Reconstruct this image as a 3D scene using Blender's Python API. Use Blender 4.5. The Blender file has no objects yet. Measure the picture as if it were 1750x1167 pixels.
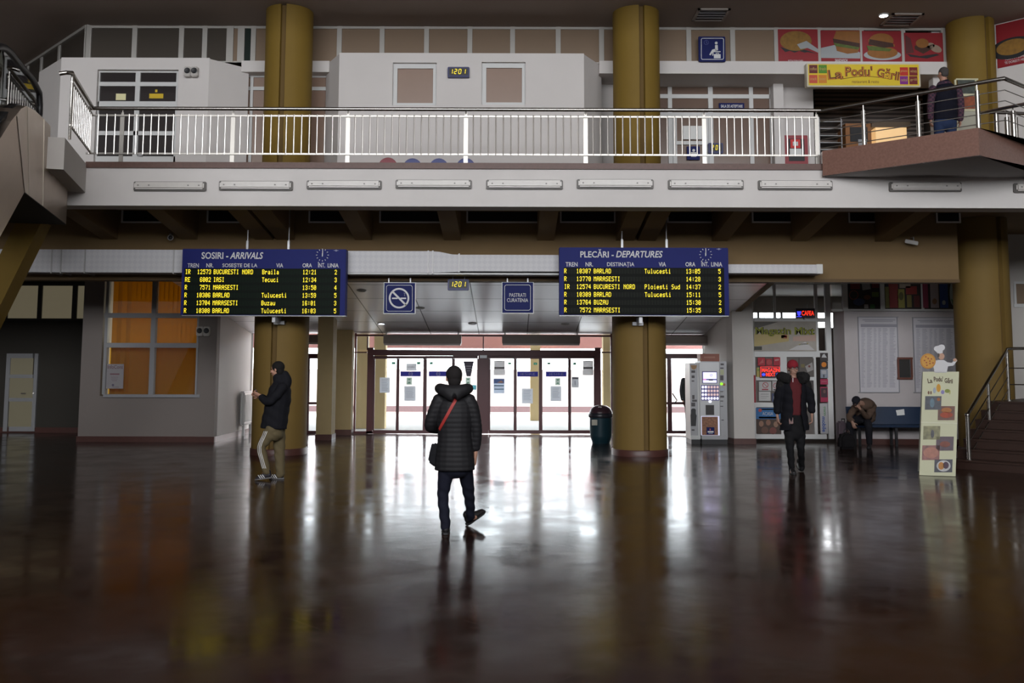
import bpy, bmesh, math, random
from mathutils import Vector, Matrix
random.seed(7)
C = bpy.context.scene.collection
SC = bpy.context.scene
PI = math.pi
# ------------------------------------------------------------------ camera
FPX, CX, CY = 1600.0, 875.0, 475.0          # focal length in pixels, principal point
HC = 1.68                                   # eye height
TH = math.atan(150.0 / FPX)                 # tilt up
RO = 0.003                                  # roll
_r = Vector((1, 0, 0)); _u = Vector((0, -math.sin(TH), math.cos(TH))); _f = Vector((0, math.cos(TH), math.sin(TH)))
RV = _r * math.cos(RO) + _u * math.sin(RO)
UV = -_r * math.sin(RO) + _u * math.cos(RO)
CAMP = Vector((0, 0, HC))
cd = bpy.data.cameras.new('camera'); cam = bpy.data.objects.new('camera', cd); C.objects.link(cam)
cd.sensor_width = 36; cd.lens = 36 * FPX / 1750; cd.shift_y = -(583.5 - CY) / 1750; cd.clip_end = 300
m = Matrix.Identity(4)
for i in range(3):
    m[i][0] = RV[i]; m[i][1] = UV[i]; m[i][2] = -_f[i]; m[i][3] = CAMP[i]
cam.matrix_world = m
SC.camera = cam
# ------------------------------------------------------------------ light
SKY = 7.5
w = bpy.data.worlds.new('world'); SC.world = w; w.use_nodes = True
bg = w.node_tree.nodes['Background']; bg.inputs[0].default_value = (0.93, 0.95, 0.98, 1); bg.inputs[1].default_value = SKY
def area(name, loc, sx, sy, rot, energy, col=(1, 1, 1), portal=False, spread=None):
    l = bpy.data.lights.new(name, 'AREA'); l.shape = 'RECTANGLE'; l.size = sx; l.size_y = sy; l.energy = energy; l.color = col
    if portal: l.cycles.is_portal = True
    if spread: l.spread = spread
    o = bpy.data.objects.new(name, l); o.location = loc; o.rotation_euler = rot; C.objects.link(o); return o
# daylight enters by unseen front windows behind the camera, set high to light the upper walls, and by the platform doors: portals on the openings
area('portal_front', (0, -9.35, 8.8), 26, 6.0, (PI / 2, 0, 0), 1, portal=True)
area('portal_doors', (-0.8, 23.62, 1.3), 11.2, 2.6, (-PI / 2, 0, 0), 1, portal=True)
area('portal_shop', (6.2, 25.4, 3.0), 3.0, 0.6, (-PI / 2, 0, 0), 1, portal=True)
SC.view_settings.view_transform = 'Standard'; SC.view_settings.look = 'None'
SC.view_settings.gamma = 1; SC.view_settings.use_curve_mapping = False
SC.view_settings.exposure = 0.72
SC.cycles.use_denoising = True
SC.cycles.max_bounces = 8; SC.cycles.diffuse_bounces = 5; SC.cycles.transparent_max_bounces = 12
SC.cycles.sample_clamp_indirect = 6
# ------------------------------------------------------------------ pixel -> place
def ray(x, y):
    return RV * ((x - CX) / FPX) + UV * ((CY - y) / FPX) + _f
def P(x, y, Y):                                # point on the upright plane at depth Y
    d = ray(x, y); return CAMP + d * (Y / d.y)
def Zp(x, y, z):                               # point on the level plane at height z
    d = ray(x, y); return CAMP + d * ((z - HC) / d.z)
def Vp(x, y, p, n):                            # point on the upright plane through p with normal n
    d = ray(x, y); n = Vector(n); return CAMP + d * ((Vector(p) - CAMP).dot(n) / d.dot(n))
def PX(x, Y, y=500): return P(x, y, Y).x
def PZ(y, Y, x=875): return P(x, y, Y).z
# ------------------------------------------------------------------ materials
MATS = {}
def mat(name, col, rough=0.6, metal=0.0, var=0.0, scale=6.0, emit=None, es=1.0, bump=0.0, bscale=40.0, spec=0.5, coat=0.0):
    if name in MATS: return MATS[name]
    m = bpy.data.materials.new(name); m.use_nodes = True; nt = m.node_tree; b = nt.nodes['Principled BSDF']
    b.inputs['Base Color'].default_value = (*col, 1); b.inputs['Roughness'].default_value = rough; b.inputs['Metallic'].default_value = metal
    b.inputs['Specular IOR Level'].default_value = spec; b.inputs['Coat Weight'].default_value = coat
    if emit:
        b.inputs['Emission Color'].default_value = (*emit, 1); b.inputs['Emission Strength'].default_value = es
    if var or bump:
        tc = nt.nodes.new('ShaderNodeTexCoord')
        if var:
            n = nt.nodes.new('ShaderNodeTexNoise'); n.inputs['Scale'].default_value = scale; n.inputs['Detail'].default_value = 5
            nt.links.new(tc.outputs['Object'], n.inputs['Vector'])
            r = nt.nodes.new('ShaderNodeMix'); r.data_type = 'RGBA'
            r.inputs[6].default_value = (*[c * (1 - var) for c in col], 1); r.inputs[7].default_value = (*[min(1, c * (1 + var)) for c in col], 1)
            nt.links.new(n.outputs[0], r.inputs[0]); nt.links.new(r.outputs[2], b.inputs['Base Color'])
        if bump:
            n2 = nt.nodes.new('ShaderNodeTexNoise'); n2.inputs['Scale'].default_value = bscale; n2.inputs['Detail'].default_value = 3
            nt.links.new(tc.outputs['Object'], n2.inputs['Vector'])
            bp = nt.nodes.new('ShaderNodeBump'); bp.inputs['Strength'].default_value = bump; bp.inputs['Distance'].default_value = 0.01
            nt.links.new(n2.outputs[0], bp.inputs['Height']); nt.links.new(bp.outputs[0], b.inputs['Normal'])
    MATS[name] = m; return m
def glass(name, tint=(0.92, 0.96, 0.97), refl=0.10, rough=0.02):
    if name in MATS: return MATS[name]
    m = bpy.data.materials.new(name); m.use_nodes = True; nt = m.node_tree; nt.nodes.clear()
    o = nt.nodes.new('ShaderNodeOutputMaterial'); t = nt.nodes.new('ShaderNodeBsdfTransparent'); g = nt.nodes.new('ShaderNodeBsdfGlossy')
    fr = nt.nodes.new('ShaderNodeFresnel'); fr.inputs[0].default_value = 1.45
    mx = nt.nodes.new('ShaderNodeMixShader'); t.inputs[0].default_value = (*tint, 1); g.inputs[0].default_value = (1, 1, 1, 1); g.inputs[1].default_value = rough
    nt.links.new(fr.outputs[0], mx.inputs[0]); nt.links.new(t.outputs[0], mx.inputs[1]); nt.links.new(g.outputs[0], mx.inputs[2]); nt.links.new(mx.outputs[0], o.inputs[0])
    MATS[name] = m; return m
# ------------------------------------------------------------------ mesh builder
class MB:
    def __init__(s): s.v = []; s.f = []
    def add(s, vs, fs):
        o = len(s.v); s.v += [Vector(p) for p in vs]; s.f += [tuple(o + i for i in f) for f in fs]; return s
    def box(s, x0, x1, y0, y1, z0, z1):
        x0, x1 = sorted((x0, x1)); y0, y1 = sorted((y0, y1)); z0, z1 = sorted((z0, z1))
        return s.add([(x0, y0, z0), (x1, y0, z0), (x1, y1, z0), (x0, y1, z0), (x0, y0, z1), (x1, y0, z1), (x1, y1, z1), (x0, y1, z1)],
                     [(0, 3, 2, 1), (4, 5, 6, 7), (0, 1, 5, 4), (1, 2, 6, 5), (2, 3, 7, 6), (3, 0, 4, 7)])
    def pbox(s, px0, py0, px1, py1, Y, t):      # box whose front face fills a pixel rectangle at depth Y, t thick backwards
        Y -= (len(s.v) // 8 % 5) * .0006        # overlapping bars never share a face
        a = P(px0, py0, Y); b = P(px1, py1, Y); c = P(px0, py1, Y); d = P(px1, py0, Y)
        return s.box((a.x + c.x) / 2, (b.x + d.x) / 2, Y, Y + t, (b.z + c.z) / 2, (a.z + d.z) / 2)
    def obox(s, c, ax, ay, az):                 # centre and three half axes
        c, ax, ay, az = map(Vector, (c, ax, ay, az)); vs = []
        for k in (-1, 1):
            for i, j in ((-1, -1), (1, -1), (1, 1), (-1, 1)): vs.append(c + ax * i + ay * j + az * k)
        return s.add(vs, [(0, 3, 2, 1), (4, 5, 6, 7), (0, 1, 5, 4), (1, 2, 6, 5), (2, 3, 7, 6), (3, 0, 4, 7)])
    def prism(s, pts, ext):                     # polygon pushed along ext
        n = len(pts); ext = Vector(ext); a = [Vector(p) for p in pts]; b = [p + ext for p in a]
        return s.add(a + b, [tuple(range(n))[::-1], tuple(range(n, 2 * n))] + [(i, (i + 1) % n, n + (i + 1) % n, n + i) for i in range(n)])
    def wallseg(s, p, q, z0, z1, t):            # upright slab between two plan points, t to the left of p->q
        p = Vector((p[0], p[1])); q = Vector((q[0], q[1])); d = (q - p).normalized(); n = Vector((-d.y, d.x)) * t
        pts = [p, q, q + n, p + n]
        return s.prism([(k.x, k.y, z0) for k in pts], (0, 0, z1 - z0))
    def cyl(s, p, q, r, seg=12, r2=None, caps=True):
        p = Vector(p); q = Vector(q); d = (q - p).normalized(); a = d.orthogonal().normalized(); b = d.cross(a); r2 = r if r2 is None else r2
        A = [p + (a * math.cos(2 * PI * i / seg) + b * math.sin(2 * PI * i / seg)) * r for i in range(seg)]
        B = [q + (a * math.cos(2 * PI * i / seg) + b * math.sin(2 * PI * i / seg)) * r2 for i in range(seg)]
        f = [(i, (i + 1) % seg, seg + (i + 1) % seg, seg + i) for i in range(seg)]
        if caps: f += [tuple(range(seg))[::-1], tuple(range(seg, 2 * seg))]
        return s.add(A + B, f)
    def tube(s, path, r, seg=10, closed=False):
        path = [Vector(p) for p in path]; n = len(path); vs = []; ref = None
        for i, p in enumerate(path):
            a = path[(i - 1) % n] if (closed or i > 0) else p; b = path[(i + 1) % n] if (closed or i < n - 1) else p
            d = (b - a).normalized()
            if ref is None: ref = d.orthogonal().normalized()
            ref = (ref - d * ref.dot(d)).normalized(); e = d.cross(ref); rr = r[i] if isinstance(r, (list, tuple)) else r
            vs += [p + (ref * math.cos(2 * PI * k / seg) + e * math.sin(2 * PI * k / seg)) * rr for k in range(seg)]
        fs = []
        for i in range(n if closed else n - 1):
            j = (i + 1) % n
            fs += [(i * seg + k, i * seg + (k + 1) % seg, j * seg + (k + 1) % seg, j * seg + k) for k in range(seg)]
        if not closed: fs += [tuple(range(seg))[::-1], tuple(range((n - 1) * seg, n * seg))]
        return s.add(vs, fs)
    def lathe(s, c, prof, seg=24, axis=(0, 0, 1), sx=1, sy=1):  # profile of (r, h)
        ax = Vector(axis).normalized(); a = ax.orthogonal().normalized() if abs(ax.z) < .99 else Vector((1, 0, 0)); b = ax.cross(a); c = Vector(c); vs = []
        for r, h in prof: vs += [c + ax * h + (a * math.cos(2 * PI * k / seg) * sx + b * math.sin(2 * PI * k / seg) * sy) * r for k in range(seg)]
        n = len(prof); fs = [(i * seg + k, i * seg + (k + 1) % seg, (i + 1) * seg + (k + 1) % seg, (i + 1) * seg + k) for i in range(n - 1) for k in range(seg)]
        fs += [tuple(range(seg))[::-1], tuple(range((n - 1) * seg, n * seg))]
        return s.add(vs, fs)
    def ball(s, c, r, seg=14, rings=8, sx=1, sy=1, sz=1):
        c = Vector(c); prof = []
        vs = [c + Vector((0, 0, -r * sz))]
        for i in range(1, rings):
            t = -PI / 2 + PI * i / rings
            vs += [c + Vector((r * sx * math.cos(t) * math.cos(2 * PI * k / seg), r * sy * math.cos(t) * math.sin(2 * PI * k / seg), r * sz * math.sin(t))) for k in range(seg)]
        vs.append(c + Vector((0, 0, r * sz))); L = len(vs) - 1; fs = []
        for k in range(seg):
            fs.append((0, 1 + (k + 1) % seg, 1 + k))
            for i in range(rings - 2): fs.append((1 + i * seg + k, 1 + i * seg + (k + 1) % seg, 1 + (i + 1) * seg + (k + 1) % seg, 1 + (i + 1) * seg + k))
            fs.append((L, L - seg + k, L - seg + (k + 1) % seg))
        return s.add(vs, fs)
    def build(s, name, mt, parent=None, smooth=False, bevel=0.0, seg=2):
        if parent is None:
            xs = [p.x for p in s.v]; ys = [p.y for p in s.v]; zs = [p.z for p in s.v]
            org = Vector(((min(xs) + max(xs)) / 2, (min(ys) + max(ys)) / 2, min(zs)))
        else: org = ORG[parent.name]
        me = bpy.data.meshes.new(name); me.from_pydata([p - org for p in s.v], [], s.f); me.validate()
        bm = bmesh.new(); bm.from_mesh(me); bmesh.ops.recalc_face_normals(bm, faces=bm.faces)
        if bevel:
            bmesh.ops.bevel(bm, geom=[e for e in bm.edges if len(e.link_faces) == 2 and e.calc_face_angle(0) > 0.5], offset=bevel, segments=seg, affect='EDGES', clamp_overlap=True)
        bm.to_mesh(me); bm.free()
        me.materials.append(mt)
        if smooth:
            me.polygons.foreach_set('use_smooth', [True] * len(me.polygons))
            me.set_sharp_from_angle(angle=0.7)
        o = bpy.data.objects.new(name, me); C.objects.link(o)
        if parent is None: o.location = org
        else: o.parent = parent
        ORG[o.name] = org
        return o
ORG = {}
def thing(name, label, cat, loc, group=None):
    o = bpy.data.objects.new(name, None); C.objects.link(o); o.location = Vector(loc); o.empty_display_size = .1
    o['label'] = label; o['category'] = cat
    if group: o['group'] = group
    ORG[o.name] = Vector(loc); return o
def tag(o, label, cat, group=None):
    o['label'] = label; o['category'] = cat
    if group: o['group'] = group
    return o
def struct(o, label=None, cat=None):
    o['kind'] = 'structure'
    if label: o['label'] = label
    if cat: o['category'] = cat
    return o
def sroot(name, label, cat, loc): return struct(thing(name, label, cat, loc))
# ------------------------------------------------------------------ writing
def text_obj(name, s, mt, parent, o, ex, ey, w, h, shear=0.0, depth=0.003, bold=0.0, center=True):
    """lettering s filling a w x h box; o = its lower left corner, ex/ey = its directions"""
    cu = bpy.data.curves.new('t', 'FONT'); cu.body = s; cu.size = 1; cu.shear = shear; cu.offset = bold; cu.resolution_u = 3
    t = bpy.data.objects.new('t', cu); C.objects.link(t)
    me = bpy.data.meshes.new_from_object(t.evaluated_get(bpy.context.evaluated_depsgraph_get()))
    bpy.data.objects.remove(t); bpy.data.curves.remove(cu)
    vs = [v.co.copy() for v in me.vertices]
    x0 = min(v.x for v in vs); x1 = max(v.x for v in vs); y0 = min(v.y for v in vs); y1 = max(v.y for v in vs)
    ex = Vector(ex).normalized(); ey = Vector(ey).normalized(); n = ex.cross(ey); org = ORG[parent.name] if parent else Vector(o)
    o = Vector(o)
    for v, c in zip(me.vertices, vs):
        v.co = o + ex * ((c.x - x0) / (x1 - x0) * w) + ey * ((c.y - y0) / (y1 - y0) * h) + n * depth - org
    me.materials.clear(); me.materials.append(mt); me.name = name
    ob = bpy.data.objects.new(name, me); C.objects.link(ob)
    if parent: ob.parent = parent
    else: ob.location = org
    ORG[ob.name] = org
    return ob
def ptext(name, s, mt, parent, px0, py0, px1, py1, Y, **k):     # lettering in a pixel rectangle at depth Y, facing the hall
    a = P(px0, py1, Y); b = P(px1, py0, Y)
    return text_obj(name, s, mt, parent, a, (1, 0, 0), (0, 0, 1), b.x - a.x, b.z - a.z, **k)
F5 = {' ': '0000000', 'A': 'EHHVHHH', 'B': 'UHHUHHU', 'C': 'EHGGGHE', 'D': 'UHHHHHU', 'E': 'VGGUGGV', 'I': 'E44444E', 'L': 'GGGGGGV', 'M': 'HRLHHHH', 'N': 'HPLJHHH',
      'O': 'EHHHHHE', 'P': 'UHHUGGG', 'R': 'UHHUKIH', 'S': 'FGGE11U', 'T': 'V444444', 'U': 'HHHHHHE', 'Z': 'V1248GV', '0': 'EHJLPHE', '1': '4C4444E', '2': 'EH124 8V', '3': 'EH161HE',
      '4': '26AIV22', '5': 'VGU11HE', '6': 'EHGUHHE', '7': 'V112444', '8': 'EHHEHHE', '9': 'EHHF1HE', ':': '0440440', 'a': '00E1FHF', 'c': '00EGGHE', 'd': '11FHHHF', 'e': '00EHVGE',
      'i': '40C444E', 'l': 'C44444E', 'o': '00EHHHE', 'r': '00MPGGG', 's': '00FGE1U', 't': '88S889 6', 'u': '00HHHJD', 'z': '00V248V'}
F5['2'] = 'EH1248V'; F5['t'] = '88S8896'
def led(mb, s, x, z, Y, cw, ch, pitch):        # 5x7 dot-matrix characters; x, z = left top
    for k, c in enumerate(s):
        for r, g in enumerate(F5.get(c, '0000000')):
            bits = int(g, 32); run = None
            for b in range(6):
                on = b < 5 and (bits >> (4 - b)) & 1
                if on and run is None: run = b
                if not on and run is not None:
                    x0 = x + k * pitch + run * cw / 5; x1 = x + k * pitch + b * cw / 5; z1 = z - r * ch / 7; z0 = z1 - ch / 7 * 1.0
                    mb.box(x0, x1, Y - .004, Y, z0, z1); run = None
SEG = {'0': 'abcdef', '1': 'bc', '2': 'abged', '4': 'fgbc', '5': 'afgcd', '8': 'abcdefg'}
def sevenseg(mb, c, x, z, Y, w, h, t, sh=.12):  # x,z = lower left
    pos = {'a': (0, h, w, h), 'g': (0, h / 2, w, h / 2), 'd': (0, 0, w, 0), 'f': (0, h / 2, 0, h), 'b': (w, h / 2, w, h), 'e': (0, 0, 0, h / 2), 'c': (w, 0, w, h / 2)}
    for k in SEG[c]:
        x0, z0, x1, z1 = pos[k]; a = Vector((x + x0 + sh * z0, Y, z + z0)); b = Vector((x + x1 + sh * z1, Y, z + z1))
        d = (b - a).normalized(); n = Vector((-d.z, 0, d.x)) * t / 2; a2 = a + d * t * .35; b2 = b - d * t * .35
        mb.prism([a2 + n, b2 + n, b2 - n, a2 - n], (0, -.003, 0))
def disc(mb, px, py, rx, ry, Y, t=.003, seg=28, ang=0):   # flat round in pixels at depth Y
    pts = []
    for k in range(seg):
        a = 2 * PI * k / seg; x = rx * math.cos(a); y = ry * math.sin(a)
        pts.append(P(px + x * math.cos(ang) - y * math.sin(ang), py + x * math.sin(ang) + y * math.cos(ang), Y))
    return mb.prism(pts, (0, -t, 0))
def ring(mb, px, py, r, wd, Y, t=.003, seg=40):
    O = [P(px + r * math.cos(2 * PI * k / seg), py + r * math.sin(2 * PI * k / seg), Y) for k in range(seg)]
    I = [P(px + (r - wd) * math.cos(2 * PI * k / seg), py + (r - wd) * math.sin(2 * PI * k / seg), Y) for k in range(seg)]
    for k in range(seg):
        j = (k + 1) % seg; mb.prism([O[k], O[j], I[j], I[k]], (0, -t, 0))
    return mb
def ppoly(mb, pts, Y, t=.003): return mb.prism([P(x, y, Y) for x, y in pts], (0, -t, 0))
# ------------------------------------------------------------------ palette
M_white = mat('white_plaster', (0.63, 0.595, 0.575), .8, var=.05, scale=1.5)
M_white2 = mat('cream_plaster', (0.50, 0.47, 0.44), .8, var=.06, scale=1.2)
M_grey = mat('grey_plaster', (0.16, 0.15, 0.14), .8, var=.06, scale=1.5)
M_ceil = mat('ceiling_paint', (0.30, 0.245, 0.215), .85, var=.04, scale=.8)
M_ochre = mat('ochre_paint', (0.19, 0.115, 0.012), .75, var=.07, scale=3, bump=.15, bscale=60)
M_ochre_d = mat('old_ochre_paint', (0.18, 0.115, 0.05), .85, var=.1, scale=2)
M_frame = mat('white_plastic_frame', (0.58, 0.58, 0.57), .45)
M_greyframe = mat('grey_plastic_frame', (0.30, 0.30, 0.31), .5)
M_maroon = mat('maroon_metal', (0.085, 0.016, 0.020), .4)
M_stone = mat('brown_stone', (0.20, 0.105, 0.08), .25, var=.3, scale=30)
M_skirt = mat('dark_red_skirting', (0.075, 0.028, 0.022), .4, var=.2, scale=12)
M_steel = mat('polished_steel', (0.43, 0.41, 0.38), .27, 1.0)
M_brush = mat('dull_steel', (0.52, 0.44, 0.37), .42, 1.0, var=.12, scale=3)
M_black = mat('black_plastic', (0.012, 0.012, 0.014), .5)
M_rubber = mat('black_rubber', (0.01, 0.01, 0.012), .45)
M_blue = mat('sign_blue', (0.006, 0.011, 0.092), .6, spec=.2)
M_flat = mat('satin_steel', (0.40, 0.38, 0.35), .40, 1.0)
M_rod = mat('bright_steel_rod', (0.80, 0.77, 0.73), .30, 1.0)
M_blue2 = mat('board_blue', (0.009, 0.014, 0.125), .6, var=.1, scale=4, spec=.2)
M_txt = mat('sign_white', (0.62, 0.62, 0.62), .6)
M_paper = mat('paper', (0.72, 0.72, 0.70), .8)
M_print = mat('print_grey', (0.25, 0.25, 0.28), .8)
M_led = mat('led_yellow', (0.3, 0.25, 0.02), .6, emit=(1.0, 0.78, 0.02), es=.75)
M_brownglass = mat('brown_film_glass', (0.23, 0.165, 0.115), .22, var=.05, scale=1)
M_greenglass = mat('dark_green_glass', (0.022, 0.032, 0.028), .12)
M_greyglass = mat('dark_grey_glass', (0.07, 0.06, 0.05), .15)
M_glass = glass('clear_glass')
M_darkglass = mat('dark_room_glass', (0.035, 0.03, 0.03), .05)
M_red = mat('poster_red', (0.25, 0.006, 0.012), .5)
M_yellow = mat('sign_yellow', (0.72, 0.52, 0.015), .5)
M_alu = mat('grey_aluminium', (0.35, 0.35, 0.36), .4, .6)
M_lampoff = mat('milky_diffuser', (0.55, 0.52, 0.49), .35, var=.12, scale=8)
def film(name, col):  return mat(name, col, .55)
# =================================================================== the setting
YB, YF, YC = 23.4, 15.5, 18.1        # door wall, balcony front, columns
ZC = 8.68                             # hall ceiling
YG = 18.85                           # clerestory glazing
ZTOP = P(800, 279, YF).z; ZBOT = P(800, 353, YF).z   # balcony front
ZFL = ZTOP                           # upper floor
def holes_wall(mb, x0, x1, z0, z1, Y, t, holes):
    xs = sorted({x0, x1, *[h[0] for h in holes], *[h[1] for h in holes]}); zs = sorted({z0, z1, *[h[2] for h in holes], *[h[3] for h in holes]})
    xs = [x for x in xs if x0 <= x <= x1]; zs = [z for z in zs if z0 <= z <= z1]
    for a, b in zip(xs, xs[1:]):
        for c, d in zip(zs, zs[1:]):
            cx, cz = (a + b) / 2, (c + d) / 2
            if not any(h[0] < cx < h[1] and h[2] < cz < h[3] for h in holes): mb.box(a, b, Y, Y + t, c, d)
    return mb
# floor: polished brown granite slabs
mf = bpy.data.materials.new('granite_floor'); mf.use_nodes = True; nt = mf.node_tree; b = nt.nodes['Principled BSDF']
def N(t, **k):
    n = nt.nodes.new(t)
    for a, v in k.items():
        if a in n.inputs: n.inputs[a].default_value = v
        else: setattr(n, a, v)
    return n
tc = N('ShaderNodeTexCoord'); L = nt.links.new
mp = N('ShaderNodeMapping'); mp.inputs['Rotation'].default_value = (0, 0, PI / 4); L(tc.outputs['Object'], mp.inputs['Vector'])
br = N('ShaderNodeTexBrick'); br.offset = 0; br.inputs['Scale'].default_value = 1; br.inputs['Mortar Size'].default_value = .006; br.inputs['Brick Width'].default_value = .8; br.inputs['Row Height'].default_value = .8
br.inputs['Color1'].default_value = (.032, .0125, .006, 1); br.inputs['Color2'].default_value = (.023, .009, .0045, 1); br.inputs['Mortar'].default_value = (.014, .008, .005, 1); br.inputs['Bias'].default_value = 0.1
L(mp.outputs[0], br.inputs['Vector'])
n1 = N('ShaderNodeTexNoise'); n1.inputs['Scale'].default_value = 45; n1.inputs['Detail'].default_value = 6; L(tc.outputs['Object'], n1.inputs['Vector'])
mx = N('ShaderNodeMix', data_type='RGBA', blend_type='MULTIPLY'); mx.inputs[0].default_value = .6; cr = N('ShaderNodeValToRGB'); cr.color_ramp.elements[0].position = .3; cr.color_ramp.elements[0].color = (.45, .42, .4, 1); cr.color_ramp.elements[1].position = .7; cr.color_ramp.elements[1].color = (1.3, 1.25, 1.2, 1)
L(n1.outputs[0], cr.inputs[0]); L(br.outputs['Color'], mx.inputs[6]); L(cr.outputs[0], mx.inputs[7]); L(mx.outputs[2], b.inputs['Base Color'])
n2 = N('ShaderNodeTexNoise'); n2.inputs['Scale'].default_value = 2.2; n2.inputs['Detail'].default_value = 4; L(tc.outputs['Object'], n2.inputs['Vector'])
mr = N('ShaderNodeMapRange'); mr.inputs['To Min'].default_value = .10; mr.inputs['To Max'].default_value = .22; mr.inputs['From Min'].default_value = .3; mr.inputs['From Max'].default_value = .7
L(n2.outputs[0], mr.inputs[0]); L(mr.outputs[0], b.inputs['Roughness'])
n3 = N('ShaderNodeTexNoise'); n3.inputs['Scale'].default_value = 3.0; n3.inputs['Detail'].default_value = 2; L(tc.outputs['Object'], n3.inputs['Vector'])
ad = N('ShaderNodeMath', operation='ADD'); sc_ = N('ShaderNodeMath', operation='MULTIPLY'); sc_.inputs[1].default_value = .35
L(br.outputs['Fac'], sc_.inputs[0]); L(n3.outputs[0], ad.inputs[0]); L(sc_.outputs[0], ad.inputs[1])
bp = N('ShaderNodeBump'); bp.inputs['Strength'].default_value = .06; bp.inputs['Distance'].default_value = .02; bp.invert = False
L(ad.outputs[0], bp.inputs['Height']); L(bp.outputs[0], b.inputs['Normal'])
b.inputs['Specular IOR Level'].default_value = .25
struct(MB().box(-16, 16, -9.3, YB + .3, -.25, 0).build('floor', mf))
ZH = 12.4                            # unseen hall front, raised for high windows that light the upper walls
struct(MB().box(-16, 16, 13.2, YB + .5, ZC, ZC + .3).build('ceiling', M_ceil))
struct(MB().box(-16, 16, -9.3, 13.2, ZH, ZH + .3).build('ceiling_raised_added', M_ceil), 'unseen raised ceiling added over the front of the hall', 'ceiling')
struct(MB().box(-16, 16, 13.2, 13.5, ZC + .3, ZH).build('wall_bulkhead_added', M_grey))  # unseen step wall added to close the raised ceiling
struct(MB().box(-16.3, -16, -9.3, YB + .5, -.25, ZH).build('wall_left', M_grey))
struct(MB().box(16, 16.3, -9.3, YB + .5, -.25, ZH).build('wall_right', M_grey))
m_ = MB(); holes_wall(m_, -16, 16, -.25, ZH, -9.3, .3, [(-13, 13, 5.8, 11.8)]); struct(m_.build('wall_front', M_grey))
wf = struct(MB().box(-13, 13, -9.25, -9.15, 8.7, 8.82).build('window_front_unseen', M_greyframe))  # unseen window band, its height chosen for the light it throws
m_ = MB()
for k in range(1, 13): m_.box(-13 + 2 * k - .05, -13 + 2 * k + .05, -9.25, -9.15, 5.8, 11.8)
m_.build('mullion', M_greyframe, wf)
# door wall: solid except the glazed stretch under the sloping soffit, and the shop's rear window
XL, XR = -6.5, PX(1244, 20.7)
ZD = PZ(571, YB)
m_ = MB(); holes_wall(m_, -16, 16, 0, ZC, YB, .2, [(XL, XR, 0, ZD), (XR + .2, 9.5, 0, 3.6)]); struct(m_.build('wall_back', M_grey))
# ---- upper floor slab, ribs and cross beam under it
struct(MB().box(-16, 16, YF + .4, YB, ZFL - .45, ZFL).build('upper_floor_slab', M_ochre_d), 'upper floor slab behind the balcony front', 'slab')
XFL = PX(113, YF, 350)
fas = struct(MB().box(XFL - 3, 15.9, YF, YF + .4, ZBOT, ZTOP - .09).build('balcony_front', mat('white_fascia', (0.60, 0.57, 0.55), .75, var=.10, scale=1.3)), 'white plastered balcony front', 'balcony')
struct(MB().box(PX(148, YF, 280), PX(1425, YF, 280), YF - .04, YF + .5, ZTOP - .10, ZTOP).build('trim_1', mat('coping_stone', (.105, .052, .04), .5, var=.3, scale=20)), 'brown stone coping along the balcony edge', 'trim')
YX = 17.75
ZXB = PZ(478, YX)
struct(MB().box(-16, PX(1640, YX), YX, YX + .3, ZXB, ZFL - .4).build('cross_beam', M_ochre_d), 'dark ochre cross beam under the balcony', 'beam')
struct(MB().box(-16, PX(1640, YX), YX - .03, YX + .3, ZXB - .03, ZXB + .03).build('trim_2', mat('ochre_strip', (.10, .058, .02), .7)), 'ochre strip along the lower edge of the cross beam', 'trim')
for k, (xx, wd) in enumerate(((262, .30), (404, .34), (445, .34), (593, .32), (762, .32), (939, .32), (1090, .34), (1131, .34), (1270, .30), (1420, .3), (1580, .3), (110, .3))):
    X = PX(xx, 15.9, 360)
    struct(MB().prism([(X - wd / 2, YF + .4, ZBOT + .01), (X - wd / 2, YX, PZ(411, YX)), (X - wd / 2, YX, ZFL - .4), (X - wd / 2, YF + .4, ZFL - .4)], (wd, 0, 0)).build('ceiling_rib', M_ochre_d), 'ochre concrete rib under the balcony', 'beam')
# dark vents high on the cross beam
for i, (a, bb) in enumerate(((207, 285), (353, 425), (527, 610), (648, 758), (797, 925), (957, 1052), (1140, 1228), (1285, 1376), (1450, 1522), (1600, 1642))):
    w_ = [ 'far left between the ribs', 'second from the left, by the left board hangers', 'third from the left', 'fourth from the left, over the duct', 'middle one, over the bare soffit', 'over the left end of the departures board', 'over the right end of the departures board', 'right of the departures board', 'third from the right end', 'last at the right, above the camera'][i]
    r_ = thing('vent_panel', 'dark white-framed vent under the balcony, ' + w_, 'vent', P((a + bb) / 2, 380, YX - .03), 'vents under the balcony')
    z0 = PZ(381, YX - .03, (a + bb) / 2); z1 = PZ(345, YX - .03, (a + bb) / 2); x0 = PX(a, YX - .03, 380); x1 = PX(bb, YX - .03, 380)
    MB().box(x0, x1, YX - .02, YX, z0, z1).build('panel', mat('vent_dark', (.008, .009, .014), .3), r_)
    MB().box(x0, x1, YX - .04, YX - .02, z0, z0 + .03).box(x0, x0 + .03, YX - .04, YX - .02, z0 + .03, z1).box(x1 - .03, x1, YX - .04, YX - .02, z0 + .03, z1).build('frame', mat('vent_frame', (.60, .60, .60), .6), r_)
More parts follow.
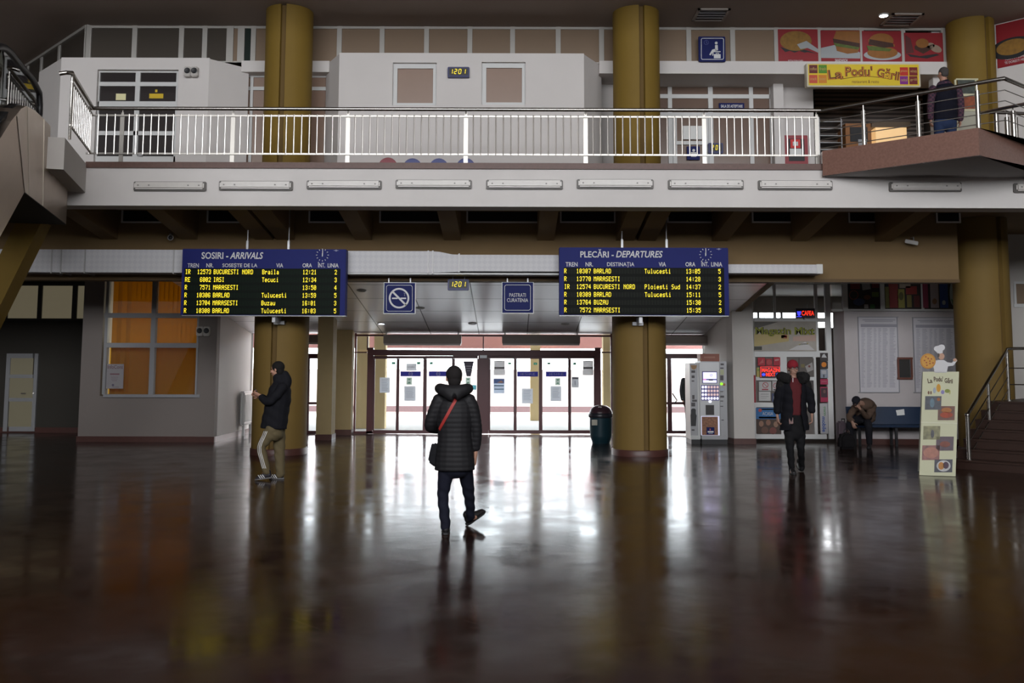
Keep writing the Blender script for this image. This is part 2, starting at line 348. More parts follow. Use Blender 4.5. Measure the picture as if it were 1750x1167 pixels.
# ---- columns
def column(px_up, px_lo, Y, lab, rl=.515, ru=.46, gx=0.0, base=True, ztop=None):
    X = PX(px_lo, Y, 650); X2 = PX(px_up, Y, 150); X = (X + X2) / 2
    r = sroot('column', lab, 'column', (X, Y, 0))
    def shaft(z0, z1, R, name, mt, off=0):
        ga = math.atan2(-1, gx); pts = []
        half = .055 / R
        n = 56
        for k in range(n + 1):
            a = ga + half + (2 * PI - 2 * half) * k / n
            pts.append((X + R * math.cos(a), Y + R * math.sin(a), z0))
        for a in (ga - half, ga + half):
            pts.append((X + (R - .085) * math.cos(a), Y + (R - .085) * math.sin(a), z0))
        o = MB().prism(pts, (0, 0, z1 - z0)).build(name, mt, r, smooth=True)
        gp = [(X + q * math.cos(ga + s), Y + q * math.sin(ga + s), z0) for q, s in ((R - .075, -half), (R - .075, half), (R - .09, half), (R - .09, -half))]
        MB().prism(gp, (0, 0, z1 - z0)).build('groove', mat('groove_shade_ochre', (.12, .07, .015), .8), o)  # recess shade painted in: a darker brown strip along the groove
        return o
    shaft(.0, ztop or ZXB + .02, rl, 'lower_shaft', mat('lower_ochre_paint', (.175, .107, .022), .75, var=.08, scale=3)); shaft(ZFL, ZC, ru, 'upper_shaft', M_ochre)  # lower shaft has a slightly duller ochre than the upper one
    if base:
        MB().lathe((X, Y, 0), [(rl + .02, 0), (rl + .02, .11), (rl + .012, .12), (rl - .1, .12)], 48).build('base_skirting', M_skirt, r, smooth=True)
    return r, X
colL, XcL = column(490, 482, YC, 'fat ochre round column behind the arrivals board', gx=-.03)
colR, XcR = column(1088, 1092, YC, 'fat ochre round column behind the departures board', gx=.12)
colF, XcF = column(1661, 1684, 18.6, 'fat ochre round column by the stairs at right', gx=.30, ru=.45, ztop=ZFL - .4)
# ---- sloping metal-tile soffit over the entrance
M_tile = bpy.data.materials.new('metal_tiles'); M_tile.use_nodes = True; nt = M_tile.node_tree; b = nt.nodes['Principled BSDF']
tc = N('ShaderNodeTexCoord'); br = N('ShaderNodeTexBrick'); br.offset = 0; L = nt.links.new
br.inputs['Scale'].default_value = 1; br.inputs['Brick Width'].default_value = 1.2; br.inputs['Row Height'].default_value = 1.2; br.inputs['Mortar Size'].default_value = .012
br.inputs['Color1'].default_value = (.86, .84, .87, 1); br.inputs['Color2'].default_value = (.82, .80, .83, 1); br.inputs['Mortar'].default_value = (.03, .03, .04, 1)
L(tc.outputs['Object'], br.inputs['Vector']); L(br.outputs[0], b.inputs['Base Color']); b.inputs['Roughness'].default_value = .28; b.inputs['Metallic'].default_value = .6
ZS0, YS0, ZS1, YS1 = ZXB - .01, YX + .3, ZD, YB
XRS = PX(1300, 18.6, 480)
struct(MB().prism([(XL - .1, YS0, ZS0), (XRS, YS0, ZS0), (XR + .1, YS1, ZS1), (XL - .1, YS1, ZS1)], (0, 0, .06)).build('soffit_ceiling', M_tile), 'sloping soffit of grey metal tiles over the entrance', 'soffit')
struct(MB().prism([(XRS, YS0, ZS0 - .02), (XR + .1, YS1, ZS1 - .02), (XR + .1, YS1, ZFL - .45), (XRS, YS0, ZFL - .45)], (.12, 0, 0)).build('soffit_side', M_ochre_d), 'ochre side cheek of the entrance soffit', 'wall')
def soffit_z(Y): return ZS0 + (Y - YS0) * (ZS1 - ZS0) / (YS1 - YS0)
# ---- left room with the orange blinds
YR = 20.7
xa, xb, xc = PX(144, YR), PX(344, YR), PX(374, YR)
wx0, wx1, wz0, wz1 = PX(178, YR), PX(339, YR), PZ(677, YR, 260), PZ(476, YR, 260)
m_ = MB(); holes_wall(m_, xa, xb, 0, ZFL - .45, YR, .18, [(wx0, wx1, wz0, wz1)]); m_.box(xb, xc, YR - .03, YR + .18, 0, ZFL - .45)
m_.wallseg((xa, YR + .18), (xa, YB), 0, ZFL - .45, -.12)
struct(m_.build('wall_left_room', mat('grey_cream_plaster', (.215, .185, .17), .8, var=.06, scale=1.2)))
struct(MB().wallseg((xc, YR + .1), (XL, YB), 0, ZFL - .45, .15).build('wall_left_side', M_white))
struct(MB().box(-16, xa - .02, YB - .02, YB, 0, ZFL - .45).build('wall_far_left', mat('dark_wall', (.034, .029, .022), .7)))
mbb = MB().box(xa - .02, xb, YR - .025, YR, 0, .12).box(xb, xc + .02, YR - .055, YR - .03, 0, .12)
struct(mbb.build('baseboard_left', M_skirt)); struct(MB().wallseg((xc + .02, YR), (XL + .02, YB), 0, .12, .03).build('baseboard_side', M_skirt))
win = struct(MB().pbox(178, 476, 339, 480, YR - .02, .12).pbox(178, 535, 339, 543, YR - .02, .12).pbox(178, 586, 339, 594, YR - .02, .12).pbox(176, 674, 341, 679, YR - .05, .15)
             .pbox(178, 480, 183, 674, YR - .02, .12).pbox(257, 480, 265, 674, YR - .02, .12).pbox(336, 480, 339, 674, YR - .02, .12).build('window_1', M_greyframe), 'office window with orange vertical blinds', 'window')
MB().box(wx0, wx1, YR + .04, YR + .05, wz0, wz1).build('pane', M_glass, win)
# the office behind: room lit from inside, blinds
bl = thing('vertical_blind', 'orange vertical slat blind behind the office window', 'blind', (PX(265, YR + .25), YR + .25, 0))
M_or = mat('orange_fabric', (0.50, 0.25, 0.03), .8, var=.08, scale=5)
nt = M_or.node_tree; bb_ = nt.nodes['Principled BSDF']; bb_.inputs['Transmission Weight'].default_value = 0
tr = nt.nodes.new('ShaderNodeBsdfTranslucent'); tr.inputs[0].default_value = (.56, .33, .035, 1); mxs = nt.nodes.new('ShaderNodeMixShader'); mxs.inputs[0].default_value = .6
nt.links.new(bb_.outputs[0], mxs.inputs[1]); nt.links.new(tr.outputs[0], mxs.inputs[2]); nt.links.new(mxs.outputs[0], nt.nodes['Material Output'].inputs[0])
ys = YR + .28; x = PX(195, ys); xe = PX(341, ys); k = 0
while x < xe:
    zt = wz1 + .05
    a = .35 if k not in (1, 3) else .9
    d = Vector((math.cos(a), math.sin(a), 0)) * .058
    c = Vector((x + .05, ys, 0))
    MB().obox((c.x, c.y, (wz0 - .1 + zt) / 2), d, Vector((-d.y, d.x, 0)).normalized() * .001, (0, 0, (zt - wz0 + .1) / 2)).build('slat', M_or, bl); x += .103; k += 1
MB().box(PX(195, ys), xe, ys - .03, ys + .03, wz1 + .05, wz1 + .1).build('head_rail', M_greyframe, bl)
struct(MB().add([(PX(192, ys + .12), ys + .12, 0), (xe + .3, ys + .12, 0), (xe + .3, ys + .12, PZ(590, ys + .12)), (PX(192, ys + .12), ys + .12, PZ(590, ys + .12))], [(0, 1, 2, 3)]).build('partition', M_or), 'orange fabric screen behind the lower panes', 'partition')
struct(MB().box(xa - 1.1, XL - .2, YB - .1, YB - .02, 0, ZFL - .5).build('wall_office', mat('office_wall', (.6, .52, .4), .8)))
area('office_lamp', (-8.1, 23.0, 1.9), 2.4, 2.2, (-PI / 2, 0, 0), 42, (1, .88, .66))
# ---- dark far-left wall: lit glazing strip and door
YL = YB
M_lit = mat('lit_frosted_glass', (.30, .26, .18), .35, var=.05, emit=(1, .86, .56), es=.055)
wn = struct(MB().pbox(6, 484, 146, 488, YL - .10, .10).pbox(6, 544, 146, 548, YL - .10, .10).pbox(6, 488, 13, 544, YL - .10, .10).pbox(64, 488, 71, 544, YL - .10, .10).pbox(123, 488, 131, 544, YL - .10, .10).build('window_2', mat('dark_frame', (.05, .047, .045), .6)), 'lit glazing strip on the far left wall', 'window')
MB().pbox(13, 488, 146, 544, YL - .05, .02).build('pane', M_lit, wn)
wn = struct(MB().pbox(-20, 515, 6, 518, YL - .10, .10).pbox(-20, 545, 6, 548, YL - .10, .10).build('window_3', mat('dark_frame', (.05, .047, .045), .6)), 'glimpse of a second lit window at the left edge', 'window')
MB().pbox(-20, 518, 6, 545, YL - .05, .02).build('pane', mat('lit_cool_glass', (.5, .5, .5), .3, emit=(.9, 1, .95), es=.35), wn)
dr = struct(MB().pbox(8, 604, 15, 737, YL - .07, .07).pbox(56, 604, 62, 737, YL - .07, .07).pbox(15, 604, 56, 612, YL - .07, .07).pbox(15, 640, 56, 646, YL - .07, .07).pbox(15, 680, 56, 686, YL - .07, .07).pbox(15, 729, 56, 737, YL - .07, .07).build('door_1', M_greyframe), 'grey framed door with three lit panes', 'door')
MB().pbox(15, 612, 56, 640, YL - .05, .02).pbox(15, 646, 56, 680, YL - .05, .02).pbox(15, 686, 56, 729, YL - .05, .02).build('pane', mat('lit_frosted_low', (.13, .115, .075), .3, emit=(1, .9, .62), es=.035), dr)
MB().cyl(P(57, 672, YL - .1), P(57, 672, YL - .07), .02).box(PX(49, YL), PX(57, YL), YL - .13, YL - .11, PZ(673, YL, 50), PZ(671, YL, 50)).cyl(P(57, 672, YL - .13), P(57, 672, YL - .07), .01).build('handle', M_steel, dr)
sg = MB().pbox(31, 622, 44, 629, YL - .036, .006).build('door_sign', M_blue, dr)
ptext('lettering', 'TAXI', M_txt, sg, 33, 624, 42, 627.5, YL - .038)
struct(MB().box(-16, xa - .02, YL - .05, YL - .02, 0, .13).build('baseboard_far_left', M_skirt))
# ---- square pillars in the entrance
for lab, a, bb, Y, d in (('square cream pillar left of the sliding doors, nearer one', 545, 571, 21.3, .45), ('square cream pillar left of the sliding doors, farther one', 577, 604, 22.9, .3)):
    r = sroot('pillar', lab, 'pillar', (PX((a + bb) / 2, Y), Y, 0)); x0, x1 = PX(a, Y), PX(bb, Y)
    MB().box(x0, x1, Y, Y + d, 0, soffit_z(Y) + .05).build('shaft', mat('cream_pillar', (.36, .27, .13), .75, var=.06), r)
    MB().box(x0 - .015, x1 + .015, Y - .015, Y + d + .015, 0, .13).build('base_skirting', M_skirt, r)
# ---- right wall block, shop front, bench wall
YW = 20.6
xp0, xp1 = PX(1250, YW), PX(1285, YW)
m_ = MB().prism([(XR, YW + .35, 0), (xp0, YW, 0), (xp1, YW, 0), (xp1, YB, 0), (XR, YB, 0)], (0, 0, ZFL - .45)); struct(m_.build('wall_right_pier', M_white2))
struct(MB().prism([(XR - .02, YW + .34, 0), (xp0 - .01, YW - .02, 0), (xp1 + .02, YW - .02, 0), (xp1 + .02, YW + .02, 0), (xp0, YW + .02, 0), (XR, YW + .36, 0)], (0, 0, .12)).build('baseboard_pier', M_skirt))
YS = 21.2
# shop front frame
sf = struct(MB().pbox(1283, 478, 1289, 750, YS, .08).pbox(1413, 478, 1422, 750, YS, .08).pbox(1289, 543, 1413, 550, YS, .08).pbox(1289, 599, 1413, 610, YS, .08).pbox(1289, 742, 1413, 750, YS, .08)
            .pbox(1322, 478, 1326, 543, YS, .06).pbox(1393, 478, 1398, 610, YS, .06).pbox(1289, 610, 1292, 742, YS, .06).pbox(1334, 610, 1346, 742, YS, .07).pbox(1391, 610, 1396, 742, YS, .07).pbox(1292, 644, 1391, 650, YS, .06).pbox(1292, 688, 1391, 696, YS, .06)
            .build('door_2', M_frame), 'white framed glazed shop front with a double door', 'door')
MB().pbox(1289, 478, 1413, 543, YS + .03, .01).build('clerestory_pane', M_glass, sf)
MB().pbox(1292, 610, 1391, 742, YS + .045, .01).build('door_pane', mat('shop_glass', (.16, .14, .13), .1, var=.3, scale=4), sf)
MB().cyl(P(1341, 668, YS - .05), P(1341, 684, YS - .05), .012).cyl(P(1341, 669, YS - .05), P(1341, 669, YS), .01).cyl(P(1341, 683, YS - .05), P(1341, 683, YS), .01).build('door_handle', M_steel, sf)
# shop interior seen above: ceiling, rear wall with a window band to the platform
xs0, xs1 = xp1 + .02, PX(1640, YW)
struct(MB().box(xs0, xs1, YS + .1, 25.3, 3.55, 3.62).build('ceiling_shop', mat('shop_ceiling', (.45, .42, .38), .6)))
m_ = MB(); holes_wall(m_, xs0 - .2, xs1 + 3, 0, 3.62, 25.0, .2, [(xs0, xs1 - 1, 2.72, 3.12)]); struct(m_.build('wall_shop_rear', mat('shop_wall', (.35, .31, .28), .8)))
struct(MB().box(xs0 - .2, xs0, YB, 25.0, 0, 3.62).box(xs1, xs1 + .2, YB, 25, 0, 3.62).build('wall_shop_sides', mat('shop_wall', (.35, .31, .28), .8)))
struct(MB().box(xs0, xs1, YB + .3, 25.0, -.25, 0).build('floor_shop', mat('shop_floor', (.2, .18, .16), .5)))
m_ = MB()
for k in range(1, 5): m_.box(xs0 + k * .62, xs0 + k * .62 + .05, 24.96, 25.04, 2.72, 3.12)
struct(m_.build('window_4', M_greyframe), 'window band at the back of the shop', 'window')
# angled return and bench wall
xq0, xq1 = PX(1422, YS), PX(1441, YW)
m_ = MB(); m_.wallseg((xq0, YS), (xq1, YW), 0, PZ(531, YW, 1450), .15); m_.wallseg((xq1, YW), (PX(1645, YW), YW), 0, PZ(531, YW, 1500), .15); struct(m_.build('wall_bench', mat('pinkish_plaster', (.46, .42, .42), .8, var=.05)))
struct(MB().wallseg((xq0, YS - .02), (xq1, YW - .025), 0, .12, .02).wallseg((xq1, YW - .025), (PX(1645, YW), YW - .025), 0, .12, .02).build('baseboard_bench', M_skirt))
# glazing band with product adverts above the bench wall
ad = struct(MB().pbox(1440, 478, 1449, 531, YW, .06).pbox(1504, 478, 1512, 531, YW, .06).pbox(1574, 478, 1579, 531, YW, .06).pbox(1634, 478, 1640, 531, YW, .06).pbox(1422, 478, 1440, 482, YW, .06).pbox(1449, 528, 1634, 532, YW, .07).pbox(1422, 528, 1440, 532, YW, .06).build('window_5', M_frame), 'glazing band above the bench wall', 'window')
MB().pbox(1422, 480, 1440, 528, YW + .03, .01).build('pane', M_glass, ad)
# wall right of the far column, behind the stairs
xw = PX(1722, YW)
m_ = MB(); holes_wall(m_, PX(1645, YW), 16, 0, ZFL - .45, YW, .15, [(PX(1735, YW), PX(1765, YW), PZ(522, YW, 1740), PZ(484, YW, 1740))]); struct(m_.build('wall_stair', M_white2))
wn = struct(MB().pbox(1733, 481, 1767, 485, YW - .02, .06).pbox(1733, 519, 1767, 525, YW - .02, .06).pbox(1733, 485, 1737, 519, YW - .02, .06).pbox(1762, 485, 1767, 519, YW - .02, .06).build('window_6', M_frame), 'small white window behind the stairs', 'window')
MB().pbox(1737, 485, 1762, 519, YW + .02, .01).build('pane', M_brownglass, wn)
# ---- entrance doors (maroon frames) on the platform wall
Y = YB - .08
d1 = sroot('door_3', 'wide maroon framed automatic sliding doors to the platform', 'door', (PX(826, Y), Y, 0))
MB().pbox(605, 568, 608, 741, Y, .1).pbox(627, 594, 637, 741, Y, .1).pbox(817, 598, 835, 741, Y, .1).pbox(1017, 594, 1027, 741, Y, .1).pbox(1044, 568, 1047, 741, Y, .1).pbox(630, 598, 1024, 608, Y - .04, .14).pbox(605, 572, 1047, 575, Y, .08).pbox(605, 601, 627, 603, Y, .08).pbox(1027, 601, 1047, 603, Y, .08).pbox(627, 575, 629, 598, Y, .08).pbox(825, 575, 827, 598, Y, .08).pbox(605, 737, 637, 741, Y, .1).pbox(1017, 737, 1047, 741, Y, .1).build('frame', M_maroon, d1)
MB().pbox(605, 575, 1047, 598, Y + .04, .01).pbox(608, 603, 627, 737, Y + .04, .01).pbox(1027, 603, 1044, 737, Y + .04, .01).build('fixed_pane', M_glass, d1)
MB().pbox(820, 607, 832, 612, Y - .06, .05).build('motion_sensor', M_alu, d1)
for k, (a, bb) in enumerate(((637, 679), (679, 727), (727, 774), (774, 817), (835, 880), (880, 925), (925, 973), (973, 1017))):
    yo = Y + (.0 if k in (1, 2, 5, 6) else .03)
    f_ = MB().pbox(a, 608, bb, 613, yo, .04).pbox(a, 735, bb, 741, yo, .04).pbox(a, 613, a + (3 if k not in (2, 6) else 2), 735, yo, .04).pbox(bb - (2 if k not in (1, 5) else 4), 613, bb, 735, yo, .04).build('sliding_leaf', M_maroon, d1)
    MB().pbox(a + 2, 613, bb - 2, 735, yo + .015, .008).build('leaf_pane', M_glass, f_)
for lab, nm, a, bb, mid in (('narrow maroon glazed door seen left of the near square pillar', 'door_4', 515, 577, 552), ('maroon glazed door behind the coffee machines', 'door_5', 1120, 1212, None)):
    dd = struct(MB().pbox(a, 568, a + 5, 741, Y, .1).pbox(bb - 5, 568, bb, 741, Y, .1).pbox(a, 604, bb, 613, Y, .1).pbox(a, 572, bb, 576, Y, .08).pbox(a, 687, bb, 691, Y, .06).pbox(a, 736, bb, 741, Y, .1).pbox((a + bb) / 2 - 25, 613, (a + bb) / 2 - 18, 736, Y, .07).build(nm, M_maroon), lab, 'door')
    MB().pbox(a + 5, 576, bb - 5, 736, Y + .04, .01).build('pane', M_glass, dd)
MB().tube([P(1149, 672, Y - .08), P(1157, 684, Y - .08), P(1152, 690, Y - .08)], .015).build('handle', M_black, dd)  # loop of a bag handle, built here as part of the door
# ---- outside: platform, opposite building, canopy posts
struct(MB().box(-30, 30, YB + .3, 34, -.3, -.05).build('platform', mat('platform_paving', (.34, .33, .32), .8, var=.1)), 'station platform outside', 'platform')
struct(MB().box(-40, 40, 34, 60, -1.3, -1.1).build('ground', mat('track_bed', (.46, .43, .42), .9, var=.2)), 'track bed beyond the platform', 'ground')
struct(MB().box(-40, 40, 44, 44.4, -1.2, 1.5).box(-40, 40, 44, 44.4, 2.6, 3.1).build('wall_outside', mat('pale_outside_wall', (.36, .29, .26), .8, var=.08)), 'pale building across the tracks', 'building')
struct(MB().box(-40, 6.5, 43.9, 44.5, 3.1, 4.3).build('outside_roof', mat('red_roof', (.32, .10, .09), .8)), 'reddish roof edge across the tracks', 'building')
struct(MB().box(-16, 7, 24.2, 31, 4.25, 4.4).build('platform_canopy', mat('canopy_grey', (.4, .38, .36), .7)), 'canopy over the station platform', 'canopy')
struct(MB().box(-16, 7, 31, 31.3, 2.25, 2.75).build('canopy_beam', mat('pink_red_beam', (.60, .29, .27), .8)), 'pinkish red beam along the platform canopy edge', 'beam')
for k in range(6): struct(MB().box(-14 + k * 4.2, -13.8 + k * 4.2, 31.05, 31.25, 2.75, 4.25).build('canopy_hanger', mat('canopy_grey', (.4, .38, .36), .7)), 'post holding the canopy beam', 'beam')
struct(MB().box(-40, 40, 36.4, 36.6, -.1, .12).build('outside_kerb', mat('kerb_grey', (.10, .055, .055), .8)), 'low kerb of the far platform', 'kerb')
for X, lab in ((PX(915, 30), 'pale yellow platform post behind the right sliding doors'), (PX(655, 26.5), 'pale yellow platform post behind the left sliding doors'), (PX(1040, 26), 'pale post outside at the right end of the doors'), (PX(615, 25.5), 'pale post outside at the left end of the doors')):
    Yp = 30 if X > .5 and X < 1 else 26
    struct(MB().box(X - .16, X + .16, Yp, Yp + .35, -.05, 3.6).build('platform_post', mat('pale_yellow', (.55, .42, .22), .8)), lab, 'post')
# =================================================================== upper floor
ZB = PZ(91, 18.3); ZBL = PZ(98.5, 18.3, 230)                 # top of the white blocks
YK = 18.3
def win_unit(nm, px0, py0, px1, py1, Y, cols, rows, mt_f, mt_p, lab, t=.07):
    m_ = MB().pbox(px0, py0, px1, py0 + rows[0], Y, t) if False else MB()
    for a, bb in cols[1]: m_.pbox(a, py0, bb, py1, Y, t)
    for a, bb in rows[1]: m_.pbox(px0, a, px1, bb, Y, t)
    o = struct(m_.build(nm, mt_f), lab, 'window')
    MB().pbox(px0, py0, px1, py1, Y + t * .5, .01).build('pane', mt_p, o); return o
# left block
xa_, xb_ = PX(105, YK, 100), PX(358, YK, 100)
dh = (PX(163, YK, 200), PX(302, YK, 200), ZFL, PZ(119, YK, 230))
m_ = MB(); holes_wall(m_, xa_, xb_, ZFL, ZBL, YK, .2, [dh]); m_.wallseg((xb_, YK), (xb_ + .62, YK + .62), ZFL, ZBL - .02, .2); m_.wallseg((xa_ - .9, YK + .9), (xa_, YK), ZFL, ZBL - .02, .2)
m_.box(xa_, xb_, YK + .1, YG, ZBL - .1, ZBL)
struct(m_.build('wall_upper_left', M_white))
o = win_unit('window_7', 163, 119, 302, 278, YK + .08, (0, ((163, 168), (229, 237), (299, 302))), (0, ((119, 124), (140, 147), (173, 187), (224, 231), (267, 278))), M_frame, M_darkglass, 'white French window on the upper left, behind the railing')
MB().pbox(236, 262, 243, 266, YK + .02, .06).build('handle', M_alu, o)
tag(MB().pbox(198, 160, 215, 171, YK + .105, .004).build('window_sticker', mat('sticker_cream', (.75, .7, .4), .7)), 'cream and yellow sticker on the left pane of the upper window', 'sticker')
s_ = tag(MB().pbox(255, 160, 279, 168, YK + .105, .004).build('window_sticker', mat('sticker_yellow', (.62, .42, .02), .7)), 'wide yellow sticker on the right pane of the upper window', 'sticker')
tag(MB().pbox(265, 153, 269, 157.5, YK + .105, .004).build('window_sticker', mat('sticker_yellow', (.62, .42, .02), .7)), 'tiny square yellow sticker above the wide yellow one', 'sticker')
# centre block
xa2, xb2 = PX(580, YK, 100), PX(998, YK, 100)
wh = [(PX(671, YK, 140), PX(746, YK, 140), PZ(180, YK, 700), PZ(107, YK, 700)), (PX(823, YK, 140), PX(898, YK, 140), PZ(179, YK, 860), PZ(106, YK, 860))]
m_ = MB(); holes_wall(m_, xa2, xb2, ZFL, ZB, YK, .2, wh); m_.wallseg((xb2, YK), (xb2 + .42, YK + .72), ZFL, ZB - .02, .2); m_.wallseg((xa2 - .4, YK + .7), (xa2, YK), ZFL, ZB - .02, .2); m_.box(xa2, xb2, YK + .1, YG, ZB - .1, ZB)
struct(m_.build('wall_upper_centre', M_white))
for i, (a, bb, t0, t1) in enumerate(((671, 746, 107, 180), (823, 898, 106, 179))):
    o = win_unit('window_%d' % (8 + i), a, t0, bb, t1, YK + .07, (0, ((a, a + 8), (bb - 6, bb))), (0, ((t0, t0 + 10), (t1 - 4, t1))), M_frame, mat('tan_blind_glass', (.26, .17, .125), .3, var=.05), 'square white window of the upper centre block, %s the digital clock' % ('left of' if i == 0 else 'right of'))
# lintels and clerestory glazing over everything
ZL0, ZL1 = PZ(124, YG - .05, 800), PZ(105, YG - .05, 800)
struct(MB().box(xb_ + .5, xa2 - .3, YG - .06, YG + .3, ZL0, ZL1).build('lintel_left', M_white), 'white lintel between the upper blocks', 'lintel')
XLE = PX(1622, YG, 110)
struct(MB().box(xb2 + .35, XLE, YG - .12, YG + .85, ZL0 - .03, ZL1).build('lintel_right', M_white), 'long white lintel over the upper waiting room', 'lintel')
M_trimw = mat('clerestory_frame', (.42, .40, .37), .6)
cl = sroot('window_10', 'clerestory glazing band under the hall ceiling', 'window', (0, YG, ZB))
z0, z1 = ZL1 - .02, ZC - .02
XG0 = PX(150, YG, 60)
m_ = MB().box(XG0, 9.9, YG, YG + .06, ZC - .05, ZC).box(XG0, 9.9, YG, YG + .06, z0, z0 + .03)
MX = [150, 230, 310, 350, 393, 412, 433, 580, 653, 729, 803, 876, 954, 1028, 1177, 1252, 1327, 1400, 1472, 1543, 1613]
for k in MX:
    X = PX(k, YG, 70); wd = .05 if k not in (150, 393, 412) else .07
    m_.box(X - wd, X + wd, YG - .01, YG + .07, z0, ZC)
# 45 degree run at the far left
q0 = Vector((XG0, YG)); q1 = Vector((XG0 - 3.4, YG + 3.4))
m_.wallseg(q1, q0, ZC - .06, ZC, -.06)
for t in (0.0, .32, .55, .74, .9): 
    c = q0.lerp(q1, t); m_.obox((c.x, c.y, (z0 + ZC) / 2), (.035, -.035, 0), (.03, .03, 0), (0, 0, (ZC - z0) / 2))
m_.build('frame', M_trimw, cl)
for a, bb in zip(MX, MX[1:]):
    if a >= 1327: break
    mt = M_greyglass if a < 393 else M_greenglass if a in (412,) else M_brownglass
    MB().box(PX(a, YG, 70), PX(bb, YG, 70), YG + .025, YG + .035, z0, ZC).build('pane', mt, cl)
MB().box(PX(1613, YG, 70), 9.9, YG + .025, YG + .035, z0, ZC).build('pane', M_brownglass, cl)
MB().wallseg(q1, q0, z0, ZC, -.02).build('pane', M_greyglass, cl)
struct(MB().wallseg((q1.x, q1.y), (q0.x, q0.y), ZFL, ZL1, -.2).build('wall_upper_far_left', M_white))
# recessed glazing beside the left column
YQ = 19.05
o = struct(MB().box(xb_ + .55, xa2 - .3, YQ, YQ + .06, PZ(132, YQ, 440), PZ(127, YQ, 440)).box(xb_ + .55, xa2 - .3, YQ, YQ + .06, PZ(154, YQ, 440), PZ(148, YQ, 440)).pbox(426, 127, 431, 278, YQ, .06).pbox(560, 127, 566, 278, YQ, .06).pbox(500, 127, 506, 278, YQ, .06).build('window_11', M_frame), 'recessed tan glazing behind the left column upstairs', 'window')
MB().box(xb_ + .55, xa2 - .3, YQ + .03, YQ + .04, ZFL, ZL0).build('pane', mat('tan_blind_glass', (.26, .17, .125), .3, var=.05), o)
# waiting room glazing
YQ2 = 19.65
o = struct(MB().pbox(1080, 139, 1322, 145, YQ2, .07).pbox(1080, 161, 1322, 168, YQ2, .07).pbox(1080, 192, 1322, 201, YQ2, .07).pbox(1142, 139, 1149, 280, YQ2, .07).pbox(1211, 139, 1219, 280, YQ2, .07).pbox(1281, 139, 1288, 280, YQ2, .07).pbox(1316, 139, 1323, 280, YQ2, .07).pbox(1150, 201, 1157, 280, YQ2, .06).pbox(1204, 201, 1211, 280, YQ2, .06).pbox(1157, 241, 1204, 247, YQ2, .06).build('window_12', M_frame), 'white framed waiting room glazing with a door', 'window')
MB().pbox(1080, 139, 1322, 280, YQ2 + .035, .01).build('pane', mat('tan_room_glass', (.17, .115, .09), .12, var=.1, scale=2), o)
struct(MB().pbox(1323, 136, 1340, 285, YQ2 - .25, .4).pbox(1340, 138, 1391, 285, YQ2, .2).build('wall_waiting', M_white))
tag(MB().pbox(1166, 215, 1204, 238, YQ2 - .01, .008).build('notice', M_paper), 'white paper sheet on the waiting room door', 'notice')
s = thing('sign', 'blue SALA DE ASTEPTARE strip sign upstairs', 'sign', P(1250, 186, YQ2 - .03)); MB().pbox(1229, 176, 1272, 188, YQ2 - .03, .03).build('plate', M_blue, s); ptext('lettering', 'SALA DE ASTEPTARE', M_txt, s, 1232, 179, 1269, 184, YQ2 - .033, bold=.02)
s = thing('sign', 'small blue pictogram sign low on the waiting room door', 'sign', P(1185, 274, YQ2 - .02)); MB().pbox(1174, 250, 1196, 273, YQ2 - .02, .02).build('plate', M_blue, s)
m_ = MB().pbox(1181, 260, 1190, 268, YQ2 - .024, .004); disc(m_, 1185.5, 257, 2.4, 2.4, YQ2 - .022); m_.build('pictogram', M_txt, s)
struct(MB().box(xb2 + .25, PX(1090, 19.5, 200), 19.5, 19.7, ZFL, ZL0 + .1).build('wall_waiting_side', M_white))
# restaurant opening
YS2 = 19.7
struct(MB().box(PX(1391, YS2, 200), 9.8, 22.6, 22.8, ZFL, ZC).box(PX(1391, YS2, 200) - .1, PX(1391, YS2, 200), YS2 + .2, 22.6, ZFL, ZC).box(9.6, 9.8, YS2, 22.6, ZFL, ZC).build('wall_restaurant', mat('dark_interior', (.10, .082, .072), .8)))
sh = tag(MB().build('x', M_alu) if False else MB().box(PX(1393, 21.2, 180), 9.5, 21.2, 21.25, ZFL + 1.55, ZL0 + .5).build('roller_shutter', bpy.data.materials.new('shutter')), 'grey slatted roller shutter inside the dim restaurant', 'shutter')
ms = sh.data.materials[0]; ms.use_nodes = True; nt = ms.node_tree; b = nt.nodes['Principled BSDF']; tc = nt.nodes.new('ShaderNodeTexCoord'); wv = nt.nodes.new('ShaderNodeTexWave'); wv.bands_direction = 'Z'; wv.inputs['Scale'].default_value = 3.2
cr = nt.nodes.new('ShaderNodeValToRGB'); cr.color_ramp.elements[0].color = (.05, .042, .038, 1); cr.color_ramp.elements[1].color = (.34, .28, .25, 1); nt.links.new(tc.outputs['Object'], wv.inputs[0]); nt.links.new(wv.outputs[0], cr.inputs[0]); nt.links.new(cr.outputs[0], b.inputs['Base Color'])
ct = thing('counter', 'restaurant counter upstairs with a lit warm display', 'counter', P(1500, 280, 20.2)); MB().box(PX(1495, 20.2, 230), PX(1600, 20.2, 230), 20.2, 20.9, ZFL, PZ(245, 20.2, 1500)).build('body', mat('counter_grey', (.32, .29, .27), .5), ct)
MB().pbox(1497, 217, 1550, 262, 20.12, .5).build('display_case', mat('case_light', (.7, .5, .3), .4, emit=(1, .62, .26), es=.36), ct)
MB().pbox(1490, 208, 1556, 217, 20.08, .6).build('case_top', mat('counter_dark', (.12, .08, .05), .4), ct)
fr = thing('kitchen_oven', 'orange-brown framed dark oven behind the landing rail', 'oven', P(1468, 262, 20.1)); MB().pbox(1446, 211, 1490, 300, 20.15, .5).build('cabinet', mat('orange_brown', (.28, .11, .03), .5), fr)
MB().pbox(1453, 217, 1483, 242, 20.13, .02).build('door', M_black, fr, bevel=.005); MB().pbox(1467, 238, 1482, 256, 20.12, .01).build('panel', M_alu, fr)
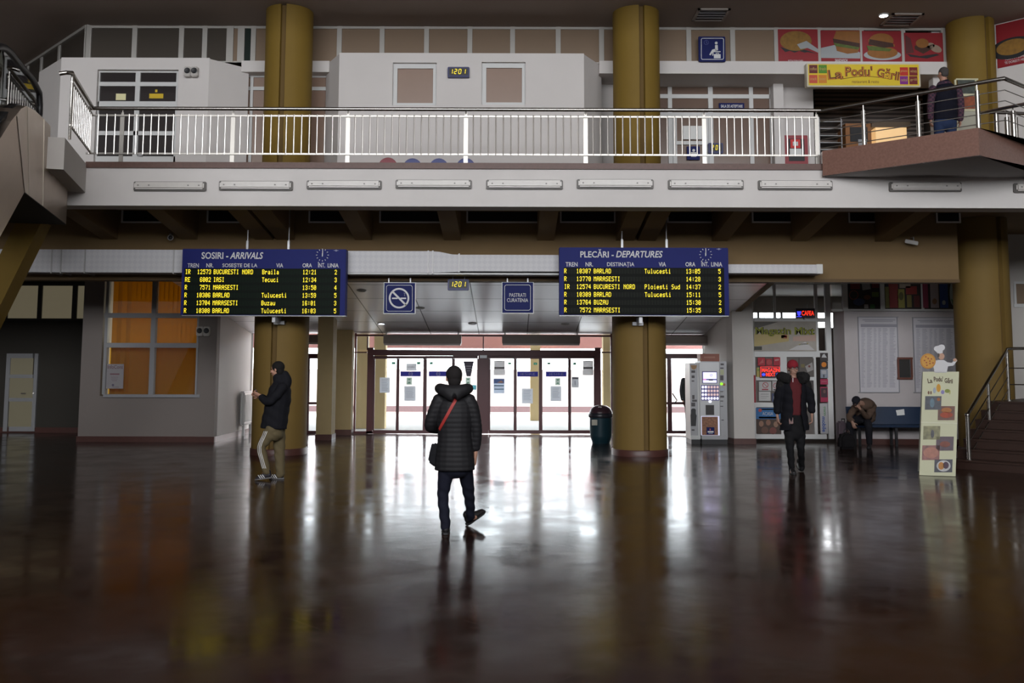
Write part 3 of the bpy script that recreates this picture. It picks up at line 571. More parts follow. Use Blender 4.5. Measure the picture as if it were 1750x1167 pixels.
rk = thing('wire_rack', 'metal wire rack at the left of the restaurant opening', 'rack', P(1417, 285, 19.95))
for k in range(5): MB().pbox(1400, 207 + k * 12, 1440, 208.2 + k * 12, 19.95, .4).build('shelf', M_alu, rk)
MB().pbox(1400, 200, 1401.5, 280, 19.95, .03).pbox(1438, 200, 1439.5, 280, 19.95, .03).build('upright', M_alu, rk)
# upper right 45 degree wall with a red advert
wr0 = Vector((9.55, 19.0)); wr1 = Vector((13.0, 15.55))
struct(MB().wallseg((wr0.x, wr0.y), (wr1.x, wr1.y), ZFL, ZC, .2).build('wall_upper_right', M_white))
struct(MB().box(XLE - .3, wr0.x + .3, YG + .1, YG + .3, ZFL, ZC).build('wall_upper_corner', M_white))
# =================================================================== signs, clocks upstairs
def clock(px0, py0, px1, py1, Y, t, txt, lab, hang=None):
    c = thing('digital_clock', lab, 'clock', P((px0 + px1) / 2, py1, Y + t / 2))
    MB().pbox(px0, py0, px1, py1, Y, t).build('case', mat('clock_blue', (.012, .016, .10), .45), c, bevel=.01)
    MB().pbox(px0 + 2.5, py0 + 2.5, px1 - 2.5, py1 - 3.5, Y - .002, .004).build('display', M_black, c)
    m_ = MB(); w_ = px1 - px0; a = P(px0, py1, Y - .004); bb = P(px1, py0, Y - .004); W = bb.x - a.x; H = bb.z - a.z
    for ch, u in txt: sevenseg(m_, ch, a.x + W * u, a.z + H * .34, Y - .004, W * .105, H * .42, W * .026)
    m_.build('digits', M_led, c)
    if hang: hang(c)
    return c
clock(765, 114, 802, 132, YK - .08, .08, (('1', .10), ('2', .30), ('0', .50), ('1', .70)), 'digital clock reading 1201 on the white upper wall')
clock(1211, 244, 1236, 262, YQ2 - .12, .10, (('2', .22), ('0', .48)), 'small digital clock showing 20 by the waiting room door')
YP = YX - .10
def hangc(c): MB().box(PX(773, YP + .08), PX(774.5, YP + .08), YP + .06, YP + .10, PZ(478, YP, 773), PZ(472, YP, 773)).box(PX(793, YP + .08), PX(794.5, YP + .08), YP + .06, YP + .10, PZ(478, YP, 793), PZ(472, YP, 793)).build('hanger', M_alu, c)
clock(765, 477, 801, 496, YP, .10, (('1', .12), ('2', .32), ('0', .52), ('1', .72)), 'digital clock reading 1201 hanging under the cross beam', hang=hangc)
# waiting room pictogram
s = thing('sign', 'square blue waiting room pictogram sign above the white lintel', 'sign', P(1217, 106, YG - .16))
YY = YG - .20
MB().pbox(1194, 62, 1240, 105, YY, .05).build('plate', M_blue, s, bevel=.012)
def rrect(mb, x0, y0, x1, y1, rad, wd, Y):
    def pts(i):
        out = []
        for cx, cy, a0 in ((x1 - rad, y0 + rad, -90), (x1 - rad, y1 - rad, 0), (x0 + rad, y1 - rad, 90), (x0 + rad, y0 + rad, 180)):
            for k in range(6):
                a = math.radians(a0 + k * 18); r = rad - i; out.append(P(cx + r * math.cos(a), cy + r * math.sin(a), Y))
        return out
    O, I = pts(0), pts(wd); n = len(O)
    for k in range(n):
        j = (k + 1) % n; mb.prism([O[k], O[j], I[j], I[k]], (0, -.003, 0))
    return mb
m_ = MB(); rrect(m_, 1198, 65, 1237, 102, 3, 1, YY - .001)
disc(m_, 1224, 73.5, 2.4, 2.4, YY - .002); ppoly(m_, [(1222, 77), (1226.5, 77), (1227, 86), (1222, 86)], YY - .002); ppoly(m_, [(1222.5, 83.5), (1226.5, 86), (1219, 88), (1214.5, 94.5), (1212, 93.5), (1217, 85)], YY - .002)
ppoly(m_, [(1218, 87), (1219.5, 87.5), (1219, 95), (1217.3, 95)], YY - .002); m_.pbox(1219.5, 87.5, 1231.5, 89, YY - .004, .003); m_.pbox(1220, 92.5, 1231.5, 99.5, YY - .004, .003); m_.pbox(1223.5, 90.5, 1228.5, 91.3, YY - .004, .003); m_.pbox(1223.5, 91, 1224.3, 92.5, YY - .004, .003); m_.pbox(1227.7, 91, 1228.5, 92.5, YY - .004, .003)
m_.build('pictogram', M_txt, s); m_ = MB(); ring(m_, 1207, 72.5, 4, .5, YY - .002); ppoly(m_, [(1206.7, 69.5), (1207.3, 69.5), (1207.3, 72.7), (1209, 74), (1208.5, 74.5), (1206.7, 73)], YY - .002); m_.build('clock_symbol', mat('faint_blue', (.08, .1, .3), .6), s)
# restaurant light box
YY = YG - .30
lb = thing('sign', 'yellow LA PODU GARII restaurant sign box under the red adverts', 'sign', P(1476, 148, YY + .1))
MB().pbox(1379, 107.5, 1573, 148.5, YY, .17).build('casing', mat('cream_casing', (.6, .55, .42), .5), lb, bevel=.01)
MB().pbox(1381.5, 110, 1570.5, 146, YY - .004, .006).build('face', M_yellow, lb)
for (a, t0, nm, tx, cl_) in ((1383, 111, 'coffee', 'coffee', (.12, .01, .01)), (1399, 111, 'fresh', 'fresh', (.08, .25, .01)), (1383, 128, 'snack', 'snack', (.55, .07, .03)), (1399, 128, 'beer', 'beer', (.62, .22, .01)), (1538, 115, 'pizza', 'pizza', (.5, .02, .01)), (1554, 115, 'wines', 'wines', (.18, .008, .01)), (1538, 130, 'cocktail', 'cocktail', (.2, .01, .22)), (1554, 130, 'grill', 'grill', (.16, .01, .01))):
    o = MB().pbox(a, t0, a + 14, t0 + 14, YY - .008, .004).build('patch', mat('patch_' + nm, cl_, .5), lb)
    ptext('lettering', tx, mat('patch_text', (.55, .35, .12), .6), o, a + 1.5, t0 + 4, a + 12.5, t0 + 9, YY - .010)
M_logo = mat('logo_brown', (.16, .035, .01), .5); M_logoin = mat('logo_orange', (.55, .2, .01), .5)
for tx, a, t0, bb, t1, rot in (('La', 1415, 120, 1441, 137, .10), ('Podu\'', 1444, 113, 1491, 131, 0), ('Gării', 1497, 114, 1536, 132, -.16)):
    for q, (mt, bo, dp) in enumerate(((M_logo, .045, .004), (M_logoin, -.012, .007))):
        p0 = P(a, t1, YY - .004); p1 = P(bb, t0, YY - .004); ex = Vector((math.cos(rot), 0, math.sin(rot))); ey = Vector((-math.sin(rot), 0, math.cos(rot)))
        text_obj('lettering', tx, mt, lb, p0, ex, ey, p1.x - p0.x, P(a, t0, YY).z - P(a, t1, YY).z, bold=bo, depth=dp)
m_ = MB(); A = [P(1436 + k * 8.6, 135.5 - 5 * math.sin(PI * k / 10), YY - .004) for k in range(11)]; m_.tube(A, .006, 6); m_.build('swoosh', M_logo, lb)
ptext('small_lettering', 'restaurant & resto', M_logo, lb, 1456, 137, 1502, 142, YY - .004)
# red food adverts
YY = YG - .02
def food(lab, px0, py0, px1, py1):
    r = thing('food_poster', lab, 'poster', P((px0 + px1) / 2, py1, YY), 'red food adverts')
    MB().pbox(px0, py0, px1, py1, YY, .02).build('sheet', M_red, r); return r
M_bun = mat('bun', (.27, .105, .018), .6, var=.25, scale=9); M_meat = mat('meat', (.05, .016, .008), .6, var=.4, scale=20); M_let = mat('lettuce', (.09, .13, .02), .6, var=.4, scale=20); M_plate = mat('plate_pic', (.34, .36, .37), .6); M_pizza = mat('pizza_pic', (.25, .125, .018), .6, var=.5, scale=12)
Y1 = YY - .001
r = food('red pizza advert, first from the left under the ceiling', 1330, 50, 1398, 107)
o = MB(); disc(o, 1360, 70, 27, 17, Y1, .003); o.build('pizza', M_pizza, r); o = MB(); ppoly(o, [(1333, 80), (1352, 86), (1372, 84), (1397, 92), (1380, 89), (1375, 90), (1366, 87), (1358, 90), (1350, 87), (1342, 89)], Y1, .002); o.build('plate_edge', M_black, r)
o = MB(); ppoly(o, [(1362, 76), (1378, 70), (1398, 84), (1398, 90), (1380, 82), (1368, 84)], Y1, .005); o.build('server', M_plate, r); ptext('lettering', 'PIZZA DON GARII', M_txt, r, 1347, 102.5, 1372, 106, Y1)
r = food('red sandwich advert with a tilted burger, second from the left', 1403, 52, 1470, 107)
o = MB(); ppoly(o, [(1403, 82), (1440, 74), (1470, 90), (1470, 100), (1403, 99)], Y1, .002); o.build('napkin', M_plate, r)
o = MB(); ppoly(o, [(1429, 53), (1469, 53), (1469, 75), (1424, 66)], Y1, .004); o.build('bun_top', M_bun, r); o = MB(); ppoly(o, [(1423, 66), (1469, 74), (1469, 82), (1425, 73)], Y1, .005); o.build('patty', M_meat, r); o = MB(); ppoly(o, [(1424, 73), (1469, 81), (1466, 85), (1428, 79)], Y1, .006); o.build('lettuce', M_let, r); o = MB(); ppoly(o, [(1428, 78), (1468, 83), (1466, 90), (1448, 92), (1430, 87)], Y1, .004); o.build('bun_bottom', M_bun, r)
ptext('lettering', 'SANDWICH', M_txt, r, 1427, 101, 1448, 105.5, Y1, bold=.02)
r = food('red advert with a burger on a white plate, third from the left', 1474, 53, 1541, 109)
o = MB(); disc(o, 1508, 94, 32, 9, Y1, .002); o.build('plate', M_plate, r); o = MB(); disc(o, 1508, 90, 26, 10, Y1, .004); o.build('bun_bottom', M_bun, r); o = MB(); disc(o, 1506, 70, 21, 13, Y1, .004); ppoly(o, [(1484, 67), (1529, 76), (1529, 80), (1484, 72)], Y1, .005); o.build('bun_top', M_bun, r)
o = MB(); ppoly(o, [(1486, 67), (1526, 74), (1527, 80), (1510, 82), (1484, 76)], Y1, .006); o.build('patty', M_meat, r); o = MB(); ppoly(o, [(1481, 78), (1500, 80), (1524, 84), (1520, 88), (1484, 86)], Y1, .007); o.build('lettuce', M_let, r)
r = food('red advert with a small burger and a drink, rightmost in the row', 1546, 56, 1612, 113)
o = MB(); disc(o, 1576, 74, 11, 8, Y1, .004); o.build('bun_top', M_bun, r); o = MB(); ppoly(o, [(1563, 78), (1592, 78), (1592, 84), (1578, 92), (1563, 84)], Y1, .003); o.build('burger_base', M_meat, r); o = MB(); disc(o, 1599, 83, 11, 6, Y1, .003, ang=.4); disc(o, 1590, 78, 7, 5, Y1, .003); o.build('napkin', mat('tan_pic', (.3, .22, .16), .7), r); o = MB(); ppoly(o, [(1547, 60), (1556, 66), (1562, 90), (1548, 92)], Y1, .003); o.build('drink', mat('drink_pic', (.10, .02, .02), .5), r); o = MB(); ppoly(o, [(1550, 92), (1572, 96), (1600, 92), (1606, 94), (1584, 100), (1556, 97)], Y1, .002); o.build('plate_edge', M_black, r)
ptext('lettering', 'MENIU DE BURTA', M_txt, r, 1570, 109, 1598, 112, Y1)
for a, bb in ((1398, 1403), (1470, 1474), (1541, 1546)): pass
# fifth advert on the angled wall
nrm = Vector((-1, -1, 0)).normalized(); base = Vector((wr0.x, wr0.y, 0)) + nrm * .012
p0 = Vp(1705, 117, base, nrm); p1 = Vp(1790, 94, base, nrm); p2 = Vp(1790, 30, base, nrm); p3 = Vp(1705, 57, base, nrm)
r = thing('food_poster', 'red chicken advert on the angled wall beyond the right column', 'poster', p0, 'red food adverts')
z0_, z1_ = p0.z, ZC - .02
MB().prism([p0, Vector((p1.x, p1.y, z0_)), Vector((p1.x, p1.y, z1_)), Vector((p0.x, p0.y, z1_))], nrm * -.01).build('sheet', M_red, r)
ex = Vector((1, -1, 0)).normalized(); c = Vp(1730, 82, base, nrm)
MB().prism([c + ex * (.42 * math.cos(k * PI / 12)) + Vector((0, 0, .22 * math.sin(k * PI / 12))) for k in range(24)], nrm * .004).build('dish', M_black, r)
MB().prism([c + ex * (.30 * math.cos(k * PI / 12)) + Vector((0, 0, .16 * math.sin(k * PI / 12) + .02)) for k in range(24)], nrm * .008).build('chicken', M_pizza, r)
text_obj('lettering', 'TORNAM SUPRA', M_txt, r, Vp(1717, 104, base, nrm), ex, (0, 0, 1), .40, .05, depth=.002); text_obj('lettering', 'TE DORESTI MEREU', M_txt, r, Vp(1717, 110, base, nrm), ex, (0, 0, 1), .46, .05, depth=.002)
# menu stand behind the man
mn = thing('menu_board', 'cream framed menu board with food photos beside the right column upstairs', 'menu board', P(1652, 270, 17.2))
ya = 17.2
MB().pbox(1634, 134, 1672, 136.5, ya, .03).pbox(1634, 160, 1672, 164, ya, .03).pbox(1634, 186, 1672, 190, ya, .03).box(PX(1669, ya, 200), PX(1672, ya, 200), ya, ya + .03, ZFL, PZ(136, ya, 1670)).box(PX(1634, ya, 200), PX(1637, ya, 200), ya, ya + .03, ZFL, PZ(136, ya, 1635)).build('frame', mat('cream_frame', (.55, .52, .35), .6), mn)
MB().pbox(1637, 136.5, 1669, 160, ya + .01, .01).build('photo', mat('dark_photo', (.05, .06, .05), .5, var=.8, scale=14), mn); MB().pbox(1637, 164, 1669, 186, ya + .01, .01).build('photo', mat('red_photo', (.25, .06, .02), .5, var=.7, scale=14), mn); MB().pbox(1637, 190, 1669, 278, ya + .01, .01).build('back_panel', mat('cream_panel', (.42, .40, .32), .6), mn)
# fire cabinet
fc = thing('fire_cabinet', 'red fire hydrant cabinet by the railing upstairs', 'fire cabinet', P(1361, 284, YQ2 - .1)); ya = YQ2 - .16
MB().pbox(1340, 231, 1381, 282, ya, .15).build('cabinet', mat('fire_red', (.28, .02, .03), .4), fc, bevel=.01)
MB().pbox(1348, 237, 1375, 275, ya - .01, .02).build('window', M_black, fc, bevel=.004); MB().pbox(1351, 238, 1368, 253, ya - .02, .01).build('red_label', mat('bright_red', (.6, .02, .02), .5), fc); MB().pbox(1355, 242, 1364, 249, ya - .024, .004).build('symbol', M_txt, fc); MB().pbox(1350, 254, 1370, 267, ya - .02, .01).build('instructions', M_paper, fc)
# ceiling lights
for lab, a, bb, t0, t1 in (('square recessed ceiling louvre light near the blue pictogram', 1187, 1243, 13.5, 35.5), ('square recessed ceiling louvre light over the red adverts', 1512, 1570, 23, 42)):
    p = Zp((a + bb) / 2, (t0 + t1) / 2, ZC); r = thing('ceiling_light', lab, 'ceiling light', (p.x, p.y, ZC)); h = .32; z = ZC
    MB().box(p.x - h, p.x + h, p.y - h, p.y - h + .05, z - .03, z).box(p.x - h, p.x + h, p.y + h - .05, p.y + h, z - .03, z).box(p.x - h, p.x - h + .05, p.y - h, p.y + h, z - .03, z).box(p.x + h - .05, p.x + h, p.y - h, p.y + h, z - .03, z).build('frame', mat('lamp_frame', (.34, .30, .27), .6), r)
    MB().box(p.x - h + .05, p.x + h - .05, p.y - h + .05, p.y + h - .05, z - .012, z).build('reflector', mat('lamp_dark', (.05, .045, .04), .4), r)
    m_ = MB()
    for k in range(1, 4): m_.box(p.x - h + .05, p.x + h - .05, p.y - h + .05 + k * .135 - .012, p.y - h + .05 + k * .135 + .012, z - .03, z - .012)
    m_.build('louvre', M_alu, r)
p = Zp(1510, 25, ZC); r = thing('spotlight', 'small lit round ceiling spot above the restaurant sign', 'spotlight', (p.x, p.y, ZC))
MB().lathe((p.x, p.y, ZC - .03), [(.10, .03), (.10, .01), (.085, 0), (.06, .012)], 20).build('rim', M_frame, r, smooth=True)
MB().lathe((p.x, p.y, ZC - .032), [(.075, 0), (.075, .02)], 20).build('bulb', mat('spot_on', (1, 1, 1), .5, emit=(.92, .94, 1), es=14), r)
# =================================================================== balcony railing
YRL = YF + .10
zh, zt, zb = PZ(187, YRL, 800), PZ(199, YRL, 800), PZ(264, YRL, 800)
r = thing('balcony_railing', 'long straight steel railing along the balcony front', 'railing', (PX(800, YRL, 200), YRL, ZFL))
x0, x1 = PX(150, YRL, 190), PX(1400, YRL, 190)
MB().tube([(x0, YRL, zh), (x1 + .02, YRL, zh)], .032, 14).build('handrail', M_steel, r, smooth=True)
posts = [207, 397, 594, 796, 1001, 1204, 1397]
for k in posts:
    X = PX(k, YRL, 230)
    MB().box(X - .036, X + .036, YRL + .02, YRL + .032, ZFL, zh - .10).box(X - .02, X + .02, YRL + .02, YRL + .034, zh - .10, zh - .06).tube([(X, YRL + .026, zh - .08), (X, YRL + .03, zh - .03), (X, YRL + .012, zh - .005)], .012, 8).box(X - .05, X + .05, YRL - .03, YRL + .08, ZFL, ZFL + .012).build('post', M_flat, r)
for z, nm in ((zt, 'upper_rail'), (zb, 'lower_rail')): MB().box(x0, PX(posts[-1], YRL, 230), YRL - .008, YRL + .012, z - .014, z + .014).build(nm, M_flat, r)
edges = [150] + posts
for a, bb in zip(edges, edges[1:]):
    n = max(1, round((bb - a) / 13.0)); 
    for k in range(1 if a > 150 else 0, n):
        X = PX(a + (bb - a) * k / n + (3 if a == 150 else 0), YRL, 230)
        MB().cyl((X, YRL, zb - .012), (X, YRL, zt + .012), .0115, 8).ball((X, YRL - .004, zt + .014), .013, 8, 5).build('baluster', M_rod, r)
# ---- stub beam and escalator share a direction d (towards the hall and down)
d2 = Vector((.27, -.963, 0)); n2_ = Vector((.963, .27, 0)); lft = -n2_
S0 = P(148, 280, YF); S0 = Vector((S0.x, YF, 0))
z1 = ZTOP - .04; zlo = PZ(329, YF, 145)
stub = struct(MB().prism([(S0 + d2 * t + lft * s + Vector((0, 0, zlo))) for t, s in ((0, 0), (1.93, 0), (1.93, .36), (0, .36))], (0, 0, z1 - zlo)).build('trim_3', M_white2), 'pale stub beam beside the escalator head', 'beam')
r = thing('return_railing', 'short steel railing returning from the balcony corner to the escalator', 'railing', S0 + d2 * 1 + Vector((0, 0, z1)))
e0 = S0 + Vector((.02, .1, 0)); off = lft * .05
e1 = e0 + d2 * 1.98
MB().tube([e0 + Vector((0, 0, zh)), e1 + d2 * -.1 + Vector((0, 0, zh)), e1 + Vector((0, 0, zh + .01)), e1 + d2 * .06 + lft * .07 + Vector((0, 0, zh - .01)), e1 + d2 * .05 + lft * .16 + Vector((0, 0, zh - .03))], .032, 12).build('handrail', M_steel, r, smooth=True)
for z, nm in ((zt, 'upper_rail'), (zb, 'lower_rail')): MB().obox((e0 + e1) / 2 + Vector((0, 0, z)), d2 * .97, n2_ * .012, (0, 0, .014)).build(nm, M_flat, r)
for k in range(1, 13):
    p = e0.lerp(e1, k / 13.5); MB().cyl(p + Vector((0, 0, zb - .012)), p + Vector((0, 0, zt + .012)), .0115, 8).build('baluster', M_rod, r)
p = e1 - d2 * .05; MB().cyl(p + Vector((0, 0, z1)), p + Vector((0, 0, zh)), .022, 10).build('post', M_steel, r)
# ---- escalator head
E0 = Vector((-7.40, 15.5, 0))
def ep(x, y): return Vp(x, y, E0, n2_)
esc = thing('escalator', 'steel clad escalator head with glass balustrade at the left edge', 'escalator', ep(42, 328))
prof = [(113, 383), (42, 328), (0, 405)]
b_ = [ep(*q) for q in prof]; sl = (b_[2] - b_[1]); low = b_[1] + sl * 5.2
top = [ep(*q) for q in ((86.7, 216), (75, 203), (60, 189), (45, 181), (36, 186), (19, 207), (0, 237))]
sl2 = sl.normalized(); lowt = top[-1] + sl2 * 7.2
end_t = ep(113, 383); end_t = Vector((end_t.x, end_t.y, ZTOP - .02)); mid_t = Vector((top[0].x, top[0].y, ZTOP - .02))
tk = ep(28.5, 199)
poly = [b_[0], b_[1], tk] + top[:5][::-1] + [mid_t, end_t]
MB().prism(poly, lft * 1.55).build('head_cladding', M_brush, esc)
e_ = (b_[1] - tk).normalized(); dl = (sl2 + lft * .30).normalized(); n3 = e_.cross(dl).normalized()
tq = [Vp(x, y, tk, n3) for x, y in ((36, 186), (19, 207), (0, 237))]; bq = Vp(0, 405, tk, n3)
sA = (tq[2] - tq[1]).normalized(); sB = (bq - b_[1]).normalized()
MB().prism([b_[1], bq + sB * 6, tq[2] + sA * 6, tq[2], tq[1], tq[0], tk], lft * 1.4).build('incline_cladding', M_brush, esc)
lowv = top[-1] + dl * 7.2
MB().prism([b_[0] + Vector((0, 0, -.012)), b_[1] + Vector((0, 0, -.012)), b_[1], b_[0]], lft * 1.55).build('underside_panel', mat('underside_black', (.010, .008, .007), .8), esc)
m_ = MB()
for (xa1, ya1, xb1, yb1) in ((47, 182, 49, 333), (75, 204, 73, 352), (28.5, 199, 42, 328)):
    p, q = ep(xa1, ya1) + n2_ * .004, ep(xb1, yb1) + n2_ * .004; m_.obox((p + q) / 2, (q - p) / 2, d2 * .006, n2_ * .004)
m_.build('cladding_seam', mat('seam_steel', (.62, .57, .5), .3, 1.0), esc)
inn = lft * .10
for s_, nm in ((inn, 'a'), (lft * 1.32, 'b')):
    deck = [q + s_ for q in top]; deck2 = [q + Vector((0, 0, .13)) + s_ for q in top]
    MB().prism([deck[0] + Vector((0, 0, -.1))] + [q + Vector((0, 0, .02)) for q in deck] + [lowv + s_, lowv + s_ + Vector((0, 0, -.2))], lft * .12).build('inner_deck', M_black, esc)
    hp = [ep(*q) + s_ + lft * .05 for q in ((84, 209), (86.5, 195), (87, 180), (86, 160), (75, 137), (56.5, 114.7), (38, 90), (30, 83), (22, 81), (11, 84), (0, 95))]
    hl = hp[-1] + dl * 7
    MB().tube(hp + [hl], .045, 12).build('handrail', M_rubber, esc, smooth=True)
    gp = [q + Vector((0, 0, -.01)) for q in hp] + [hl] + [lowv + s_ + lft * .05] + [q + s_ + lft * .05 for q in top[::-1]]
    MB().prism(gp, lft * .012).build('glass_panel', glass('balustrade_glass', (.80, .86, .84)), esc)
m_ = MB(); q0_ = top[3] + lft * .3 + Vector((0, 0, -.12))
for k in range(22):
    c = q0_ + sl2 * (.42 * k) + lft * .45; m_.obox(c, d2 * .2, lft * .42, (0, 0, .1))
m_.build('step_band', M_alu, esc)
MB().prism([b_[0] + Vector((0, 0, .95)) + lft * .25, b_[1] + Vector((0, 0, .90)) + lft * .25, b_[1] + Vector((0, 0, .95)) + lft * .25, b_[0] + Vector((0, 0, .98)) + lft * .25], lft * 1.05).build('landing_plate', M_alu, esc)
a = P(56, 386, 15.35); bb = P(-20, 540, 15.35); dd = (bb - a).normalized(); a2 = a - dd * .12 + Vector((0, 0, 0)); L_ = a.z / -dd.z; foot = a + dd * L_
struct(MB().obox((a2 + foot) / 2, (foot - a2) / 2, Vector((-dd.z, 0, dd.x)).normalized() * .19, (0, .17, 0)).build('strut', M_ochre), 'slanted ochre strut propping up the escalator', 'strut')
# =================================================================== right stair landing with rail
zc = PZ(258, 15.4, 1405)
A, B, Cc = Zp(1405, 258, zc), Zp(1672, 218, zc), Zp(1760, 250, zc); C2 = B + (Cc - B) * 2.2
zlb = P(1667, 265, B.y).z
A0 = Vector((A.x + .1, YF + .35, zc)); C0 = Vector((C2.x, YF + .35, zc))
ld = struct(MB().prism([Vector((q.x, q.y, zlb)) for q in (A, B, C2, C0, A0)], (0, 0, zc - zlb)).build('landing', M_stone), 'brown stone clad landing jutting out at the right of the balcony', 'landing')
ins = [Vector((q.x, q.y, zlb - .005)) for q in (A, B, C2, C0, A0)]; cen = sum(ins, Vector()) / 5
MB().prism([q.lerp(cen, .02) for q in ins], (0, 0, .004)).build('underside', mat('underside_grey', (.36, .34, .33), .8), ld)
r = thing('landing_railing', 'polished steel rail with thin horizontal bars around the right landing', 'railing', B)
H0, H1 = Zp(1402, 190, zh), Zp(1716, 134, zh); H2 = Zp(1765, 154, zh); H2 = H1 + (H2 - H1) * 1.6
inb = Vector((0, .12, 0))
MB().tube([H0, H0.lerp(H1, .97), H1, H1.lerp(H2, .05), H2], .032, 12).build('handrail', M_steel, r, smooth=True)
for fz in (.14, .34, .54, .76):
    z = zc + (zh - zc) * fz; MB().tube([Vector((H0.x, H0.y, z)), Vector((H1.x, H1.y, z)), Vector((H2.x, H2.y, z))], .008, 6).build('bar', M_steel, r)
def on_h(px):
    lo, hi = 0, 1
    for _ in range(40):
        md = (lo + hi) / 2; q = H0.lerp(H1, md); v = q - CAMP; xx = CX + FPX * v.dot(RV) / v.dot(_f)
        if xx < px: lo = md
        else: hi = md
    return H0.lerp(H1, lo)
for px in (1475, 1568, 1669):
    q = on_h(px); m_ = MB().cyl((q.x, q.y, zlb + .1), (q.x, q.y, zh - .12), .036, 12).cyl((q.x, q.y, zh - .13), (q.x, q.y, zh - .02), .014, 8); m_.build('post', M_steel, r, smooth=True)
for lab, (a, bb), ps in (('steel handrail climbing behind the landing at the right edge', ((1675, 193, 16.3), (1770, 174, 14.6)), (1716, 1742)), ('level steel rail end behind the landing at the right edge', ((1690, 192, 16.6), (1775, 195, 16.6)), (1720, 1735))):
    a, bb = P(*a), P(*bb); r = thing('stair_railing', lab, 'railing', (a.x, a.y, ZFL)); MB().tube([a, bb], .03, 10).build('handrail', M_steel, r, smooth=True)
    for px in ps:
        t = (px - 1690) / 85; q = a.lerp(bb, t); MB().cyl((q.x, q.y, ZFL - .05), (q.x, q.y, q.z - .08), .04, 10).tube([(q.x, q.y, q.z - .1), (q.x, q.y, q.z)], .012, 6).build('post', M_steel, r, smooth=True)
# =================================================================== fluorescent battens on the balcony front
TL = ((228, 352, 310, 326), (374, 500, 309, 325), (524, 652, 308, 323), (676, 806, 307, 322), (831, 962, 307, 323), (986, 1117, 306, 322), (1142, 1271, 307, 323), (1296, 1423, 308, 324), (1520, 1644, 311, 327), (1733, 1860, 313, 329))
WT = ('leftmost, near the escalator', 'second from the left', 'third from left, above the arrivals board end', 'fourth from the left, left of the middle', 'fifth from the left, right of the middle', 'sixth from the left, above the departures board', 'seventh from the left', 'eighth from the left, beside the landing', 'in the shade of the landing', 'cut by the right edge of the view')
for (a, bb, t0, t1), wt in zip(TL, WT):
    x0, x1 = PX(a, YF - .05, t0), PX(bb, YF - .05, t0); z0, z1_ = PZ(t1, YF - .05, (a + bb) / 2), PZ(t0, YF - .05, (a + bb) / 2)
    r = thing('fluorescent_batten', 'unlit fluorescent batten on the white balcony front, ' + wt, 'light fitting', ((x0 + x1) / 2, YF, z0), 'battens along the balcony front')
    MB().box(x0, x1, YF - .05, YF, z0, z1_).build('housing', mat('batten_housing', (.13, .12, .11), .5), r, bevel=.012)
    MB().box(x0 + .022, x1 - .022, YF - .10, YF - .05, z0 + .022, z1_ - .014).build('diffuser', M_lampoff, r, smooth=True, bevel=.024, seg=4)
    zz = (z0 + z1_) / 2
    MB().cyl((x0 + .06, YF - .085, zz), (x1 - .06, YF - .085, zz), .0).build('tube', M_frame, r) if False else None
    for xx in (x0 + .10, x0 + .28, x1 - .28, x1 - .10): MB().box(xx - .012, xx + .012, YF - .108, YF - .10, zz - .004, zz + .014).build('clip', mat('clip_grey', (.18, .17, .16), .5), r)
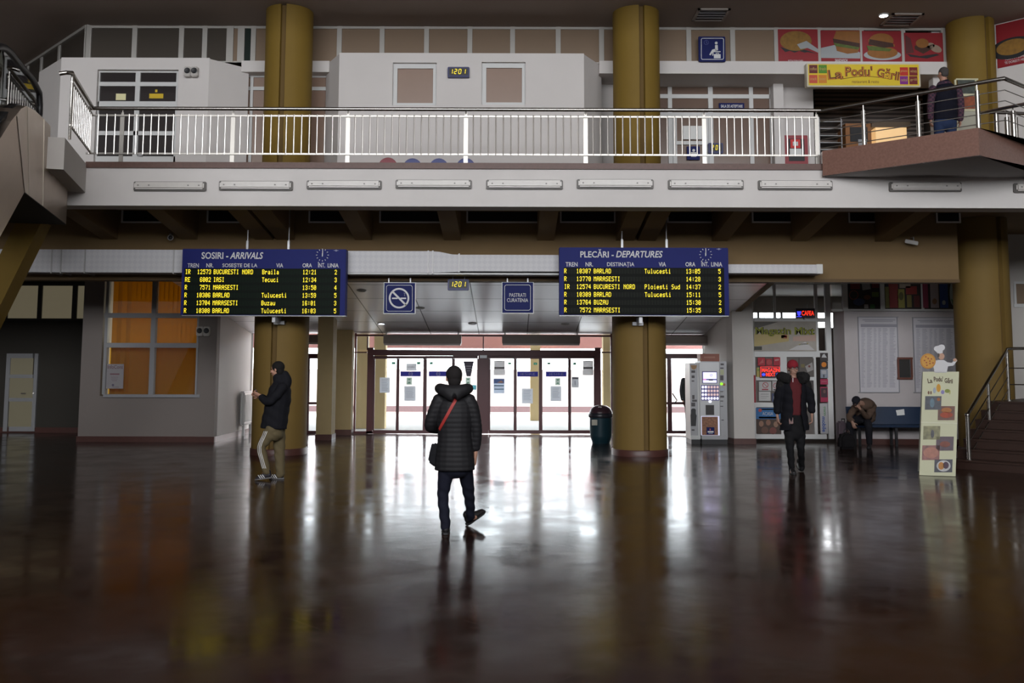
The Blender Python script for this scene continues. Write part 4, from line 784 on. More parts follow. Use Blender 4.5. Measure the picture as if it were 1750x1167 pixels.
# =================================================================== train boards
YBD = 17.02
def board(nm, lab, px0, px1, t0, t1, tled, lm, rm, title, heads, cx, cy, cr, rows, cols, pitch, hang, gl):
    r = thing(nm, lab, 'departure board', P((px0 + px1) / 2, t1, YBD))
    MB().pbox(px0, t0, px1, t1, YBD, .22).build('housing', M_blue2, r, bevel=.008)
    MB().pbox(px0, t1 - .2, px1, t1 + 1.2, YBD + .01, .2).build('bottom_strip', M_alu, r)
    MB().pbox(lm, tled, rm, t1 - 1.2, YBD - .006, .01).build('display', mat('led_panel' + gl, (.004, .005, .004) if gl == 'b' else (.002, .005, .003), .6, spec=.12), r)
    for k in range(6):
        m_ = MB(); yy = rows[0] + k * rows[1]
        x = lm + 1.5
        while x < rm - 3:
            m_.pbox(x, yy, x + pitch * .78, yy + 8.2, YBD - .0085, .003); x += pitch
        m_.build('cell_row', mat('led_cell' + gl, (.011, .013, .010) if gl == 'b' else (.0035, .010, .005), .6, spec=.12), r)
    m_ = MB(); a0 = P(px0, t1, YBD); cw = PX(px0 + pitch * .76, YBD) - PX(px0, YBD); pw = PX(px0 + pitch, YBD) - PX(px0, YBD)
    for k, row in enumerate(cols['rows']):
        z1 = PZ(rows[0] + k * rows[1], YBD, (px0 + px1) / 2); ch = z1 - PZ(rows[0] + k * rows[1] + 8.0, YBD, (px0 + px1) / 2)
        for (tx, xx, al) in zip(row, cols['x'], cols['al']):
            x = PX(xx, YBD, 500); x = x - len(tx) * pw + (pw - cw) if al else x
            led(m_, tx, x, z1, YBD - .012, cw, ch, pw)
    m_.build('led_text', M_led, r)
    for tx, a, bb, c, d, shr in title: ptext('title', tx, M_txt, r, a, c, bb, d, YBD - .002, shear=shr, bold=.018)
    for tx, a, bb, c, d in heads: ptext('heading', tx, M_txt, r, a, c, bb, d, YBD - .002, bold=.012)
    m_ = MB()
    for k in range(12):
        a = k * PI / 6; s, c = math.sin(a), math.cos(a)
        q0, q1 = (cx + s * cr, cy - c * cr), (cx + s * (cr - 2.2), cy - c * (cr - 2.2)); t = .45
        ppoly(m_, [(q0[0] + c * t, q0[1] + s * t), (q0[0] - c * t, q0[1] - s * t), (q1[0] - c * t, q1[1] - s * t), (q1[0] + c * t, q1[1] + s * t)], YBD - .001)
    m_.build('clock_marks', M_txt, r)
    MB().pbox(cx - .3, cy - 10, cx + .9, cy + 1.5, YBD - .004, .003).pbox(cx - .8, cy - 3, cx + .4, cy + 2.5, YBD - .004, .003).build('clock_hands', M_txt, r)
    lx = px1 - 16 if gl == 'a' else px1 - 17; ly = t0 + 2.5
    ppoly(MB(), [(lx - 5, ly), (lx - 1.5, ly - .6), (lx, ly - 1.6), (lx + 1.5, ly - .6), (lx + 5, ly), (lx + 1.5, ly + .8), (lx, ly + 2), (lx - 1.5, ly + .8)], YBD - .001).build('winged_emblem', mat('faint_white', (.25, .26, .36), .6), r)
    for xx in hang:
        X = PX(xx, YBD + .1, 420); MB().box(X - .02, X + .02, YBD + .08, YBD + .12, PZ(t0 + 1, YBD + .1, xx), PZ(t0 - 14, YBD + .1, xx)).cyl((X, YBD + .1, PZ(t0 - 14, YBD + .1, xx)), (X, YBD + .1, ZFL - .45), .012, 8).build('hanger', M_alu, r)
    xc_ = XcL if gl == 'a' else XcR
    bx = PX(470 if gl == 'a' else 1094, YBD + .2, 545)
    MB().box(bx - .10, bx + .10, YBD + .5, YBD + .60, PZ(553, YBD + .2, 480), PZ(547, YBD + .2, 480)).box(bx - .03, bx + .03, YBD + .1, YBD + .56, PZ(551, YBD + .2, 480), PZ(540, YBD + .2, 480)).build('bracket', M_alu, r)
    return r
board('arrivals_board', 'blue ARRIVALS train board with yellow LED rows, hung at left', 310, 590.5, 425.5, 539, 458.8, 314, 581,
      (('SOSIRI -', 344.4, 390.5, 431, 442.4, 0), ('ARRIVALS', 393, 450, 431, 442.4, .22)),
      (('TREN', 320.5, 340, 450, 457), ('NR.', 352.7, 365, 450, 457), ('SOSEȘTE DE LA', 380, 440, 450, 458.5), ('VIA', 472, 484, 450, 457), ('ORA', 517, 533.3, 450, 457), ('ÎNT.', 543, 555.5, 447.5, 457), ('LINIA', 560, 578.7, 450, 457)),
      551, 435.8, 11, (460.8, 13.25), {'x': (316, 359.8, 364.5, 447.6, 517, 571.5), 'al': (0, 1, 0, 0, 0, 0), 'rows': (
          ('IR', '12573', 'BUCURESTI NORD', 'Braila', '12:21', '2'), ('RE', '6002', 'IASI', 'Tecuci', '12:34', '3'), ('R', '7571', 'MARASESTI', '', '13:50', '4'),
          ('R', '10306', 'BARLAD', 'Tulucesti', '13:59', '5'), ('R', '13704', 'MARASESTI', 'Buzau', '16:01', '3'), ('R', '10308', 'BARLAD', 'Tulucesti', '16:03', '5'))}, 4.88, (423, 493.5), 'a')
board('departures_board', 'blue DEPARTURES train board with yellow LED rows, hung at right', 956, 1245.5, 423, 539, 457.5, 963.5, 1238,
      (('PLECĂRI -', 991.7, 1048.8, 425.8, 440, 0), ('DEPARTURES', 1052.8, 1132.4, 428.8, 440, .22)),
      (('TREN', 966.7, 987, 448, 455.3), ('NR.', 1000.7, 1013.5, 448, 455.3), ('DESTINAȚIA', 1037.5, 1084, 448, 457), ('VIA', 1125.8, 1138, 448, 455.3), ('ORA', 1171.5, 1188.3, 448, 455.3), ('ÎNT.', 1198, 1210.6, 445.5, 455.3), ('LINIA', 1215.5, 1234, 448, 455.3)),
      1206, 435, 11, (459.5, 13.3), {'x': (964.3, 1009.6, 1014.8, 1101.8, 1172.6, 1228), 'al': (0, 1, 0, 0, 0, 0), 'rows': (
          ('R', '10307', 'BARLAD', 'Tulucesti', '13:05', '5'), ('R', '13770', 'MARASESTI', '', '14:28', '3'), ('IR', '12574', 'BUCURESTI NORD', 'Ploiesti Sud', '14:37', '2'),
          ('R', '10309', 'BARLAD', 'Tulucesti', '15:11', '5'), ('R', '13764', 'BUZAU', '', '15:30', '2'), ('R', '7572', 'MARASESTI', '', '15:35', '3'))}, 5.1, (1063, 1139), 'b')
# =================================================================== ducts
M_duct = bpy.data.materials.new('embossed_duct'); M_duct.use_nodes = True; nt = M_duct.node_tree; b = nt.nodes['Principled BSDF']; tc = nt.nodes.new('ShaderNodeTexCoord'); mp = nt.nodes.new('ShaderNodeMapping'); mp.inputs['Rotation'].default_value = (0, PI / 4, 0)
vo = nt.nodes.new('ShaderNodeTexChecker'); vo.inputs['Scale'].default_value = 14; vo.inputs[1].default_value = (.56, .55, .56, 1); vo.inputs[2].default_value = (.52, .51, .53, 1); nt.links.new(tc.outputs['Object'], mp.inputs[0]); nt.links.new(mp.outputs[0], vo.inputs[0]); nt.links.new(vo.outputs[0], b.inputs['Base Color']); b.inputs['Roughness'].default_value = .55
YD = 17.31
dz = lambda y: PZ(y, YD, 700)
M_fl = mat('duct_flange', (.42, .41, .41), .5, .3)
def flange(r, *fs):
    for xx, t0, t1 in fs: MB().box(PX(xx, YD) - .012, PX(xx, YD) + .012, YD - .015, YD + .41, dz(t1), dz(t0)).build('flange', M_fl, r)
r = thing('air_duct', 'white embossed air duct at the left, running to the arrivals board', 'air duct', P(150, 468, YD + .2))
MB().box(PX(-60, YD), XcL - .45, YD, YD + .40, dz(467), dz(428)).build('run', M_duct, r); flange(r, (86, 428, 469), (102, 428, 469), (143, 428, 469), (295, 428, 469))
r = thing('air_duct', 'white embossed air duct between the two train boards', 'air duct', P(760, 468, YD + .2))
MB().box(XcL + .45, PX(735, YD), YD, YD + .40, dz(466), dz(429)).build('wide_run', M_duct, r)
MB().prism([(PX(735, YD), YD, dz(466)), (PX(735, YD), YD, dz(429)), (PX(750, YD), YD, dz(430)), (PX(772, YD), YD, dz(434.5)), (PX(786, YD), YD, dz(435)), (PX(786, YD), YD, dz(464))], (0, .40, 0)).build('reducer', M_duct, r)
MB().box(PX(786, YD), XcR - .45, YD, YD + .40, dz(463), dz(435)).build('narrow_run', M_duct, r)
MB().box(PX(592, YD), PX(955, YD), YD + .02, YD + .4, dz(468.5), dz(466)).build('tray', M_frame, r); flange(r, (731, 428, 468), (739, 428, 468), (784, 433, 465))
r = thing('air_duct', 'flat white air duct end right of the departures board', 'air duct', P(1330, 466, YD + .2))
MB().box(XcR + .45, PX(1397, YD), YD, YD + .40, dz(465), dz(450)).build('flat_run', M_duct, r)
MB().box(PX(1397, YD), PX(1407, YD), YD - .01, YD + .41, dz(465.5), dz(449.5)).build('end_cap', M_frame, r)
# =================================================================== hanging signs
YSG = YX - .12
s = thing('sign', 'square blue no smoking sign hanging under the cross beam', 'sign', P(683, 537, YSG)); MB().pbox(655.5, 482.5, 710.5, 536.5, YSG + .004, .025).build('border', M_txt, s); MB().pbox(656.5, 483.5, 709, 535, YSG, .006).build('plate', M_blue, s)
m_ = MB(); rrect(m_, 660, 487, 705, 532, 4, .7, YSG - .001); ring(m_, 682, 509.5, 17.5, 3, YSG - .002)
t = 1.6 / 2 ** .5; ppoly(m_, [(670 - t, 497.5 + t), (670 + t, 497.5 - t), (694 + t, 521.5 - t), (694 - t, 521.5 + t)], YSG - .002); m_.pbox(670, 508.5, 679.5, 511, YSG - .005, .003); m_.pbox(684.5, 508.5, 694, 511, YSG - .005, .003); m_.build('no_smoking_symbol', M_txt, s)
m_ = MB(); m_.tube([P(692, 506, YSG - .003), P(691, 503.5, YSG - .003), P(692.5, 502, YSG - .003), P(690, 500.5, YSG - .003)], .006, 6); m_.build('smoke', mat('faint_white', (.25, .26, .36), .6), s)
s2 = thing('sign', 'square blue PASTRATI CURATENIA sign hanging under the cross beam', 'sign', P(885, 536, YSG)); MB().pbox(857.5, 482, 912, 536, YSG + .004, .025).build('border', M_txt, s2); MB().pbox(858.5, 482.5, 911, 534.5, YSG, .006).build('plate', M_blue, s2)
rrect(MB(), 862, 486.5, 907, 530.5, 4, .7, YSG - .001).build('outline', M_txt, s2); ptext('lettering', 'PASTRATI', M_txt, s2, 870.5, 501, 898.5, 507.3, YSG - .002); ptext('lettering', 'CURATENIA', M_txt, s2, 866.5, 509.8, 902.5, 516, YSG - .002)
for o, xs_ in ((s, (664, 701)), (s2, (867, 902))):
    for xx in xs_: MB().box(PX(xx, YSG) - .012, PX(xx, YSG) + .012, YSG + .005, YSG + .02, PZ(484, YSG, xx), PZ(475, YSG, xx)).build('hanger', M_alu, o)
# =================================================================== small wall devices
def horn(px0, py0, px1, py1, Y, lab):
    r = thing('loudspeaker', lab, 'loudspeaker', P((px0 + px1) / 2, py1, Y)); w_ = (px1 - px0) / 2
    for k in range(2):
        a = px0 + k * w_; o = MB().pbox(a, py0, a + w_ - .6, py1, Y - .12, .12).build('cabinet', mat('speaker_beige', (.48, .45, .42), .5), r, bevel=.015)
        c = P(a + w_ / 2, (py0 + py1) / 2 - 1, Y - .125); MB().lathe(c, [(.055, 0), (.06, .004), (.05, .008), (.02, .002)], 20, axis=(0, -1, 0)).build('cone', M_black, o)
    return r
horn(314, 113, 337.5, 130, YK, 'twin white loudspeaker on the upper left wall'); horn(335, 558, 358.5, 574, YR, 'twin loudspeaker beside the orange blinds window')
for lab, px, py, dx in (('small bracketed camera under the balcony at left', 294, 408, -1), ('small white bullet camera under the balcony at right', 1558, 414, 1)):
    p = P(px, py, YX - .15); r = thing('security_camera', lab, 'camera', (p.x, YX, p.z))
    MB().tube([(p.x + .05 * dx, YX, p.z + .10), (p.x + .05 * dx, YX - .12, p.z + .10), (p.x + .04 * dx, YX - .15, p.z)], .012, 8).build('bracket', mat('camera_grey', (.3, .29, .28), .5), r)
    if dx > 0: MB().obox(p, Vector((.10, -.05, -.03)), Vector((.016, .032, 0)), Vector((.008, 0, .035))).build('body', mat('camera_white', (.5, .48, .46), .5), r, bevel=.008)
    else:
        MB().ball((p.x - .02, p.y, p.z + .02), .05, 14, 8).build('dome', M_black, r, smooth=True); MB().tube([(p.x - .02 + .05 * math.cos(k * PI / 8), p.y - .03, p.z + .02 + .05 * math.sin(k * PI / 8)) for k in range(16)], .009, 6, closed=True).build('ring', mat('camera_grey', (.3, .29, .28), .5), r)
# soffit downlights
def sof(px, py):
    d = ray(px, py); nn = Vector((0, -(ZS1 - ZS0), (YS1 - YS0))); return CAMP + d * ((Vector((0, YS0, ZS0)) - CAMP).dot(nn) / d.dot(nn))
for px, py, lit, lab in ((652, 553, 1, 'lit round downlight in the metal soffit'), (618, 496, 0, 'unlit downlight in the soffit near the arrivals board'), (718, 526, 0, 'unlit downlight in the soffit right of the no smoking sign'), (807.5, 552.5, 0, 'unlit downlight in the soffit at the middle rear'), (966, 553, 0, 'unlit downlight in the soffit below the departures board left end')):
    p = sof(px, py); nn = Vector((0, (ZS1 - ZS0), -(YS1 - YS0))).normalized(); r = thing('downlight', lab, 'downlight', p)
    MB().lathe(p, [(.10, -.01), (.10, .012), (.085, .018), (.07, .004), (.05, -.006)], 24, axis=nn).build('rim', mat('rim_white', (.5, .5, .5), .4), r, smooth=True)
    MB().lathe(p, [(.07, .0), (.06, .008), (.03, .012)], 20, axis=nn).build('bulb', mat('downlight_on', (1, 1, 1), .5, emit=(.85, .88, 1), es=9) if lit else mat('bulb_off', (.3, .3, .32), .3), r, smooth=True)
# air curtains over the doors
for lab, a, bb, t0, t1, Y in (('long brown air curtain over the left sliding doors', 655, 788, 571.5, 590, YB - .45), ('long brown air curtain over the right sliding doors', 858, 991.5, 572, 590, YB - .45), ('brown air curtain over the door by the coffee machines', 1128, 1213, 574, 590, YB - .45), ('brown air curtain over the door left of the near square pillar', 512, 548, 573, 588, YB - .45)):
    r = thing('air_curtain', lab, 'air curtain', P((a + bb) / 2, t1, Y)); MB().pbox(a, t0, bb, t1 - 3, Y, .30).build('casing', mat('curtain_brown', (.20, .165, .14), .5), r, bevel=.01)
    MB().pbox(a + 1, t1 - 3, bb - 1, t1, Y + .02, .26).build('outlet', mat('curtain_light', (.42, .38, .36), .5), r)
    MB().pbox(a + 4, t0 - 3, a + 6, t0 + 4, Y + .29, .14).pbox(bb - 6, t0 - 3, bb - 4, t0 + 4, Y + .29, .14).build('bracket', M_alu, r)
# radiator on the left side wall
def sidewall(px):   # y along the side wall
    p0, p1 = Vector((xc, YR + .1, 0)), Vector((XL, YB, 0)); n = Vector((p1.y - p0.y, -(p1.x - p0.x), 0)); q = Vp(px, 700, p0, n); return q
q = sidewall(407); yr0 = q.y; yr1 = min(YB - .1, yr0 + 1.3); xr = q.x + .05
r = thing('radiator', 'white panel radiator on the white side wall left of the column', 'radiator', (xr, yr0, .2))
MB().box(xr, xr + .10, yr0, yr1, .28, 1.02).build('body', mat('radiator_white', (.55, .54, .53), .4), r, bevel=.01)
m_ = MB(); k = yr0 + .04
while k < yr1 - .03: m_.box(xr + .10, xr + .112, k, k + .03, .33, .97); k += .06
m_.build('fins', M_frame, r); MB().box(xr + .01, xr + .09, yr0 - .03, yr1, 1.03, 1.05).build('top_grille', M_alu, r); MB().box(xr + .02, xr + .08, yr0 + .1, yr0 + .14, 0, .29).box(xr + .02, xr + .08, yr1 - .14, yr1 - .1, 0, .29).cyl((xr + .05, yr0 - .06, .25), (xr + .05, yr1, .25), .014).cyl((xr + .05, yr0 - .04, .25), (xr + .05, yr0 - .04, 1.0), .012).build('pipe', M_frame, r)
# =================================================================== stairs at the lower right
SB = Zp(1657, 800, 0); eS = Vector((1, 1.02, 0)).normalized(); wS = Vector((eS.y, -eS.x, 0))
NST, RUN, RISE = 7, .315, .152
st = sroot('staircase', 'dark brown stone staircase rising to the right', 'stairs', SB)
M_step = mat('stair_stone', (.030, .012, .007), .45, var=.25, scale=20)
o0 = SB - wS * .22 - eS * .22
for k in range(NST):
    a = o0 + eS * (RUN * k); L_ = (RUN * (NST - k) + 3.0)
    MB().prism([a, a + wS * 3.2, a + wS * 3.2 + eS * L_, a + eS * L_], (0, 0, .0001)).build('x', M_step, st) if False else None
    bt = MB().prism([a + Vector((0, 0, RISE * k)), a + wS * 3.2 + Vector((0, 0, RISE * k)), a + wS * 3.2 + eS * L_ + Vector((0, 0, RISE * k)), a + eS * L_ + Vector((0, 0, RISE * k))], (0, 0, RISE - .03))
    bt.build('riser', M_step, st)
    c = a - eS * .02 + Vector((0, 0, RISE * (k + 1) - .03))
    MB().prism([c, c + wS * 3.2, c + wS * 3.2 + eS * (L_ if k == NST - 1 else RUN + .06), c + eS * (L_ if k == NST - 1 else RUN + .06)], (0, 0, .03)).build('tread', M_step, st)
sr = thing('stair_railing', 'steel stair railing with thin bars climbing beside the dark steps', 'railing', SB)
up = Vector((0, 0, 1)); sv = eS * RUN + up * RISE
n0 = SB + up * .0; T1 = SB + sv * NST; H_ = .88
MB().cyl(n0, n0 + up * H_, .035, 14).ball(n0 + up * H_, .042, 12, 8).lathe(n0, [(.07, 0), (.07, .015), (.04, .02)], 16).build('newel_post', M_steel, sr, smooth=True)
pm = SB + sv * 3.5; MB().cyl(pm + up * -.0, pm + up * (H_ - .02), .025, 12).build('post', M_steel, sr, smooth=True)
MB().cyl(T1, T1 + up * (H_ + .03), .028, 12).lathe(T1, [(.06, 0), (.06, .012), (.03, .02)], 14).build('post', M_steel, sr, smooth=True)
P0, P1 = n0 + up * H_, T1 + up * (H_ + .06); P2 = P1 + wS * 2.2
MB().tube([P0, P0 + (P1 - P0) * .98, P1 + up * .015, P1 + wS * .06 + up * .02, P2 + up * .02], .028, 12).build('handrail', M_steel, sr, smooth=True)
for h in (.20, .42, .65): MB().tube([n0 + up * h, T1 + up * (h + .02)], .011, 8).build('bar', M_steel, sr)
for h in (.30, .60): MB().tube([T1 + up * h, T1 + wS * 2.2 + up * h], .010, 8).build('bar', M_steel, sr)
for k in (.95, 2.0): q = T1 + wS * k; MB().cyl(q, q + up * (H_ + .06), .025, 10).build('post', M_steel, sr, smooth=True)
# =================================================================== things at the shop and bench wall
Yw = YW - .012
def timetable(a, bb, t0, t1, lab):
    r = thing('timetable', lab, 'timetable', P((a + bb) / 2, t1, Yw)); MB().pbox(a, t0, a + 1.2, t1, Yw - .02, .03).pbox(bb - 1.2, t0, bb, t1, Yw - .02, .03).pbox(a, t0, bb, t0 + 1.2, Yw - .02, .03).pbox(a, t1 - 1.2, bb, t1, Yw - .02, .03).build('frame', mat('thin_frame', (.28, .28, .30), .4), r)
    MB().pbox(a, t0, bb, t1, Yw, .01).build('sheet', mat('timetable_paper', (.52, .50, .53), .7), r)
    m_ = MB().pbox(a + 6, t0 + 5, bb - 6, t0 + 6.2, Yw - .003, .003).pbox(a + 10, t0 + 7.5, bb - 10, t0 + 8.6, Yw - .003, .003).pbox(a + 3, t0 + 13, bb - 3, t0 + 18, Yw - .003, .003); y = t0 + 20
    rnd = random.Random(a)
    while y < t1 - 8:
        x = a + 4
        for wd in (7, 9, 5, 5, 9, 11):
            sc2 = (bb - a) / 66; l = wd * sc2 * rnd.uniform(.55, .95); m_.pbox(x, y, x + l, y + .75, Yw - .003, .003); x += (wd + 2.4) * sc2
        y += 2.0
    m_.build('printed_rows', mat('print_mid', (.30, .29, .33), .8), r)
timetable(1468, 1536, 541, 671, 'framed timetable sheet above the bench, left one'); timetable(1562, 1634, 542, 671, 'framed timetable sheet half behind the chef board, right one')
r = thing('mirror', 'small brown framed mirror between the two timetables', 'mirror', P(1547, 649, Yw)); MB().pbox(1534, 610.5, 1560, 614, Yw - .03, .04).pbox(1534, 645, 1560, 648.5, Yw - .03, .04).pbox(1534, 614, 1537, 645, Yw - .03, .04).pbox(1557, 614, 1560, 645, Yw - .03, .04).build('frame', mat('brown_frame', (.12, .035, .02), .5), r); MB().pbox(1536, 614, 1558, 645, Yw - .005, .01).build('pane', mat('mirror', (.35, .38, .42), .06, .9), r)
# bench
yb = 20.05
r = thing('bench', 'long blue bench against the wall under the timetables', 'bench', P(1520, 740, yb)); x0, x1 = PX(1452, yb), PX(1600, yb); M_bb = mat('bench_blue', (.005, .020, .055), .4, var=.1)
MB().box(x0, x1, yb, yb + .40, .40, .45).build('seat', M_bb, r, bevel=.01); MB().prism([(x0, yb + .36, .45), (x0, yb + .39, .45), (x0, yb + .47, .82), (x0, yb + .44, .82)], (x1 - x0, 0, 0)).build('backrest', M_bb, r)
for X in (x0 + .15, (x0 + x1) / 2, x1 - .1):
    for q in (.33, .06): MB().box(X - .025, X + .025, yb + q, yb + q + .05, 0, .40).build('leg', M_black, r)
MB().prism([Vp(*q, Vector((0, yb + .40, .64)), Vector((0, 1, -.2))) for q in ((1531, 701), (1545, 699), (1546, 709), (1533, 710))], (0, -.003, 0)).build('sticker', M_paper, r)
# case and bag by the sitting man
r = thing('suitcase', 'pinkish grey suitcase at the left end of the bench', 'suitcase', P(1440, 756, 20.1)); ya = 20.1
MB().pbox(1435, 720, 1447, 755, ya, .22).build('shell', mat('case_pink', (.12, .085, .105), .6), r, bevel=.03); MB().pbox(1438, 716, 1439, 722, ya + .1, .02).pbox(1443, 716, 1444, 722, ya + .1, .02).pbox(1438, 715, 1444, 717, ya + .1, .02).build('handle', M_black, r)
bx_, by_ = P(1447, 757, 19.5).x, 19.5
r = thing('bag', 'black bag on the floor before the suitcase and the sitting person', 'bag', (bx_, by_, 0)); mk = mat('bag_black', (.010, .009, .010), .85, spec=.15)
MB().prism([(bx_ - .17, by_ - .10, 0), (bx_ + .17, by_ - .10, 0), (bx_ + .155, by_ - .10, .24), (bx_ + .08, by_ - .10, .33), (bx_ - .09, by_ - .10, .34), (bx_ - .16, by_ - .10, .25)], (0, .20, 0)).build('body', mk, r, smooth=True, bevel=.045, seg=4)
MB().box(bx_ - .11, bx_ + .11, by_ - .125, by_ - .09, .04, .18).build('pocket', mk, r, bevel=.015)
MB().tube([(bx_ - .06, by_, .32), (bx_ - .03, by_, .40), (bx_ + .03, by_, .40), (bx_ + .06, by_, .32)], .012).build('strap', M_black, r)
# shop banner, signs
b_ = thing('shop_banner', 'pale Magazin Mixt picture banner over the shop door', 'banner', P(1341, 599, YS)); Y0 = YS - .02
MB().pbox(1288, 549, 1395, 600, Y0, .02).build('sheet', mat('banner_pale', (.34, .31, .27), .6, var=.35, scale=3), b_)
rn = random.Random(3); 
for nm, pts, c in (('shelf_stripe', [(1289, 550), (1330, 550), (1289, 562)], (.12, .11, .10)), ('shelf_stripe', [(1289, 570), (1348, 572), (1348, 583), (1289, 592)], (.42, .33, .14)), ('shelf_stripe', [(1335, 573), (1345, 572), (1345, 579), (1335, 579)], (.35, .04, .03)), ('shelf_stripe', [(1355, 575), (1394, 572), (1394, 583), (1355, 583)], (.46, .32, .26)), ('shelf_stripe', [(1348, 598), (1376, 584), (1392, 598)], (.50, .48, .47)), ('shelf_stripe', [(1365, 588), (1381, 586), (1381, 589), (1365, 590)], (.45, .36, .08)), ('shelf_stripe', [(1289, 592), (1302, 592), (1302, 598), (1289, 598)], (.05, .05, .04))):
    ppoly(MB(), pts, Y0 - .001).build(nm, mat('b_%.2f%.2f' % (c[0], c[1]), c, .6), b_)
for tx, a, bb in (('Magazin', 1291, 1352), ('Mixt', 1358, 1392)):
    ptext('lettering_edge', tx, mat('olive_dark', (.06, .06, .005), .6), b_, a, 559, bb, 575 if tx == 'Magazin' else 572, Y0 - .004, bold=.05); ptext('lettering', tx, mat('olive_green', (.26, .27, .02), .6), b_, a, 559, bb, 575 if tx == 'Magazin' else 572, Y0 - .008)
M_ledr = mat('led_red', (.3, .02, .01), .5, emit=(1, .03, .012), es=1.0); M_ledb = mat('led_blue', (.02, .02, .3), .5, emit=(.06, .06, 1), es=.8); M_sgn = mat('led_sign_back', (.015, .008, .03), .4)
r = thing('led_sign', 'red glowing MAGAZIN MIXT LED sign on the shop door', 'sign', P(1317, 645, YS - .05)); MB().pbox(1299, 626, 1333.5, 645, YS - .06, .03).build('panel', M_sgn, r)
ptext('lettering', 'MAGAZIN', M_ledr, r, 1302, 629, 1331.5, 635.5, YS - .062, bold=.02); ptext('lettering', 'MIXT', M_ledr, r, 1309, 636.8, 1325, 643, YS - .062, bold=.02); m_ = MB().pbox(1299.5, 626.5, 1333, 627.6, YS - .064, .003).pbox(1299.5, 626.5, 1300.8, 644.5, YS - .064, .003).pbox(1332, 626.5, 1333, 644.5, YS - .064, .003); m_.build('border', mat('led_red_dim', (.3, .02, .01), .5, emit=(1, .03, .03), es=.5), r); m_ = MB(); disc(m_, 1305, 640, 3, 2.4, YS - .062); disc(m_, 1329, 640, 2.4, 2.2, YS - .062); m_.build('blue_dots', M_ledb, r)
r = thing('led_sign', 'red CAFEA LED sign with a blue cup above the shop door', 'sign', P(1376, 543, YS - .08)); MB().pbox(1360, 527, 1392.5, 543, YS - .10, .03).build('panel', M_sgn, r); ptext('lettering', 'CAFEA', M_ledr, r, 1370, 531, 1391, 539, YS - .102, bold=.015)
m_ = MB(); ppoly(m_, [(1362, 532), (1369, 532), (1368, 538), (1365.5, 540), (1363, 538)], YS - .102); m_.pbox(1361.5, 540.5, 1370, 541.5, YS - .104, .003); m_.build('cup_symbol', M_ledb, r); MB().pbox(1379, 520, 1380.5, 527, YS - .09, .01).pbox(1375, 541, 1377, 546, YS - .09, .1).build('hanger', M_alu, r)
# posters on the shop door
Yp = YS - .004
def poster(px0, py0, px1, py1, col, lab, bits=(), Y=None, nm='poster', cat='poster', grp=None, rough=.6):
    Y = Yp if Y is None else Y
    r = thing(nm, lab, cat, P((px0 + px1) / 2, py1, Y), grp)
    if nm == 'notice':          # thin paper on glass lets daylight through
        ms = mat('np_%.3f_%.3f_%.3f' % col, col, rough); nt = ms.node_tree
        if 'tl' not in nt.nodes:
            tl = nt.nodes.new('ShaderNodeBsdfTranslucent'); tl.name = 'tl'; tl.inputs[0].default_value = (*[min(1, c * 1.2) for c in col], 1); mx_ = nt.nodes.new('ShaderNodeMixShader'); mx_.inputs[0].default_value = .5
            nt.links.new(nt.nodes['Principled BSDF'].outputs[0], mx_.inputs[1]); nt.links.new(tl.outputs[0], mx_.inputs[2]); nt.links.new(mx_.outputs[0], nt.nodes['Material Output'].inputs[0])
        MB().add([P(px0, py1, Y), P(px1, py1, Y), P(px1, py0, Y), P(px0, py0, Y)], [(0, 1, 2, 3)]).build('sheet', ms, r)
    else: MB().pbox(px0, py0, px1, py1, Y, .004).build('sheet', mat('p_%.3f_%.3f_%.3f' % col, col, rough), r)
    for q in bits:
        k = q[0]; c = q[1]; mt = mat('p_%.3f_%.3f_%.3f' % c, c, .6)
        if k == 'b': MB().pbox(*q[2], Y - .003, .003).build('block', mt, r)
        elif k == 'd': disc(MB(), *q[2], Y - .001).build('round', mt, r)
        elif k == 'r': ring(MB(), *q[2], Y - .001).build('ring', mt, r)
        elif k == 't': ptext('lettering', q[3], mt, r, *q[2], Y - .003)
        elif k == 'p': ppoly(MB(), q[2], Y - .001).build('shape', mt, r)
    return r
RD = (.36, .02, .035); WH = (.42, .40, .40); DK = (.04, .03, .03)
poster(1295, 611, 1307.5, 625, RD, 'small red poster in the top left corner of the shop door', (('p', (.45, .1, .1), [(1297, 622), (1304, 613), (1305, 620)]),))
poster(1309, 613, 1320, 627, (.30, .02, .03), 'red rounded poster second along the top of the shop door', (('d', (.4, .06, .06), (1314.5, 619, 4.5, 4.5)),))
poster(1322, 610.5, 1333.5, 625, RD, 'red poster third along the top of the shop door', (('p', (.45, .2, .2), [(1324, 614), (1331, 613), (1331, 616), (1324, 617)]),))
poster(1293, 628, 1299, 644, (.42, .34, .10), 'narrow yellow green poster left of the red LED sign', (('b', (.2, .26, .05), (1294, 630, 1298, 634)),))
poster(1297, 652, 1318, 668, (.42, .41, .40), 'white no smoking notice on the shop door', (('r', (.35, .02, .03), (1308, 658, 5, .9)), ('b', (.3, .02, .04), (1302, 664.5, 1313, 666.5)), ('p', (.35, .02, .03), [(1304.4, 655), (1305, 654.4), (1311.6, 661), (1311, 661.6)])))
poster(1320, 651, 1333, 668, (.40, .38, .38), 'white notice with a red ring beside the no smoking notice', (('r', (.3, .02, .04), (1326, 659, 4.6, .9)), ('b', DK, (1322, 665, 1331, 667))))
poster(1297, 669, 1317, 685, (.46, .45, .44), 'white certificate sheet low on the left shop door', (('b', (.25, .24, .24), (1300, 673, 1314, 674)), ('b', (.25, .24, .24), (1300, 677, 1314, 677.7)), ('b', (.3, .29, .29), (1300, 680, 1310, 680.7))))
poster(1319, 672, 1333, 687, (.05, .06, .12), 'dark blue small poster beside the certificate sheet', (('b', (.3, .3, .3), (1322, 677, 1330, 683)),))
